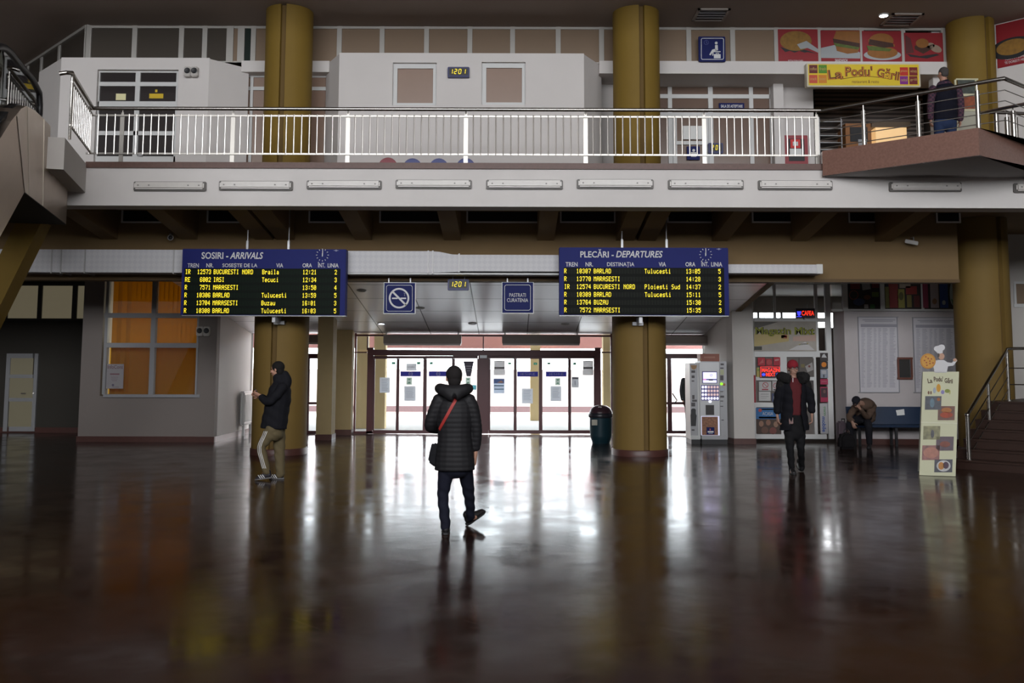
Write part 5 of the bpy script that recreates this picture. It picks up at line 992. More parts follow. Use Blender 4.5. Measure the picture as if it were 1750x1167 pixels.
poster(1292, 697, 1334, 741, (.06, .035, .025), 'blue topped group photo poster at the bottom of the shop door', (('b', (.03, .13, .32), (1292, 697, 1334, 716)), ('b', (.40, .44, .5), (1300, 698.5, 1330, 700.5)), ('t', (.5, .5, .5), (1303, 704, 1321, 709.5), 'ACASA'), ('b', (.35, .37, .4), (1297, 712, 1332, 715)), ('d', (.26, .14, .09), (1301, 724, 4, 5)), ('d', (.22, .11, .07), (1313, 722, 4, 5)), ('d', (.26, .15, .10), (1326, 725, 4, 5)), ('d', (.12, .06, .04), (1307, 735, 6, 6)), ('d', (.16, .05, .04), (1321, 736, 6, 6)), ('d', (.35, .05, .05), (1299, 701, 3, 3))))
poster(1284, 641, 1291.5, 688, (.30, .01, .025), 'narrow red panel at the left edge of the shop front', Y=YS - .006)
poster(1366, 612, 1391, 644, (.10, .085, .075), 'brown poster with a white dress shape on the right shop door', (('p', (.3, .28, .27), [(1376, 626), (1388, 619), (1390, 632), (1380, 636)]), ('b', (.16, .13, .05), (1369, 622, 1375, 628)), ('d', (.2, .05, .04), (1383, 626, 2, 2))))
poster(1384, 650, 1391, 690, (.05, .04, .04), 'dark poster strip beside the walking man on the shop door')
# strip posters beside the door
poster(1401.5, 603, 1415, 617, DK, 'black square poster with a white shape at the top of the shop strip', (('p', (.5, .5, .5), [(1404, 611), (1406, 606), (1409, 604.5), (1411, 608), (1413, 611)]),))
poster(1401.5, 617.5, 1415, 630, (.03, .02, .02), 'black square poster with an orange ball', (('d', (.6, .19, .01), (1408, 623, 4.3, 4.5)),))
poster(1402, 631, 1415, 646, (.24, .27, .32), 'pale blue grey picture poster under the orange ball', (('b', (.4, .4, .42), (1404, 633, 1412, 639)), ('b', (.05, .05, .06), (1407, 640, 1409, 645))))
poster(1402, 647.5, 1415, 657, (.34, .02, .07), 'plain pink red poster on the shop strip', (('b', (.4, .12, .15), (1404, 651, 1413, 652.5)),))
poster(1402, 661, 1415, 687, (.33, .015, .06), 'pink red poster with a dark figure on the shop strip', (('b', (.05, .02, .03), (1403, 663, 1414, 679)), ('d', (.15, .07, .06), (1409, 669, 2.2, 3))))
r = poster(1401.5, 689, 1415, 741, (.40, .39, .40), 'white vertical mobile advert at the bottom of the shop strip')
def vtext(tx, col, a, t0, bb, t1):
    p = P(a, t0, Yp); W = P(a, t0, Yp).z - P(a, t1, Yp).z; Hh = P(bb, t0, Yp).x - p.x
    text_obj('lettering', tx, mat('p_%.3f_%.3f_%.3f' % col, col, .6), r, P(a, t0, Yp), (0, 0, -1), (1, 0, 0), W, Hh, bold=.02)
vtext('mobile', (.012, .07, .30), 1404.5, 712, 1411, 738); vtext('gsm', (.10, .25, .10), 1406, 694, 1410.5, 710)
# product adverts band
def prods(a, bb, lab, bits): return poster(a, 480, bb, 528, (.02, .014, .012), lab, bits, Y=YW - .01, nm='product_advert', grp='adverts above the bench')
prods(1449, 1504, 'dark grocery advert with red and white packs, left one', (('b', (.18, .02, .02), (1453, 482, 1470, 494)), ('p', (.30, .28, .28), [(1472, 482), (1486, 481), (1488, 494), (1474, 496)]), ('r', (.25, .04, .03), (1459, 504, 8, 1.2)), ('d', (.04, .06, .14), (1468, 516, 10, 6)), ('b', (.10, .15, .02), (1490, 499, 1502, 507)), ('b', (.16, .02, .02), (1490, 483, 1502, 492)), ('b', (.28, .26, .25), (1477, 520, 1484, 527)), ('b', (.03, .12, .03), (1487, 520, 1495, 527)), ('d', (.14, .05, .02), (1482, 508, 6, 4))))
prods(1512, 1574, 'dark grocery advert with bottles and a red box, middle one', (('b', (.24, .025, .02), (1519, 481, 1535, 526)), ('b', (.20, .18, .05), (1513, 490, 1520, 526)), ('b', (.30, .26, .05), (1534, 494, 1546, 526)), ('d', (.10, .09, .02), (1540, 506, 4, 7)), ('b', (.32, .26, .20), (1537, 481, 1556, 492)), ('b', (.30, .03, .025), (1548, 489, 1567, 503)), ('b', (.24, .19, .05), (1550, 504, 1558, 525)), ('b', (.12, .02, .02), (1562, 505, 1572, 525))))
prods(1579, 1634, 'dark detergent advert with pink and blue packs, right one', (('b', (.25, .03, .07), (1577, 481, 1586, 526)), ('b', (.34, .28, .28), (1590, 481, 1604, 526)), ('d', (.24, .13, .07), (1597, 515, 4, 5)), ('b', (.02, .06, .24), (1606, 481, 1620, 526)), ('d', (.35, .38, .4), (1613, 517, 3, 4)), ('d', (.30, .34, .31), (1629, 500, 6, 22)), ('p', (.04, .22, .09), [(1625, 510), (1634, 517), (1634, 524), (1628, 520)])))
# A-board
nA = Vector((-.30, -1, .22)).normalized(); bA = Zp(1602, 813.5, 0) + Vector((0, 0, .015))
def pa(x, y, o=0): return Vp(x, y, bA + nA * o, nA)
ab = thing('a_board', 'cream folding menu board with six food photos and a cut-out chef on top', 'menu board', bA)
M_cr = mat('cream_board', (.50, .50, .34), .6)
q4 = [pa(1577, 635), pa(1639, 635), pa(1633, 814), pa(1571, 812)]
MB().prism(q4, nA * -.02).build('front_panel', M_cr, ab)
bk = [q4[0] + nA * -.03, q4[1] + nA * -.03, Vector((q4[2].x + .20, q4[2].y + .50, .01)), Vector((q4[3].x + .20, q4[3].y + .50, .01))]
MB().prism(bk, (0, .02, 0)).build('rear_panel', mat('board_back', (.33, .32, .27), .7), ab)
MB().prism([pa(1573.5, 721, .002), pa(1636.5, 723, .002), pa(1636.5, 724, .002), pa(1573.5, 722, .002)], nA * .003).build('middle_seam', mat('seam_cream', (.62, .62, .5), .6), ab)
PH = ((1581, 677, 1609, 700, (.03, .035, .05)), (1603, 694, 1632, 718, (.10, .025, .008)), (1578, 728, 1607, 751, (.17, .16, .07)), (1600, 746, 1630, 770, (.05, .02, .035)), (1576, 761, 1606, 786, (.20, .07, .06)), (1597, 785, 1628, 807, (.015, .015, .03)))
for k, (a, t0, bb, t1, c) in enumerate(PH):
    o = MB().prism([pa(a + .3, t0, .003), pa(bb, t0, .003), pa(bb - .8, t1, .003), pa(a - .5, t1, .003)], nA * .003).build('photo', mat('ph%d' % k, c, .5, var=.9, scale=16), ab)
    cx, cy = (a + bb) / 2, (t0 + t1) / 2
    D = lambda nm, rx, ry, c, dx=0, dy=0, h=.008: MB().prism([pa(cx + dx + rx * math.cos(j * PI / 12), cy + dy + ry * math.sin(j * PI / 12), h) for j in range(24)], nA * .003).build(nm, mat('f_%.2f%.2f%.2f' % c, c, .6, var=.5, scale=14), o)
    if k == 1: D('bun', 9, 4.5, (.32, .11, .02), 0, -5); D('filling', 11, 5, (.30, .04, .01), 0, 3)
    if k == 0: D('glass', 4, 8, (.10, .16, .20), -2, 0); D('fruit', 3, 3, (.25, .08, .02), 9, -6)
    if k == 2: D('bottle', 3, 7, (.07, .07, .08), 1, 2)
    if k == 3: D('platter', 9, 5, (.18, .05, .03), 0, 1)
    if k == 4: D('pizza', 13, 9.5, (.34, .15, .11), 0, 0)
    if k == 5: D('plate', 12, 9.5, (.45, .45, .45)); D('roll', 5, 6.5, (.38, .16, .03), -4, 0, .012); D('meat', 5, 6, (.05, .02, .04), 4, -1, .012)
for tx, a, bb, t0, t1, rot in (('La', 1586, 1594, 647, 655, .1), ('Podu\'', 1596, 1612, 643.5, 652, 0), ('Gării', 1614, 1628, 645, 654, -.12)):
    exA = (pa(bb, t1) - pa(a, t1)).normalized(); eyA = nA.cross(exA).normalized(); o = pa(a, t1, .003); ex_ = exA * math.cos(rot) + eyA * math.sin(rot); ey_ = eyA * math.cos(rot) - exA * math.sin(rot)
    text_obj('lettering', tx, mat('brown_text', (.07, .04, .02), .6), ab, o, ex_, ey_, (pa(bb, t1) - pa(a, t1)).length, (pa(a, t0) - pa(a, t1)).length, bold=.03)
for nm, x, y, rx, ry, c in (('bottle_picture', 1587, 671, 1.6, 3, (.14, .06, .03)), ('bottle_picture', 1591, 671, 1.4, 3, (.14, .06, .03)), ('glass_picture', 1597, 667, 2.5, 5, (.30, .33, .40)), ('beer_picture', 1604, 663, 3.6, 7, (.50, .24, .01)), ('glass_picture', 1611, 670, 3, 3.5, (.20, .18, .38)), ('leaf_picture', 1619, 668, 4.5, 3.2, (.18, .22, .03)), ('glass_picture', 1623, 670, 1.6, 4, (.38, .36, .14))):
    MB().prism([pa(x + rx * math.cos(j * PI / 8), y + ry * math.sin(j * PI / 8), .003) for j in range(16)], nA * .003).build(nm, mat('a_%.2f%.2f' % (c[0], c[2]), c, .6), ab)
ch = MB().prism([pa(1597, 637), pa(1596, 628), pa(1591, 624), pa(1596, 617), pa(1604, 615), pa(1613, 615), pa(1619, 619), pa(1627, 620), pa(1632, 613), pa(1636, 616), pa(1629, 625), pa(1620, 626), pa(1618, 637)], nA * -.012).build('chef_cutout', mat('chef_white', (.52, .51, .52), .6), ab)
for nm, x, y, rx, ry, c, h in (('chef_face', 1609, 609, 5.2, 5.6, (.42, .24, .16), .004), ('chef_hat', 1602, 596, 6, 5, (.54, .53, .54), .004), ('chef_hat', 1609, 594, 6, 5.5, (.54, .53, .54), .006), ('chef_hat', 1606, 601, 5.4, 3.2, (.54, .53, .54), .008), ('chef_hair', 1604, 607, 1.7, 3.4, (.06, .04, .03), .008), ('chef_hand', 1632, 615, 3.2, 2.8, (.42, .24, .16), .006), ('pizza', 1586, 617, 13.2, 13.2, (.42, .18, .015), .004), ('pizza_topping', 1586, 617, 10.8, 10.8, (.50, .25, .03), .008)):
    MB().prism([pa(x + rx * math.cos(j * PI / 12), y + ry * math.sin(j * PI / 12), h) for j in range(24)], nA * -.012).build(nm, mat('c_%.2f%.2f' % (c[0], c[1]), c, .6), ch)
m_ = MB(); rn = random.Random(5)
for j in range(9):
    a = j * 2.4; x, y = 1586 + (3 + j * .75) * math.cos(a), 617 + (3 + j * .75) * math.sin(a); m_.prism([pa(x + 1.5 * math.cos(i * PI / 4), y + 1.3 * math.sin(i * PI / 4), .010) for i in range(8)], nA * .002)
m_.build('pepperoni', mat('pepperoni', (.28, .05, .015), .6), ch)
MB().prism([pa(1590, 617, -.014), pa(1600, 617, -.014), pa(1612, 640, -.014), pa(1600, 640, -.014)], nA * -.01).build('stay', M_cr, ch)
# =================================================================== bin and coffee machines
Yb = 20.75; bx = PX(1027, Yb, 740)
r = thing('litter_bin', 'dark teal litter bin with a domed lid beside the right column', 'bin', (bx, Yb, 0))
MB().lathe((bx, Yb, 0), [(.19, 0), (.20, .04), (.21, .06), (.235, .14), (.24, .16), (.245, .56), (.25, .58)], 28).build('body', mat('bin_teal', (.008, .035, .05), .45), r, smooth=True)
MB().lathe((bx, Yb, 0), [(.24, .55), (.265, .56), (.28, .60), (.27, .64), (.25, .66)], 28).build('liner_bag', mat('bag_grey', (.02, .02, .028), .3), r, smooth=True)
MB().lathe((bx, Yb, 0), [(.255, .64), (.25, .68), (.21, .76), (.13, .81), (.04, .825)], 28).build('lid', mat('bin_lid', (.045, .02, .028), .3), r, smooth=True)
MB().box(bx - .07, bx - .03, Yb - .16, Yb - .13, .76, .80).box(bx - .03, bx + .0, Yb - .2, Yb - .1, .78, .80).build('lid_stripe', M_txt, r)
MB().box(bx - .22, bx - .10, Yb - .25, Yb - .235, .40, .52).build('label', mat('label_cream', (.45, .43, .36), .6), r)
Yv = 20.55
M_vs = mat('machine_silver', (.42, .42, .43), .35, .5); M_vg = mat('machine_grey', (.30, .30, .31), .4, .4)
r = thing('cup_machine', 'narrow silver vending cabinet, the left of the two coffee machines', 'vending machine', P(1184, 753, Yv))
MB().box(PX(1177, Yv), PX(1193.5, Yv), Yv, Yv + .6, .10, PZ(620, Yv, 1185)).build('cabinet', mat('machine_white', (.55, .55, .54), .4), r, bevel=.01)
MB().pbox(1179.5, 621, 1192.5, 744, Yv - .012, .014).build('door', M_vg, r); MB().box(PX(1178, Yv), PX(1193, Yv), Yv + .02, Yv + .58, 0, .10).build('plinth', M_black, r)
m_ = MB()
for t0, t1, a, bb in ((633, 637, 1181.5, 1188), (641.5, 646, 1182, 1187), (650, 652, 1182, 1186.5), (675, 682, 1183, 1187), (683, 686.5, 1183, 1191), (688, 694.5, 1181.5, 1188), (733.5, 736, 1182, 1187)): m_.pbox(a, t0, bb, t1, Yv - .016, .005)
m_.build('slots', mat('slot_dark', (.06, .055, .06), .5), r); MB().prism([P(x, y, Yv - .012) for x, y in ((1181, 700), (1183, 698), (1187, 698), (1189, 700), (1189, 707), (1190.5, 710), (1189, 728), (1181, 728), (1180, 710), (1181, 706))], (0, -.01, 0)).build('cup_hatch', M_black, r)
ppoly(MB(), [(1180, 624), (1191, 624), (1190, 629), (1186, 632), (1182, 630)], Yv - .012, .004).build('cup_emblem', mat('emblem_tan', (.35, .2, .09), .5), r)
r = thing('coffee_machine', 'silver coffee machine with a lit screen and lit buttons', 'vending machine', P(1217, 753, Yv))
MB().box(PX(1195, Yv), PX(1239.5, Yv), Yv, Yv + .62, .10, PZ(617.5, Yv, 1217)).build('cabinet', M_vg, r, bevel=.01); MB().pbox(1196, 619, 1230, 744, Yv - .03, .03).build('door', M_vs, r, bevel=.006); MB().pbox(1230.5, 620, 1239, 744, Yv - .02, .02).build('payment_panel', M_vg, r); MB().box(PX(1196, Yv), PX(1239, Yv), Yv + .02, Yv + .58, 0, .10).build('plinth', M_black, r)
Yf = Yv - .032
MB().pbox(1200, 634.5, 1225.5, 655, Yf - .004, .005).build('screen_bezel', mat('bezel_violet', (.06, .05, .16), .4), r)
s_ = MB().pbox(1201.5, 636, 1224.5, 647.5, Yf - .007, .004).pbox(1201.5, 649.5, 1224.5, 654, Yf - .007, .004).build('screen', mat('screen_on', (.5, .5, .6), .4, emit=(.62, .60, 1), es=.75), r)
MB().pbox(1201.5, 647.6, 1207, 649.4, Yf - .008, .003).build('screen_strip', mat('screen_pink', (.4, .1, .3), .5, emit=(.8, .2, .6), es=.5), r); MB().pbox(1211.5, 648, 1218.5, 650.2, Yf - .010, .003).build('screen_tab', M_black, r); m_ = MB(); ring(m_, 1215.5, 641, 2, .5, Yf - .008); m_.build('screen_icon', mat('icon_lilac', (.3, .28, .5), .5), r)
MB().pbox(1198.5, 658, 1229, 684.5, Yf - .004, .005).build('keypad', mat('keypad_lilac', (.15, .13, .30), .4), r)
for j in range(4):
    for i in range(6):
        disc(MB(), 1201.2 + i * 5.0, 661.5 + j * 6.4, 1.9, 2.2, Yf - .005, .006, 14).build('button', mat('button_white', (.6, .6, .7), .4, emit=(.82, .82, 1), es=.85) if i in (0, 1) or j == 3 else mat('button_pink', (.5, .4, .4), .4, emit=(1, .66, .62), es=.45 if j else .3), r)
disc(MB(), 1213.5, 686, 2.6, 2.3, Yf - .003, .008).build('start_button', mat('button_white', (.6, .6, .7), .4, emit=(.82, .82, 1), es=.85), r)
MB().pbox(1206, 692, 1220.5, 709, Yf - .004, .006).build('cup_door', mat('hatch_dark', (.035, .03, .03), .3), r, bevel=.004)
MB().pbox(1198.5, 711, 1229.5, 744, Yf - .004, .005).build('light_frame', mat('lit_edge', (.5, .5, .6), .4, emit=(.75, .75, 1), es=.34), r)
bean = MB().pbox(1199.5, 712, 1227, 743.5, Yf - .007, .004).build('bean_panel', mat('coffee_beans', (.22, .09, .045), .5, var=1.0, scale=26), r); MB().pbox(1207.5, 730, 1221, 742.5, Yf - .012, .006).build('blue_emblem', M_blue, bean); m_ = MB(); ppoly(m_, [(1213, 732), (1214.6, 733), (1214.2, 735.5), (1212.6, 735.5)], Yf - .013); m_.build('cup_mark', mat('mark_red', (.5, .1, .1), .5), bean); MB().pbox(1209.5, 736.5, 1219.5, 739, Yf - .016, .003).pbox(1211, 740, 1218, 740.8, Yf - .016, .003).build('word_mark', M_txt, bean)
m_ = MB()
for t0, t1, a, bb in ((621, 624, 1231.5, 1237), (628, 630, 1231, 1236.5), (641.5, 650, 1230.8, 1236.5), (676, 679.5, 1231, 1237.5), (668.5, 669.6, 1231, 1236), (684.5, 686, 1231, 1236), (693.5, 695, 1231, 1236), (717, 718.5, 1233, 1237)): m_.pbox(a, t0, bb, t1, Yv - .026, .007)
m_.build('slots', mat('slot_dark', (.06, .055, .06), .5), r); MB().pbox(1231, 631.5, 1237, 640.5, Yv - .026, .007).build('note_slot', mat('slot_yellow', (.38, .40, .24), .5), r); disc(MB(), 1233, 656, 2.6, 2.4, Yv - .022, .006).build('coin_light', mat('green_on', (.1, .5, .02), .4, emit=(.35, 1, .02), es=.65), r); disc(MB(), 1237.5, 657, 2.2, 2.4, Yv - .022, .004).build('coin_ring', mat('coin_orange', (.35, .14, .05), .4), r); MB().pbox(1231, 664, 1237, 667, Yv - .026, .007).build('card_reader', mat('card_blue', (.3, .34, .42), .4), r)
r = thing('topper_box', 'orange brown sign box standing on top of the coffee machine', 'box', P(1211, 617, Yv + .05)); MB().box(PX(1195, Yv + .05), PX(1227.5, Yv + .05), Yv + .05, Yv + .4, PZ(617.5, Yv, 1217) + .001, PZ(604.5, Yv, 1217)).build('box', mat('topper_orange', (.28, .09, .055), .5, var=.1), r); disc(MB(), 1197.5, 614, 1.8, 1.6, Yv + .05, .003).build('cup_mark', mat('emblem_tan', (.35, .2, .09), .5), r); MB().pbox(1203, 609, 1222, 612, Yv + .047, .003).build('word_mark', mat('topper_word', (.36, .15, .10), .5), r)
# paper notices on the entrance doors
Yn = YB - .115
NT = [(649, 645, 666, 671, 'white notice on the first glass leaf from the left', 0), (691, 660, 710, 685, 'white notice low on the second glass leaf from the left', 0), (694.5, 621, 712, 633.5, 'small white IESIRE sheet at the top of the second glass leaf', 1), (684.5, 634.5, 719, 643, 'blue strip with a round symbol on the second glass leaf', 2), (733, 634.5, 765, 643, 'blue strip with a round symbol on the third glass leaf', 2), (694.5, 645, 704, 657.5, 'small green arrow notice on the second glass leaf', 3), (669.5, 618.5, 675.5, 622.5, 'tiny green exit sticker on the first glass leaf', 4), (712.5, 618, 718.5, 622.5, 'tiny green exit sticker on the second glass leaf', 4), (734.5, 618.5, 740, 622.5, 'tiny green exit sticker on the third glass leaf', 4),
      (792, 617, 810, 643, 'dark triangular pennant on the fourth glass leaf', 5), (796, 645, 804, 657, 'small green arrow notice on the fourth glass leaf', 3), (787, 658, 814, 666, 'turquoise sheet on the fourth glass leaf', 6), (844, 616, 863, 641, 'grey white notice at the top of the fifth glass leaf', 7), (843.5, 647, 862, 672, 'blue picture notice on the fifth glass leaf', 8), (884, 635, 919.5, 643.5, 'blue IESIRE strip on the sixth glass leaf', 9), (892, 664, 910.5, 689.5, 'white notice low on the sixth glass leaf', 0), (868, 619, 873.5, 623, 'tiny green exit sticker on the fifth glass leaf', 4), (912, 619.5, 918, 623.5, 'tiny green exit sticker on the sixth glass leaf', 4), (933, 635, 968, 643.5, 'blue IESIRE strip on the seventh glass leaf', 9), (941, 660, 959, 685.5, 'white notice low on the seventh glass leaf', 0), (949, 646, 957.5, 658, 'small green arrow notice on the seventh glass leaf', 3), (935, 619, 941, 623, 'tiny green exit sticker on the seventh glass leaf', 4), (979.5, 619, 985, 623.5, 'tiny green exit sticker on the eighth glass leaf', 4), (977, 644, 989, 662, 'small grey notice on the eighth glass leaf', 10), (996, 616, 1014, 641, 'grey white notice at the top of the eighth glass leaf', 7), (1166, 0, 0, 0, '', -1)]
PW = (.46, .48, .52); PG = (.2, .22, .26)
for a, t0, bb, t1, lab, k in NT:
    if k < 0: continue
    A_ = dict(Y=Yn, nm='notice', cat='notice', grp='notices on the entrance doors'); w_ = bb - a; h_ = t1 - t0
    if k == 0: poster(a, t0, bb, t1, PW, lab, tuple(('b', PG, (a + 3, t0 + 3 + j * 2.6, bb - 3 - (j % 3), t0 + 3.6 + j * 2.6)) for j in range(int((h_ - 5) / 2.6))), **A_)
    elif k == 1: poster(a, t0, bb, t1, (.5, .5, .52), lab, (('t', PG, (a + 3, t0 + 5, bb - 3, t0 + 8), 'IESIRE'),), **A_)
    elif k == 2: poster(a, t0, bb, t1, (.02, .02, .16), lab, (('r', (.3, .3, .36), (a + w_ * .5, t0 + h_ / 2, 3.6, .8)), ('b', (.3, .3, .36), (a + w_ * .5 - 2.5, t0 + 3.7, a + w_ * .5 + 2.5, t0 + 4.8))), **A_)
    elif k == 3: poster(a, t0, bb, t1, (.38, .46, .40), lab, (('p', (.10, .26, .16), [(a + 1.5, t0 + 2), (bb - 1.5, t0 + 2), (a + w_ / 2, t0 + 5)]), ('p', (.10, .26, .16), [(a + w_ / 2, t0 + 7), (bb - 1.5, t0 + 10), (a + 1.5, t0 + 10)])), **A_)
    elif k == 4: poster(a, t0, bb, t1, (.05, .22, .14), lab, (('b', (.4, .45, .42), (a + 2.5, t0 + 1, a + 4, t1 - 1)),), **A_)
    elif k == 5:
        r = thing('notice', lab, 'notice', P((a + bb) / 2, t1, Yn), 'notices on the entrance doors'); ppoly(MB(), [(a, t0), (bb, t0), (bb - 5.5, t1), (a + 5.5, t1)], Yn, .004).build('sheet', mat('pennant', (.07, .06, .09), .6), r); MB().pbox(a + 4.5, t0 + 8, bb - 4.5, t0 + 9.5, Yn - .007, .003).pbox(a + 5, t0 + 12, bb - 5, t0 + 13.2, Yn - .007, .003).pbox(a + 6, t0 + 16, bb - 6, t0 + 17, Yn - .007, .003).build('lines', mat('line_pale', (.35, .34, .38), .6), r)
    elif k == 6: poster(a, t0, bb, t1, (.10, .35, .42), lab, (('b', (.3, .5, .55), (a + 3, t0 + 3, bb - 6, t0 + 4.4)),), **A_)
    elif k == 7: poster(a, t0, bb, t1, (.42, .40, .40), lab, (('b', (.2, .19, .2), (a, t0 + 11, bb, t0 + 14.5)), ('b', PG, (a + 4, t0 + .5, bb - 5, t0 + 1.6))), **A_)
    elif k == 8: poster(a, t0, bb, t1, (.40, .46, .56), lab, (('b', (.12, .2, .46), (a, t0, bb, t0 + 8)), ('p', (.55, .3, .2), [(a + 6, t0 + 7), (a + 13, t0 + 3), (bb - 1, t0 + 7)]), ('b', (.16, .26, .36), (a + 1, t0 + 11, bb - 1, t0 + 13)), ('b', (.16, .26, .36), (a + 1, t0 + 17, bb - 1, t0 + 19))), **A_)
    elif k == 9: poster(a, t0, bb, t1, (.02, .02, .16), lab, (('t', (.22, .22, .26), (a + 6, t0 + 2.2, bb - 5, t0 + 6.4), 'IESIRE'),), **A_)
    elif k == 10: poster(a, t0, bb, t1, (.38, .39, .42), lab, (('b', (.14, .14, .18), (a + 1, t0 + 1, bb - 1, t0 + 3.6)), ('b', (.2, .2, .24), (a + 5.4, t0 + 6, a + 6.6, t1 - 4))), **A_)
# info poster on the office window
poster(182, 622, 211, 664, (.30, .28, .29), 'white InfoCons poster in the corner of the office window', (('t', (.14, .04, .06), (184, 624, 210, 630), 'InfoCons'), ('b', (.2, .1, .12), (188, 638, 204, 640.5)), ('b', (.22, .18, .2), (190, 644, 202, 645)), ('b', (.22, .18, .2), (190, 647, 201, 648)), ('b', (.22, .18, .2), (191, 650, 200, 651)), ('d', (.12, .1, .16), (193, 658, 2, 2)), ('b', (.2, .16, .16), (192, 661, 203, 662))), Y=YR + .03)
# chairs up on the balcony, only their round backs show over the coping
for px, ry, c, lab in ((663, 269, (.25, .006, .02), 'red round backed chair seen over the balcony coping'), (705, 270.5, (.02, .035, .22), 'blue round backed chair next to the red one on the balcony'), (750, 270.5, (.02, .035, .22), 'blue round backed chair, middle one on the balcony'), (796, 270, (.02, .035, .22), 'blue round backed chair, last of the row on the balcony')):
    Yc = 17.6; X = PX(px, Yc, 270); zt_ = PZ(ry, Yc, px); r = thing('chair', lab, 'chair', (X, Yc, ZFL), 'round backed chairs on the balcony'); mc = mat('seat_%.2f' % c[0], c, .4)
    MB().lathe((X, Yc, zt_ - .18), [(.0, -.015), (.17, -.015), (.18, 0), (.17, .015), (0, .015)], 24, axis=(0, -1, 0)).build('backrest', mc, r, smooth=True); MB().box(X - .19, X + .19, Yc - .4, Yc - .02, zt_ - .36 - .04, zt_ - .36).build('seat', mc, r, bevel=.02)
    for sx in (-.16, .16):
        for sy in (-.36, -.05): MB().cyl((X + sx, Yc + sy, ZFL), (X + sx, Yc + sy, zt_ - .38), .012, 8).build('leg', M_steel, r)
X = PX(1112, 19.2, 265); r = thing('chair', 'blue seat beside the right column upstairs', 'chair', (X, 19.2, ZFL)); MB().pbox(1099, 260, 1126, 276, 19.2, .06).build('backrest', mat('seat_blue_b', (.015, .04, .14), .4), r, bevel=.015); MB().box(X - .17, X + .17, 18.85, 19.2, ZFL + .36, ZFL + .40).build('seat', mat('seat_blue_b', (.015, .04, .14), .4), r)
for sx in (-.14, .14): MB().cyl((X + sx, 19.05, ZFL), (X + sx, 19.05, ZFL + .36), .014, 8).build('leg', M_steel, r)
# =================================================================== people
from mathutils.bvhtree import BVHTree
def ellip(mb, c, ax, ay, az, seg=16, rings=10):
    c, ax, ay, az = map(Vector, (c, ax, ay, az)); vs = [c - az]
    for i in range(1, rings):
        t = -PI / 2 + PI * i / rings
        vs += [c + (ax * math.cos(2 * PI * k / seg) + ay * math.sin(2 * PI * k / seg)) * math.cos(t) + az * math.sin(t) for k in range(seg)]
    vs.append(c + az); L = len(vs) - 1; fs = []
    for k in range(seg):
        fs.append((0, 1 + (k + 1) % seg, 1 + k))
        for i in range(rings - 2): fs.append((1 + i * seg + k, 1 + i * seg + (k + 1) % seg, 1 + (i + 1) * seg + (k + 1) % seg, 1 + (i + 1) * seg + k))
        fs.append((L, L - seg + k, L - seg + (k + 1) % seg))
    return mb.add(vs, fs)
def limb(mb, pts, ref=(1, 0, 0), sub=5, seg=16, caps=True):
    """smooth tapering limb; pts = (point, r) or (point, r_side, r_depth)"""
    Q = [(Vector(p[0]), p[1], p[2] if len(p) > 2 else p[1]) for p in pts]; S = []
    n = len(Q)
    for i in range(n - 1):
        a, b, c, d = Q[max(i - 1, 0)], Q[i], Q[i + 1], Q[min(i + 2, n - 1)]
        for k in range(sub):
            t = k / sub; f = lambda i0, i1, i2, i3: .5 * (2 * i1 + (i2 - i0) * t + (2 * i0 - 5 * i1 + 4 * i2 - i3) * t * t + (3 * i1 - i0 - 3 * i2 + i3) * t ** 3)
            S.append((f(a[0], b[0], c[0], d[0]), f(a[1], b[1], c[1], d[1]), f(a[2], b[2], c[2], d[2])))
    S.append(Q[-1]); ref = Vector(ref); vs = []; rows = []
    T = []
    for i in range(len(S)):
        T.append((S[min(i + 1, len(S) - 1)][0] - S[max(i - 1, 0)][0]).normalized())
    R = []
    if caps:
        for s in (.95, .8, .55, .25):
            R.append((S[0][0] - T[0] * min(S[0][1], S[0][2]) * s, S[0][1] * math.sqrt(1 - s * s), S[0][2] * math.sqrt(1 - s * s), T[0]))
    for s, t in zip(S, T): R.append((*s, t))
    if caps:
        for s in (.25, .55, .8, .95): R.append((S[-1][0] + T[-1] * min(S[-1][1], S[-1][2]) * s, S[-1][1] * math.sqrt(1 - s * s), S[-1][2] * math.sqrt(1 - s * s), T[-1]))
    for p, r1, r2, t in R:
        u = ref - t * ref.dot(t)
        if u.length < .05: u = t.orthogonal()
        u.normalize(); v = t.cross(u)
        vs += [p + u * r1 * math.cos(2 * PI * k / seg) + v * r2 * math.sin(2 * PI * k / seg) for k in range(seg)]
    m = len(R); fs = [(i * seg + k, i * seg + (k + 1) % seg, (i + 1) * seg + (k + 1) % seg, (i + 1) * seg + k) for i in range(m - 1) for k in range(seg)]
    fs += [tuple(range(seg))[::-1], tuple(range((m - 1) * seg, m * seg))]
    return mb.add(vs, fs)
def LB(mb, pts, **k):                         # flesh under the clothes, slimmer than the garment over it
    return limb(mb, [(p[0], *[q * .70 for q in p[1:]]) for p in pts], **k)
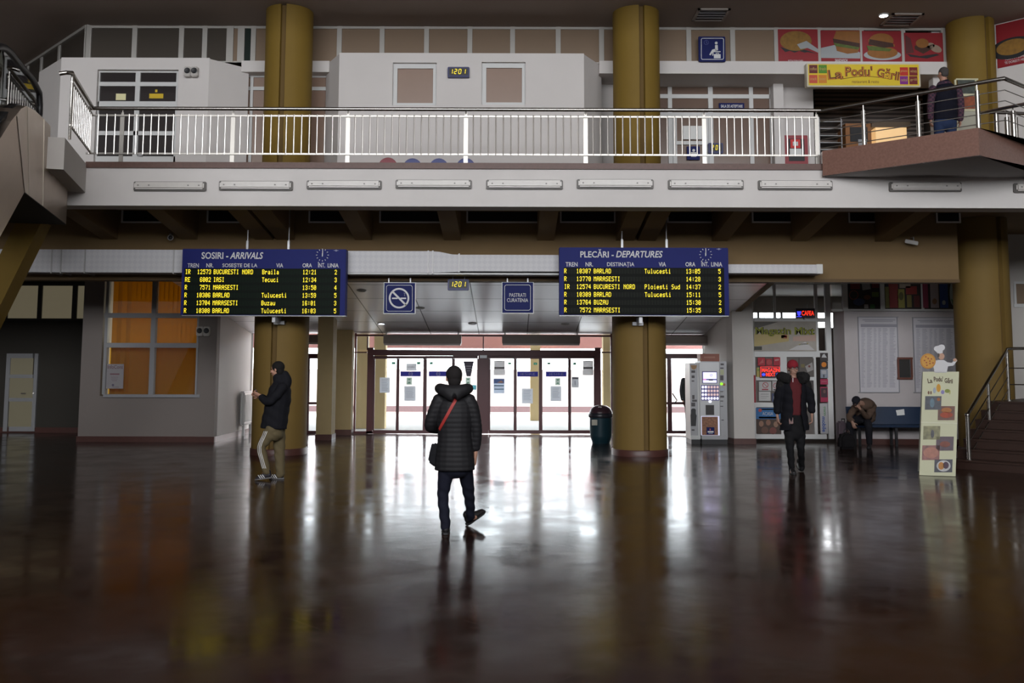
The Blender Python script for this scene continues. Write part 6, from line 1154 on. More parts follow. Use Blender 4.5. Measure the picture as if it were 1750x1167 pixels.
def soft(name, mb, mt, parent, voxel=.012, it=4, post=None):
    """melt the pieces of mb into one continuous skin"""
    org = ORG[parent.name]
    me = bpy.data.meshes.new('tmp'); me.from_pydata([p - org for p in mb.v], [], mb.f)
    bm = bmesh.new(); bm.from_mesh(me); bmesh.ops.recalc_face_normals(bm, faces=bm.faces); bm.to_mesh(me); bm.free()
    o = bpy.data.objects.new('tmp', me); C.objects.link(o)
    r = o.modifiers.new('r', 'REMESH'); r.mode = 'VOXEL'; r.voxel_size = voxel; r.use_smooth_shade = True
    s = o.modifiers.new('s', 'SMOOTH'); s.iterations = it; s.factor = .5
    out = bpy.data.meshes.new_from_object(o.evaluated_get(bpy.context.evaluated_depsgraph_get()))
    bpy.data.objects.remove(o); bpy.data.meshes.remove(me)
    out.name = name; out.materials.clear(); out.materials.append(mt)
    if post:
        ns = [v.normal.copy() for v in out.vertices]
        for v, n in zip(out.vertices, ns): v.co = v.co + n * post(v.co + org)
    out.polygons.foreach_set('use_smooth', [True] * len(out.polygons))
    ob = bpy.data.objects.new(name, out); C.objects.link(ob); ob.parent = parent; ORG[ob.name] = org
    return ob
def on_skin(obj, pix):                       # points on a garment seen at these pixels
    org = ORG[obj.name]; t = BVHTree.FromPolygons([v.co + org for v in obj.data.vertices], [tuple(p.vertices) for p in obj.data.polygons]); out = []
    for x, y in pix:
        h = t.ray_cast(CAMP, ray(x, y).normalized())
        if h[0] is not None: out.append((h[0], h[1]))
    return out
def ribbon(name, hits, wdt, mt, parent, th=.006):
    m_ = MB(); n = len(hits); vs = []; fs = []
    for i, (p, nn) in enumerate(hits):
        d = (hits[min(i + 1, n - 1)][0] - hits[max(i - 1, 0)][0]).normalized(); s = d.cross(nn).normalized() * wdt / 2
        vs += [p + s + nn * th, p - s + nn * th, p - s - nn * .004, p + s - nn * .004]
    for i in range(n - 1):
        for k in range(4): fs.append((i * 4 + k, i * 4 + (k + 1) % 4, i * 4 + 4 + (k + 1) % 4, i * 4 + 4 + k))
    fs += [(0, 1, 2, 3), tuple(4 * (n - 1) + k for k in (3, 2, 1, 0))]
    m_.add(vs, fs); return m_.build(name, mt, parent, smooth=True)
def head(mb, c, f, up, k=1.0, nose=True):
    """skull, jaw, nose, ears, brow, lips round centre c, facing f"""
    f = Vector(f).normalized(); up = Vector(up); up = (up - f * up.dot(f)).normalized(); r = f.cross(up)
    E = lambda dx, dy, dz, a, b, cc: ellip(mb, c + r * dx * k + f * dy * k + up * dz * k, r * a * k, f * b * k, up * cc * k)
    E(0, -.012, .025, .074, .094, .088); E(0, .022, -.045, .056, .066, .065); E(0, .050, -.088, .028, .026, .022); E(0, .066, .026, .050, .020, .014)
    if nose: E(0, .098, -.018, .011, .013, .026); E(0, .104, -.034, .016, .014, .010)
    E(.0, .086, -.060, .024, .010, .006); E(0, .084, -.070, .022, .010, .007)
    for s in (-1, 1): E(.078 * s, -.012, -.012, .008, .018, .030); E(.042 * s, .066, -.028, .020, .018, .020)
    return r, f, up
def eyes(c, f, up, parent, k=1.0):
    f = Vector(f).normalized(); up = Vector(up); up = (up - f * up.dot(f)).normalized(); r = f.cross(up)
    for s in (-1, 1):
        e = MB(); p = c + r * .031 * s * k + f * .080 * k + up * .004 * k; ellip(e, p, r * .014 * k, f * .010 * k, up * .009 * k, 12, 8); o = e.build('eye', mat('eye_white', (.5, .48, .46), .3), parent, smooth=True)
        e = MB(); ellip(e, p + f * .006 * k, r * .006 * k, f * .006 * k, up * .006 * k, 10, 6); e.build('iris', M_black, o, smooth=True)
        e = MB(); e.tube([c + r * (.031 + q) * s * k + f * (.088 - abs(q) * .25) * k + up * (.026 - abs(q - .004) * .2) * k for q in (-.018, -.008, .004, .016)], .0035 * k, 6); e.build('eyebrow', mat('brow', (.03, .02, .015), .8), parent)
def hand(mb, w, d, palm, k=1.0, curl=.5, side=1):
    """w wrist, d = along the hand, palm = way the palm looks, side = +1 when the thumb lies along d x palm"""
    d = Vector(d).normalized(); palm = Vector(palm); palm = (palm - d * palm.dot(d)).normalized(); t = d.cross(palm) * side; w = Vector(w)
    limb(mb, [(w - d * .03 * k, .026 * k, .020 * k), (w + d * .02 * k, .034 * k, .017 * k), (w + d * .065 * k, .041 * k, .015 * k), (w + d * .09 * k, .040 * k, .013 * k)], ref=t, sub=3, seg=12)
    for i, (off, ln) in enumerate(((.030, .072), (.010, .082), (-.011, .076), (-.030, .058))):
        b = w + d * .085 * k + t * off * k; a = curl * (1 + .12 * i); p1 = b + (d * math.cos(a * .5) + palm * math.sin(a * .5)) * ln * .45 * k; p2 = p1 + (d * math.cos(a * 1.2) + palm * math.sin(a * 1.2)) * ln * .32 * k; p3 = p2 + (d * math.cos(a * 1.9) + palm * math.sin(a * 1.9)) * ln * .26 * k
        limb(mb, [(b - d * .02 * k, .0095 * k), (b, .0095 * k), (p1, .009 * k), (p2, .008 * k), (p3, .007 * k)], ref=t, sub=2, seg=10)
    b = w + d * .025 * k + t * .030 * k; p1 = b + (t * .75 + d * .6 + palm * .25).normalized() * .040 * k; p2 = p1 + (t * .25 + d * .85 + palm * .45).normalized() * .034 * k
    limb(mb, [(b - t * .012 * k, .014 * k), (b, .013 * k), (p1, .0105 * k), (p2, .008 * k)], ref=palm, sub=3, seg=10)
SKIN = mat('skin', (.42, .22, .15), .55, var=.08, scale=20)
def shoe(heel, toe, up, parent, mt, sole_mt, nm='shoe', k=1.0):
    heel, toe, up = Vector(heel), Vector(toe), Vector(up).normalized(); d = (toe - heel); Ln = d.length; d.normalize(); s = d.cross(up).normalized(); u = s.cross(d)
    m_ = MB(); limb(m_, [(heel + d * .035 + u * .050, .036 * k, .046), (heel + d * Ln * .35 + u * .052, .038 * k, .048), (heel + d * Ln * .62 + u * .036, .044 * k, .034), (heel + d * (Ln - .03) + u * .028, .036 * k, .024)], ref=s, sub=4, seg=14)
    limb(m_, [(heel + d * .05 + u * .05, .038, .040), (heel + d * .05 + u * .105, .042, .048)], ref=s, sub=2, seg=14)
    o = soft(nm, m_, mt, parent, .008, 4)
    pts = []
    for q, w_ in ((-.004, .020), (.03, .036), (.10, .036), (Ln * .55, .043), (Ln - .05, .044), (Ln - .015, .030), (Ln + .004, .012)): pts.append((q, w_ * k))
    lo = [heel + d * q + s * w_ for q, w_ in pts] + [heel + d * q - s * w_ for q, w_ in pts[::-1]]
    MB().prism(lo, u * .018).build('sole', sole_mt, o); return o
M_cloth = lambda n, c, **k: mat(n, c, .85, bump=.25, bscale=90, spec=.2, **k)
# ------------------------------------------------ man in the middle, seen from behind, walking away
g0 = Zp(762, 913, 0); Y0 = g0.y
W = lambda x, y, dy=0: P(x, y, Y0 + dy)
man = thing('person', 'man in a black quilted jacket with a red strap, walking away at the centre', 'person', (g0.x, Y0, 0))
b = MB(); hc = W(775.5, 645)
head(b, hc, (-.25, 1, 0), (0, 0, 1), .98)
limb(b, [(W(776, 662), .058), (W(776, 676), .064)])
LB(b, [(W(776, 676), .12, .08), (W(776, 700), .165, .105), (W(777, 740), .145, .10), (W(777, 775), .155, .105), (W(777, 797), .155, .11)])
LB(b, [(W(806, 686), .055), (W(813, 730, .02), .044), (W(812.5, 778, .05), .030)]); LB(b, [(W(746, 686), .055), (W(735, 727, .02), .044), (W(754, 733, .24), .030)])
hand(b, W(812.5, 778, .05), (-.05, .12, -1), (-1, .1, 0), 1.0, .75, 1); hand(b, W(754, 733, .24), (.5, .6, 0), (0, 0, -1), 1.0, .6, -1)
LB(b, [(W(764, 795), .075), (W(757, 850, .03), .050), (W(761, 898), .036)]); LB(b, [(W(795, 795), .075), (W(802, 848, .22), .050), (W(803, 884, .40), .036)])
LB(b, [(W(761, 902), .036), (W(761, 906, .10), .032)]); LB(b, [(W(803, 886, .40), .036), (W(812, 884, .46), .032)])
soft('body', b, SKIN, man, .0065, 2)
# hair
b = MB(); f = Vector((-.25, 1, 0)).normalized(); r_ = Vector((f.y, -f.x, 0)); ellip(b, hc + Vector((0, 0, .032)) - f * .018, r_ * .085, f * .102, (0, 0, .092)); ellip(b, hc + Vector((0, 0, -.03)) - f * .045, r_ * .068, f * .062, (0, 0, .075))
soft('hair', b, M_cloth('dark_hair', (.013, .011, .011)), man, .008, 3)
# trousers
b = MB(); limb(b, [(W(777, 775), .165, .115), (W(777, 797), .17, .125)])
limb(b, [(W(764, 792), .085, .09), (W(761, 815, .01), .077, .082), (W(757, 848, .03), .058, .064), (W(759, 872, .0), .054, .06), (W(761.5, 899), .050, .056)])
limb(b, [(W(793, 792), .085, .09), (W(797, 815, .1), .074, .08), (W(801.5, 846, .22), .058, .064), (W(803.5, 866, .31), .050, .056), (W(804, 883, .39), .046, .052)])
soft('trousers', b, M_cloth('navy_trousers', (.008, .009, .018)), man, .010, 5, post=lambda p: .004 * math.sin(p.z * 60 + p.x * 30) * (1 if p.z < .45 else .3))
# jacket
b = MB(); jz = [(803, .202, .150), (790, .200, .152), (770, .188, .148), (742, .170, .138), (712, .185, .140), (692, .175, .125), (680, .125, .095)]
limb(b, [(W(777, y), a, d) for y, a, d in jz], caps=False)
limb(b, [(W(801, 684), .070, .072), (W(808, 700), .066, .068), (W(814, 732, .02), .058, .062), (W(813.5, 754, .04), .054, .056), (W(812.5, 764, .05), .050, .052)])
limb(b, [(W(751, 684), .070, .072), (W(743, 702), .066, .068), (W(735, 726, .02), .058, .060), (W(741, 731, .12), .054, .056), (W(752, 733, .22), .048, .050)])
jk = soft('jacket', b, mat('black_nylon', (.012, .0115, .013), .6, spec=.2), man, .009, 5, post=lambda p: .0036 * abs(math.sin(p.z * PI / .048)) - .001)
b = MB(); cc = W(776, 667)
ringp = [(cc + Vector((.150 * math.cos(a), .105 * math.sin(a) - .01, .02 * math.cos(2 * a) - .01 * math.sin(a)))) for a in [2 * PI * k / 16 for k in range(16)]]
b.tube(ringp, [.050 + .016 * max(0, -math.sin(2 * PI * k / 16)) for k in range(16)], 12, closed=True); limb(b, [(cc + Vector((-.08, -.10, -.01)), .055), (cc + Vector((0, -.13, -.05)), .062), (cc + Vector((.08, -.10, -.01)), .055)])
soft('hood', b, mat('black_nylon', (.012, .0115, .013), .6, spec=.2), man, .010, 4)
hits = on_skin(jk, [(780 - 29 * t / 14, 681 + 53 * t / 14) for t in range(15)])
ribbon('strap', hits, .030, mat('red_strap', (.30, .018, .014), .6), man)
bag = tag(MB().box(0, 0, 0, 0, 0, 0).build('x', M_black), 'x', 'x') if False else None
bg_ = thing('shoulder_bag', 'black shoulder bag hanging at the left hip of the man in the middle', 'bag', W(742, 800, .02))
m_ = MB(); c0 = [W(739, 757), W(756, 762), W(758, 797), W(744, 799), W(731, 789), W(733, 778)]
m_.prism([q + Vector((0, -.02, 0)) for q in c0], (0, .13, 0)); m_.build('body', mat('bag_leather', (.007, .007, .009), .75, spec=.15), bg_, bevel=.018, seg=3); m_ = MB(); m_.prism([q + Vector((0, -.028, 0)) for q in (W(738, 757), W(756, 762), W(757, 778), W(733, 778))], (0, .02, 0)); m_.build('flap', mat('bag_leather', (.007, .007, .009), .75, spec=.15), bg_, bevel=.006)
M_sh = mat('shoe_black', (.012, .011, .012), .5); M_so = mat('sole_dark', (.02, .02, .022), .7)
shoe(Vector((W(762, 905).x, Y0 - .05, .004)), Vector((W(761, 905).x - .01, Y0 + .225, .004)), (0, 0, 1), man, M_sh, M_so)
hz = Zp(798, 898, 0); shoe(hz + Vector((0, 0, .003)), hz + Vector((.185, .13, .125)), (-.35, -.35, 1), man, M_sh, M_so)
# ------------------------------------------------ man at the left in striped track trousers
g0 = Zp(468, 820, 0); Y0 = g0.y; W = lambda x, y, dy=0: P(x, y, Y0 + dy)
man = thing('person', 'person in a black hooded coat and khaki side-striped trousers by the left column', 'person', (g0.x, Y0, 0))
F = Vector((-1, .22, 0)).normalized()
b = MB(); hc = W(473.5, 631); head(b, hc, F + Vector((0, 0, -.15)), (0, 0, 1), .98)
limb(b, [(W(476, 644), .056), (W(479, 656), .062)]); RF = (0, 1, 0)
LB(b, [(W(479, 655), .12, .085), (W(477, 680), .155, .11), (W(474, 715), .14, .105), (W(472, 738), .15, .115)], ref=RF)
LB(b, [(W(481, 662, -.16), .052), (W(461, 686, -.19), .043), (W(444, 676, -.10), .030)]); LB(b, [(W(484, 662, .16), .052), (W(464, 684, .2), .043), (W(444, 676, .06), .030)])
hand(b, W(443.5, 675.5, -.10), (-1, .35, .35), (.2, .8, .5), .95, .9, 1); hand(b, W(444, 677, .05), (-1, -.3, .35), (.2, -.8, .4), .95, .9, -1)
LB(b, [(W(463, 738, -.09), .078), (W(447, 764, -.10), .052), (W(455, 803, -.08), .036)]); LB(b, [(W(478, 738, .09), .078), (W(477, 772, .09), .052), (W(479, 808, .08), .036)])
LB(b, [(W(456, 806, -.08), .036), (W(448, 812, -.08), .030)]); LB(b, [(W(479, 811, .08), .036), (W(470, 815, .08), .030)])
soft('body', b, SKIN, man, .0065, 2)
b = MB(); r_ = Vector((F.y, -F.x, 0)); ellip(b, hc + Vector((0, 0, .035)) - F * .02, r_ * .086, F * .098, (0, 0, .088)); ellip(b, hc + Vector((0, 0, -.03)) - F * .055, r_ * .072, F * .055, (0, 0, .075)); soft('cap', b, M_cloth('black_cap', (.010, .009, .009)), man, .008, 3)
b = MB(); limb(b, [(W(477, 646), .090, .095), (W(481, 656), .11, .11)], ref=RF); limb(b, [(W(487, 640), .06), (W(490, 650), .075), (W(488, 658), .08)]); soft('hood', b, M_cloth('black_coat', (.008, .008, .011)), man, .010, 4)
b = MB(); limb(b, [(W(472, 728), .075), (W(471, 740), .155, .12)], ref=RF)
limb(b, [(W(464, 733, -.08), .085, .095), (W(457, 747, -.09), .080, .088), (W(446.5, 764, -.10), .066, .070), (W(451, 785, -.09), .062, .066), (W(455.5, 806, -.08), .056, .060)], ref=RF)
limb(b, [(W(476, 733, .08), .088, .100), (W(477, 752, .09), .082, .092), (W(477.5, 772, .09), .074, .080), (W(478.5, 792, .085), .068, .070), (W(479, 810, .08), .062, .064)], ref=RF)
tr_ = soft('trousers', b, M_cloth('khaki_trousers', (.115, .090, .048)), man, .010, 4, post=lambda p: .004 * math.sin(p.z * 48 + p.x * 40))
for off in (-2.6, 0, 2.6):
    pix = [(454 + off, 737), (450 + off, 747), (445.5 + off, 756), (443 + off, 764), (443.5 + off, 772), (446.5 + off, 783), (450 + off, 795), (452.5 + off, 803)]
    pp = []
    for (x0, y0), (x1, y1) in zip(pix, pix[1:]): pp += [(x0 + (x1 - x0) * t / 3, y0 + (y1 - y0) * t / 3) for t in range(3)]
    h = on_skin(tr_, pp)
    if len(h) > 2: ribbon('stripe', h, .009, M_txt, man, .003)
b = MB(); limb(b, [(W(468, 732), .150, .195), (W(469, 722), .160, .195), (W(473, 700), .170, .185), (W(477, 678), .180, .180), (W(479, 662), .165, .150), (W(480, 652), .10, .10)], ref=RF, caps=False)
limb(b, [(W(483, 661, -.15), .072), (W(472, 676, -.2), .066), (W(458, 687, -.19), .060), (W(447, 680, -.12), .050)]); limb(b, [(W(484, 661, .15), .072), (W(472, 678, .2), .066), (W(460, 685, .19), .060), (W(447, 679, .08), .050)])
soft('coat', b, M_cloth('black_coat', (.008, .008, .011)), man, .010, 4, post=lambda p: .004 * math.sin(p.z * 40 + p.x * 25))
ph = thing('phone', 'dark phone held up by the person at the left column', 'phone', W(439, 672, -.03)); c = W(438.5, 670.5, -.03); MB().obox(c, F * .012 + Vector((0, 0, .004)), Vector((.0, .035, 0)), Vector((-.030, 0, .055)) * .9).build('body', M_black, ph, bevel=.004)
M_sn = mat('sneaker_dark', (.014, .012, .018), .6); M_sol = mat('sole_white', (.11, .105, .105), .6)
for hx, hy, tx, ty, dy, lift in ((464.5, 813, 436, 818.5, -.08, .035), (485, 819.5, 461, 819.5, .08, 0)):
    a = W(hx, hy, dy); t = W(tx, ty, dy); a.z = lift + .003; t.z = .003
    o = shoe(a, t, (0, 0, 1), man, M_sn, M_sol, 'sneaker')
    m_ = MB()
    d = (t - a).normalized()
    for k in range(3):
        p = a + d * (.10 + .03 * k) + Vector((0, -.046, .028)); m_.obox(p + d * .012 + Vector((0, 0, .018)), (d * .018 + Vector((0, 0, .026))), Vector((0, .006, 0)), (d * .005))
    m_.build('stripes', M_txt, o)
# ------------------------------------------------ man walking towards the hall in a red beanie
g0 = Zp(1353, 809, 0); Y0 = g0.y; W = lambda x, y, dy=0: P(x, y, Y0 + dy)
man = thing('person', 'man in a red beanie and long open fur-hooded coat walking this way', 'person', (g0.x, Y0, 0))
F = Vector((.05, -1, 0)).normalized(); hc = W(1355, 629.5)
b = MB(); head(b, hc, F, (0, 0, 1), 1.0); limb(b, [(W(1355, 642), .056), (W(1355, 652), .062)])
LB(b, [(W(1356, 652), .13, .085), (W(1357, 675), .165, .11), (W(1357, 710), .145, .105), (W(1358, 738), .15, .11)])
LB(b, [(W(1334, 660), .052), (W(1328.5, 690, .02), .042), (W(1328.5, 712, -.03), .030)]); LB(b, [(W(1380, 660), .052), (W(1386.5, 690, .02), .042), (W(1387.5, 711, -.02), .030)])
hand(b, W(1328.5, 712, -.03), (.08, -.1, -1), (1, .2, 0), .95, .7, -1); hand(b, W(1387.5, 711, -.02), (-.05, -.1, -1), (-1, .2, 0), .95, .7, 1)
LB(b, [(W(1348, 738), .078), (W(1350.5, 768, -.08), .052), (W(1353, 800, -.02), .036)]); LB(b, [(W(1368, 738), .078), (W(1368.5, 766, .02), .052), (W(1370, 792, .25), .036)])
LB(b, [(W(1353, 803, -.02), .036), (W(1352.5, 807, -.12), .030)]); LB(b, [(W(1370, 794, .26), .036), (W(1370.3, 798, .27), .034)])
soft('body', b, mat('skin_pale', (.36, .20, .145), .55), man, .0065, 2); eyes(hc, F, (0, 0, 1), man)
b = MB(); r_ = Vector((-F.y, F.x, 0)); ellip(b, hc + Vector((0, 0, .050)) - F * .010, r_ * .089, F * .106, (0, 0, .092)); ellip(b, hc + Vector((0, 0, .005)) - F * .050, r_ * .082, F * .062, (0, 0, .06))
soft('beanie', b, mat('red_knit', (.22, .008, .018), .9, bump=.6, bscale=140), man, .008, 3)
m_ = MB(); up = Vector((0, 0, 1))
for s in (-1, 1):
    c = hc + r_ * .032 * s + F * .103 + up * .002; m_.tube([c + r_ * .025 * math.cos(k * PI / 8) + up * .018 * math.sin(k * PI / 8) for k in range(16)], .0024, 6, closed=True); m_.tube([c + r_ * .025 * s, hc + r_ * .078 * s + F * .06 + up * .008, hc + r_ * .084 * s - F * .01 + up * .004], .002, 6)
m_.tube([hc + r_ * -.008 + F * .106 + up * .006, hc + r_ * .008 + F * .106 + up * .006], .0024, 6); m_.build('glasses', M_black, man)
b = MB(); limb(b, [(W(1356.5, 708), .146, .112), (W(1358, 728), .155, .115), (W(1358, 740), .16, .12)])
limb(b, [(W(1348.5, 738), .082, .09), (W(1349.5, 755, -.05), .072, .080), (W(1350.5, 770, -.08), .058, .066), (W(1352, 787, -.05), .054, .060), (W(1353, 803, -.02), .045, .05)])
limb(b, [(W(1368, 738), .082, .09), (W(1368, 754, .0), .072, .080), (W(1368.5, 768, .02), .058, .066), (W(1369.5, 782, .13), .052, .058), (W(1370, 796, .25), .046, .052), (W(1370.5, 800, .24), .046, .054)])
soft('trousers', b, M_cloth('black_trousers', (.008, .008, .009)), man, .010, 4, post=lambda p: .004 * math.sin(p.z * 55 + p.x * 30))
b = MB(); limb(b, [(W(1355, 709), .150, .120), (W(1355.5, 690), .155, .122), (W(1356, 668), .165, .118), (W(1355, 653), .12, .085), (W(1355, 645), .066, .066)], caps=False)
sw = soft('sweater', b, mat('dark_red_knit', (.085, .007, .010), .9, bump=.5, bscale=120), man, .010, 4)
h = on_skin(sw, [(1355, 643 + k) for k in range(0, 11)]); 
if len(h) > 2: ribbon('zip', h, .010, M_txt, man, .003)
# coat: hollow shell open at the front
def shell(name, rows, mt, a0, a1, th=.025, seg=30):
    vs = []; fs = []; n = len(rows)
    for p, ra, rb, op in rows:
        for k in range(seg + 1):
            t = -PI / 2 + op + (2 * PI - 2 * op) * k / seg
            vs.append(p + r_ * ra * math.cos(t) - F * rb * math.sin(t) * 1.0)
    for p, ra, rb, op in rows:
        for k in range(seg + 1):
            t = -PI / 2 + op + (2 * PI - 2 * op) * k / seg
            vs.append(p + r_ * (ra - th) * math.cos(t) - F * (rb - th) * math.sin(t))
    S = seg + 1; o = n * S
    for i in range(n - 1):
        for k in range(seg):
            fs.append((i * S + k, i * S + k + 1, (i + 1) * S + k + 1, (i + 1) * S + k)); fs.append((o + i * S + k, o + (i + 1) * S + k, o + (i + 1) * S + k + 1, o + i * S + k + 1))
        for k in (0, seg): fs.append((i * S + k, (i + 1) * S + k, o + (i + 1) * S + k, o + i * S + k))
    for i in (0, n - 1):
        for k in range(seg): fs.append((i * S + k, i * S + k + 1, o + i * S + k + 1, o + i * S + k))
    return MB().add(vs, fs)
rows = [(W(1357.5, 735), .235, .165, .55), (W(1357.5, 722), .225, .165, .45), (W(1357, 705), .205, .16, .34), (W(1357, 685), .195, .158, .36), (W(1357, 668), .205, .155, .42), (W(1356.5, 657), .205, .14, .55), (W(1356, 650), .16, .115, .7)]
b = shell('coat', rows, None, 0, 0)
limb(b, [(W(1337, 659), .078, .075), (W(1331.5, 672), .072), (W(1328.5, 690, .02), .064), (W(1328.5, 702, -.02), .058)]); limb(b, [(W(1376, 659), .078, .075), (W(1383, 672), .072), (W(1386.5, 690, .02), .064), (W(1387, 701, -.01), .058)])
soft('coat', b, M_cloth('black_parka', (.006, .006, .009)), man, .0085, 4, post=lambda p: .004 * math.sin(p.z * 45 + p.x * 20))
b = MB(); cc = W(1355.5, 648)
path = []; rad = []
for k in range(13):
    a = math.radians(-62 + (360 - 56) * k / 12 - 0); a = PI / 2 * 3 + math.radians(28) + math.radians(304) * k / 12
    path.append(cc + r_ * .185 * math.cos(a) - F * .125 * math.sin(a) + Vector((0, 0, .035 * abs(math.cos(a)) + .02 * math.sin(a)))); rad.append(.056 + .024 * abs(math.cos(a)))
b.tube(path, rad, 12); limb(b, [(W(1338, 648), .075), (W(1334, 660), .070)]); limb(b, [(W(1373, 648), .075), (W(1379, 660), .070)])
soft('fur_hood', b, mat('black_fur', (.008, .0065, .0065), .95, bump=1.0, bscale=160), man, .010, 3, post=lambda p: random.uniform(-.006, .010))
m_ = MB(); c = W(1352, 718, -.135); m_.prism([W(1348, 713, -.14), W(1355.5, 713, -.14), W(1356, 724, -.15), W(1349, 725, -.15)], (0, .02, 0)); m_.build('shirt_tail', mat('shirt_pinkish', (.22, .14, .13), .8), man, bevel=.006)
shoe(Vector((W(1353, 800).x, Y0 + .05, .004)), Vector((W(1350.5, 800).x, Y0 - .215, .004)), (0, 0, 1), man, M_sh, M_so)
hb = W(1371, 795, .28); tb = Zp(1370.5, 806, 0); shoe(Vector((hb.x, tb.y + .25, .06)), Vector((tb.x, tb.y, .006)), (0, -.25, 1), man, M_sh, M_so)
# ------------------------------------------------ person sitting bent over on the bench
Y0 = 19.95; W = lambda x, y, dy=0: P(x, y, Y0 + dy)
man = thing('person', 'person in a brown jacket and dark cap bent over on the bench end', 'person', (W(1480, 757).x, Y0 - .3, 0))
F = Vector((-.45, -.9, 0)).normalized(); R_ = Vector((F.y, -F.x, 0)) * -1
hip = Vector((W(1487, 722).x, Y0 + .24, .635)); sh_ = W(1477, 691, -.08); hc = W(1463, 687, -.27); ff = (F + Vector((-.15, 0, -.9))).normalized()
b = MB(); head(b, hc, ff, F * .9 + Vector((0, 0, .9)), .95); limb(b, [(hc.lerp(sh_, .45), .056), (sh_, .07)])
LB(b, [(hip, .16, .12), (hip.lerp(sh_, .5) + Vector((.03, .06, .03)), .15, .12), (sh_, .15, .10)], ref=R_)
kl, kr = W(1453, 722, -.30), W(1484, 726, -.28); fl, fr = Vector((kl.x + .02, kl.y + .08, .07)), Vector((kr.x + .03, kr.y + .05, .07))
for kn, ft, s in ((kl, fl, -1), (kr, fr, 1)):
    LB(b, [(hip + R_ * .09 * -s, .085), (kn, .056), (ft, .038)], ref=R_); LB(b, [(ft, .036), (ft + F * .12 + Vector((0, 0, -.03)), .03)])
el, er = W(1451, 714, -.30), W(1481, 712, -.22); wl, wr = W(1454, 716, -.42), W(1469, 697, -.40)
LB(b, [(W(1461, 696, -.12), .055), (el, .043), (W(1457, 722, -.44), .03)]); LB(b, [(W(1492, 694, .0), .055), (er, .043), (wr, .030)])
hand(b, wr, hc + Vector((0, -.06, -.03)) - wr, (-.2, .8, .3), .95, .6, 1); hand(b, W(1457, 722, -.44), (.3, -.3, -1), (.4, .6, 0), .95, .7, 1)
soft('body', b, mat('skin_shade', (.30, .17, .12), .6), man, .0065, 2)
b = MB(); limb(b, [(hip + Vector((0, 0, -.02)), .205, .16), (hip.lerp(sh_, .35) + Vector((.05, .09, .03)), .205, .165), (hip.lerp(sh_, .7) + Vector((.04, .06, .06)), .205, .15), (sh_ + Vector((.02, 0, .0)), .165, .12)], ref=R_)
limb(b, [(W(1463, 695, -.08), .080), (W(1456, 704, -.2), .070), (el, .062), (W(1456.5, 719, -.41), .048)]); limb(b, [(W(1491, 695, .02), .085), (W(1488, 704, -.1), .074), (er, .066), (W(1471.5, 700, -.37), .048)])
soft('jacket', b, M_cloth('brown_jacket', (.095, .062, .045)), man, .011, 4, post=lambda p: .005 * math.sin(p.z * 42 + p.x * 33))
b = MB(); limb(b, [(hip + Vector((0, 0, -.05)), .17, .13), (hip + F * .05, .16, .12)], ref=R_)
for kn, ft, s in ((kl, fl, -1), (kr, fr, 1)): limb(b, [(hip + R_ * .09 * -s, .10), (hip.lerp(kn, .6) + R_ * .03 * -s, .088), (kn, .078), (kn.lerp(ft, .5), .070), (ft + Vector((0, 0, .03)), .06)], ref=R_)
soft('trousers', b, M_cloth('dark_trousers', (.012, .012, .016)), man, .011, 4)
b = MB(); uu = (F * .9 + Vector((0, 0, .9))).normalized(); uu = (uu - ff * uu.dot(ff)).normalized(); ellip(b, hc + uu * .05 - ff * .01, R_ * .086, ff * .10, uu * .07); limb(b, [(hc + uu * .02 + ff * .08 + R_ * -.05, .012), (hc + uu * .03 + ff * .125, .012), (hc + uu * .02 + ff * .08 + R_ * .05, .012)]); soft('cap', b, M_cloth('dark_cap', (.013, .013, .018)), man, .009, 3)
for ft in (fl, fr): a = Vector((ft.x, ft.y, .004)) - F * .05; shoe(a, a + F * .27, (0, 0, 1), man, M_sh, M_so)
# ------------------------------------------------ man on the upper floor
Y0 = 16.4; W = lambda x, y, dy=0: P(x, y, Y0 + dy)
man = thing('person', 'grey haired man in a navy vest and plaid shirt upstairs on the right', 'person', (W(1613, 290).x, Y0, ZFL))
hc = W(1611.5, 126); b = MB(); F = Vector((-.25, 1, 0)); head(b, hc, F, (0, 0, 1), 1.0); limb(b, [(W(1612, 134), .06), (W(1613, 143), .068)])
LB(b, [(W(1614, 144), .13, .09), (W(1615, 165), .175, .11), (W(1615, 195), .16, .11), (W(1615, 212), .165, .12)])
zf = ZFL
LB(b, [(W(1594, 152), .055), (W(1590.5, 180), .044), (W(1590, 203, .05), .032)]); LB(b, [(W(1637, 152), .055), (W(1642, 180), .044), (W(1641, 205, .05), .032)])
hand(b, W(1590, 203, .05), (.03, .1, -1), (1, 0, 0), 1, .6, -1); hand(b, W(1641, 205, .05), (-.03, .1, -1), (-1, 0, 0), 1, .6, 1)
for px in (1605, 1626): x = W(px, 215).x; LB(b, [(Vector((x, Y0, W(px, 212).z)), .08), (Vector((x, Y0 + .02, zf + .48)), .055), (Vector((x, Y0, zf + .08)), .038)]); LB(b, [(Vector((x, Y0, zf + .07)), .036), (Vector((x, Y0 + .12, zf + .04)), .03)])
soft('body', b, SKIN, man, .0065, 2)
f = F.normalized(); r_ = Vector((f.y, -f.x, 0)); b = MB(); ellip(b, hc + Vector((0, 0, .034)) - f * .018, r_ * .079, f * .096, (0, 0, .084)); ellip(b, hc + Vector((0, 0, -.015)) - f * .05, r_ * .066, f * .052, (0, 0, .06)); soft('hair', b, mat('grey_hair', (.06, .052, .048), .9, bump=.5, bscale=150), man, .008, 3)
b = MB(); limb(b, [(W(1594, 152), .068), (W(1590.5, 178), .062), (W(1590.5, 201, .04), .055)]); limb(b, [(W(1637, 152), .068), (W(1642, 178), .062), (W(1641, 203, .04), .055)]); limb(b, [(W(1614, 146), .14, .10), (W(1615, 160), .19, .12)])
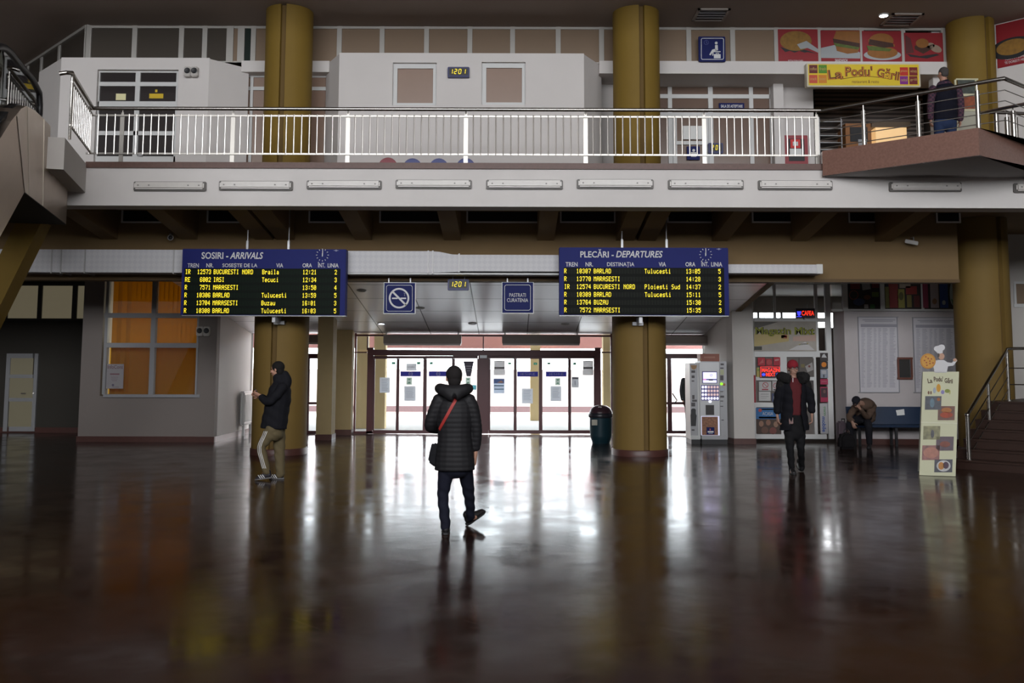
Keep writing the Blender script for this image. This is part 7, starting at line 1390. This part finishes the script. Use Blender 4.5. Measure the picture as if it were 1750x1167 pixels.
M_pl = mat('plaid_shirt', (.10, .03, .06), .85); nt = M_pl.node_tree; ck = nt.nodes.new('ShaderNodeTexChecker'); ck.inputs['Scale'].default_value = 26; ck.inputs[1].default_value = (.085, .03, .05, 1); ck.inputs[2].default_value = (.022, .012, .026, 1); tc = nt.nodes.new('ShaderNodeTexCoord'); nt.links.new(tc.outputs['Object'], ck.inputs[0]); nt.links.new(ck.outputs[0], nt.nodes['Principled BSDF'].inputs['Base Color'])
soft('shirt', b, M_pl, man, .010, 4)
b = MB(); limb(b, [(W(1616, 206), .205, .15), (W(1616, 192), .205, .15), (W(1616, 168), .20, .145), (W(1615, 152), .19, .125), (W(1614, 143), .12, .09), (W(1613, 138), .075, .075)], caps=False); soft('vest', b, M_cloth('navy_vest', (.006, .006, .013)), man, .010, 4, post=lambda p: .004 * math.sin(p.z * 50))
b = MB(); limb(b, [(W(1615, 200), .175, .125), (W(1615, 212), .18, .13)])
for px in (1605, 1626): x = W(px, 215).x; limb(b, [(Vector((x, Y0, W(px, 210).z)), .095), (Vector((x, Y0 + .02, zf + .48)), .075), (Vector((x, Y0, zf + .10)), .068)])
soft('jeans', b, M_cloth('blue_jeans', (.022, .036, .085)), man, .011, 4)
for px in (1605, 1626): x = W(px, 215).x; a = Vector((x, Y0 - .06, zf + .004)); shoe(a, a + Vector((0, .27, 0)), (0, 0, 1), man, M_sh, M_so)

# ------------------------------------------------ somebody outside, mostly hidden by the coffee machines
Y0 = 24.7; W = lambda x, y, dy=0: P(x, y, Y0 + dy)
zo = -.05; xo = W(1181, 650).x
man = thing('person', 'person in dark clothes outside the glass door, mostly hidden by the coffee machines', 'person', (xo, Y0, zo))
hc = Vector((xo, Y0, zo + 1.62)); b = MB(); head(b, hc, (.3, -1, 0), (0, 0, 1), 1.0); limb(b, [(hc + Vector((0, 0, -.10)), .056), (hc + Vector((0, 0, -.24)), .07)])
V3 = lambda x, y, z: Vector((xo + x, Y0 + y, zo + z))
LB(b, [(V3(0, 0, 1.38), .15, .10), (V3(0, 0, 1.1), .16, .11), (V3(0, 0, .88), .16, .12)])
for s in (-1, 1): LB(b, [(V3(.19 * s, 0, 1.36), .055), (V3(.24 * s, 0, 1.08), .045), (V3(.23 * s, -.06, .84), .034)]); hand(b, V3(.23 * s, -.06, .84), (0, -.1, -1), (-s, 0, 0), .95, .6, 1); LB(b, [(V3(.09 * s, 0, .88), .085), (V3(.10 * s, -.02, .48), .055), (V3(.10 * s, 0, .07), .038)]); limb(b, [(V3(.10 * s, 0, .05), .03), (V3(.10 * s, -.12, .03), .026)])
soft('body', b, SKIN, man, .0065, 2)
b = MB(); limb(b, [(V3(0, 0, .74), .21, .15), (V3(0, 0, 1.1), .20, .14), (V3(0, 0, 1.34), .19, .125), (V3(0, 0, 1.43), .12, .09)])
for s in (-1, 1): limb(b, [(V3(.19 * s, 0, 1.36), .075), (V3(.245 * s, 0, 1.1), .064), (V3(.235 * s, -.05, .88), .052)])
soft('coat', b, M_cloth('black_coat', (.008, .008, .011)), man, .011, 4)
b = MB()
for s in (-1, 1): limb(b, [(V3(.09 * s, 0, .88), .098), (V3(.10 * s, -.02, .48), .074), (V3(.10 * s, 0, .09), .06)])
soft('trousers', b, M_cloth('dark_trousers', (.012, .012, .016)), man, .011, 4)
b = MB(); ellip(b, hc + Vector((0, .015, .035)), (.085, 0, 0), (0, .1, 0), (0, 0, .088)); soft('hair', b, M_cloth('dark_hair', (.013, .011, .011)), man, .009, 3)
for s in (-1, 1): a = V3(.10 * s, .05, .003); shoe(a, a + Vector((0, -.27, 0)), (0, 0, 1), man, M_sh, M_so)
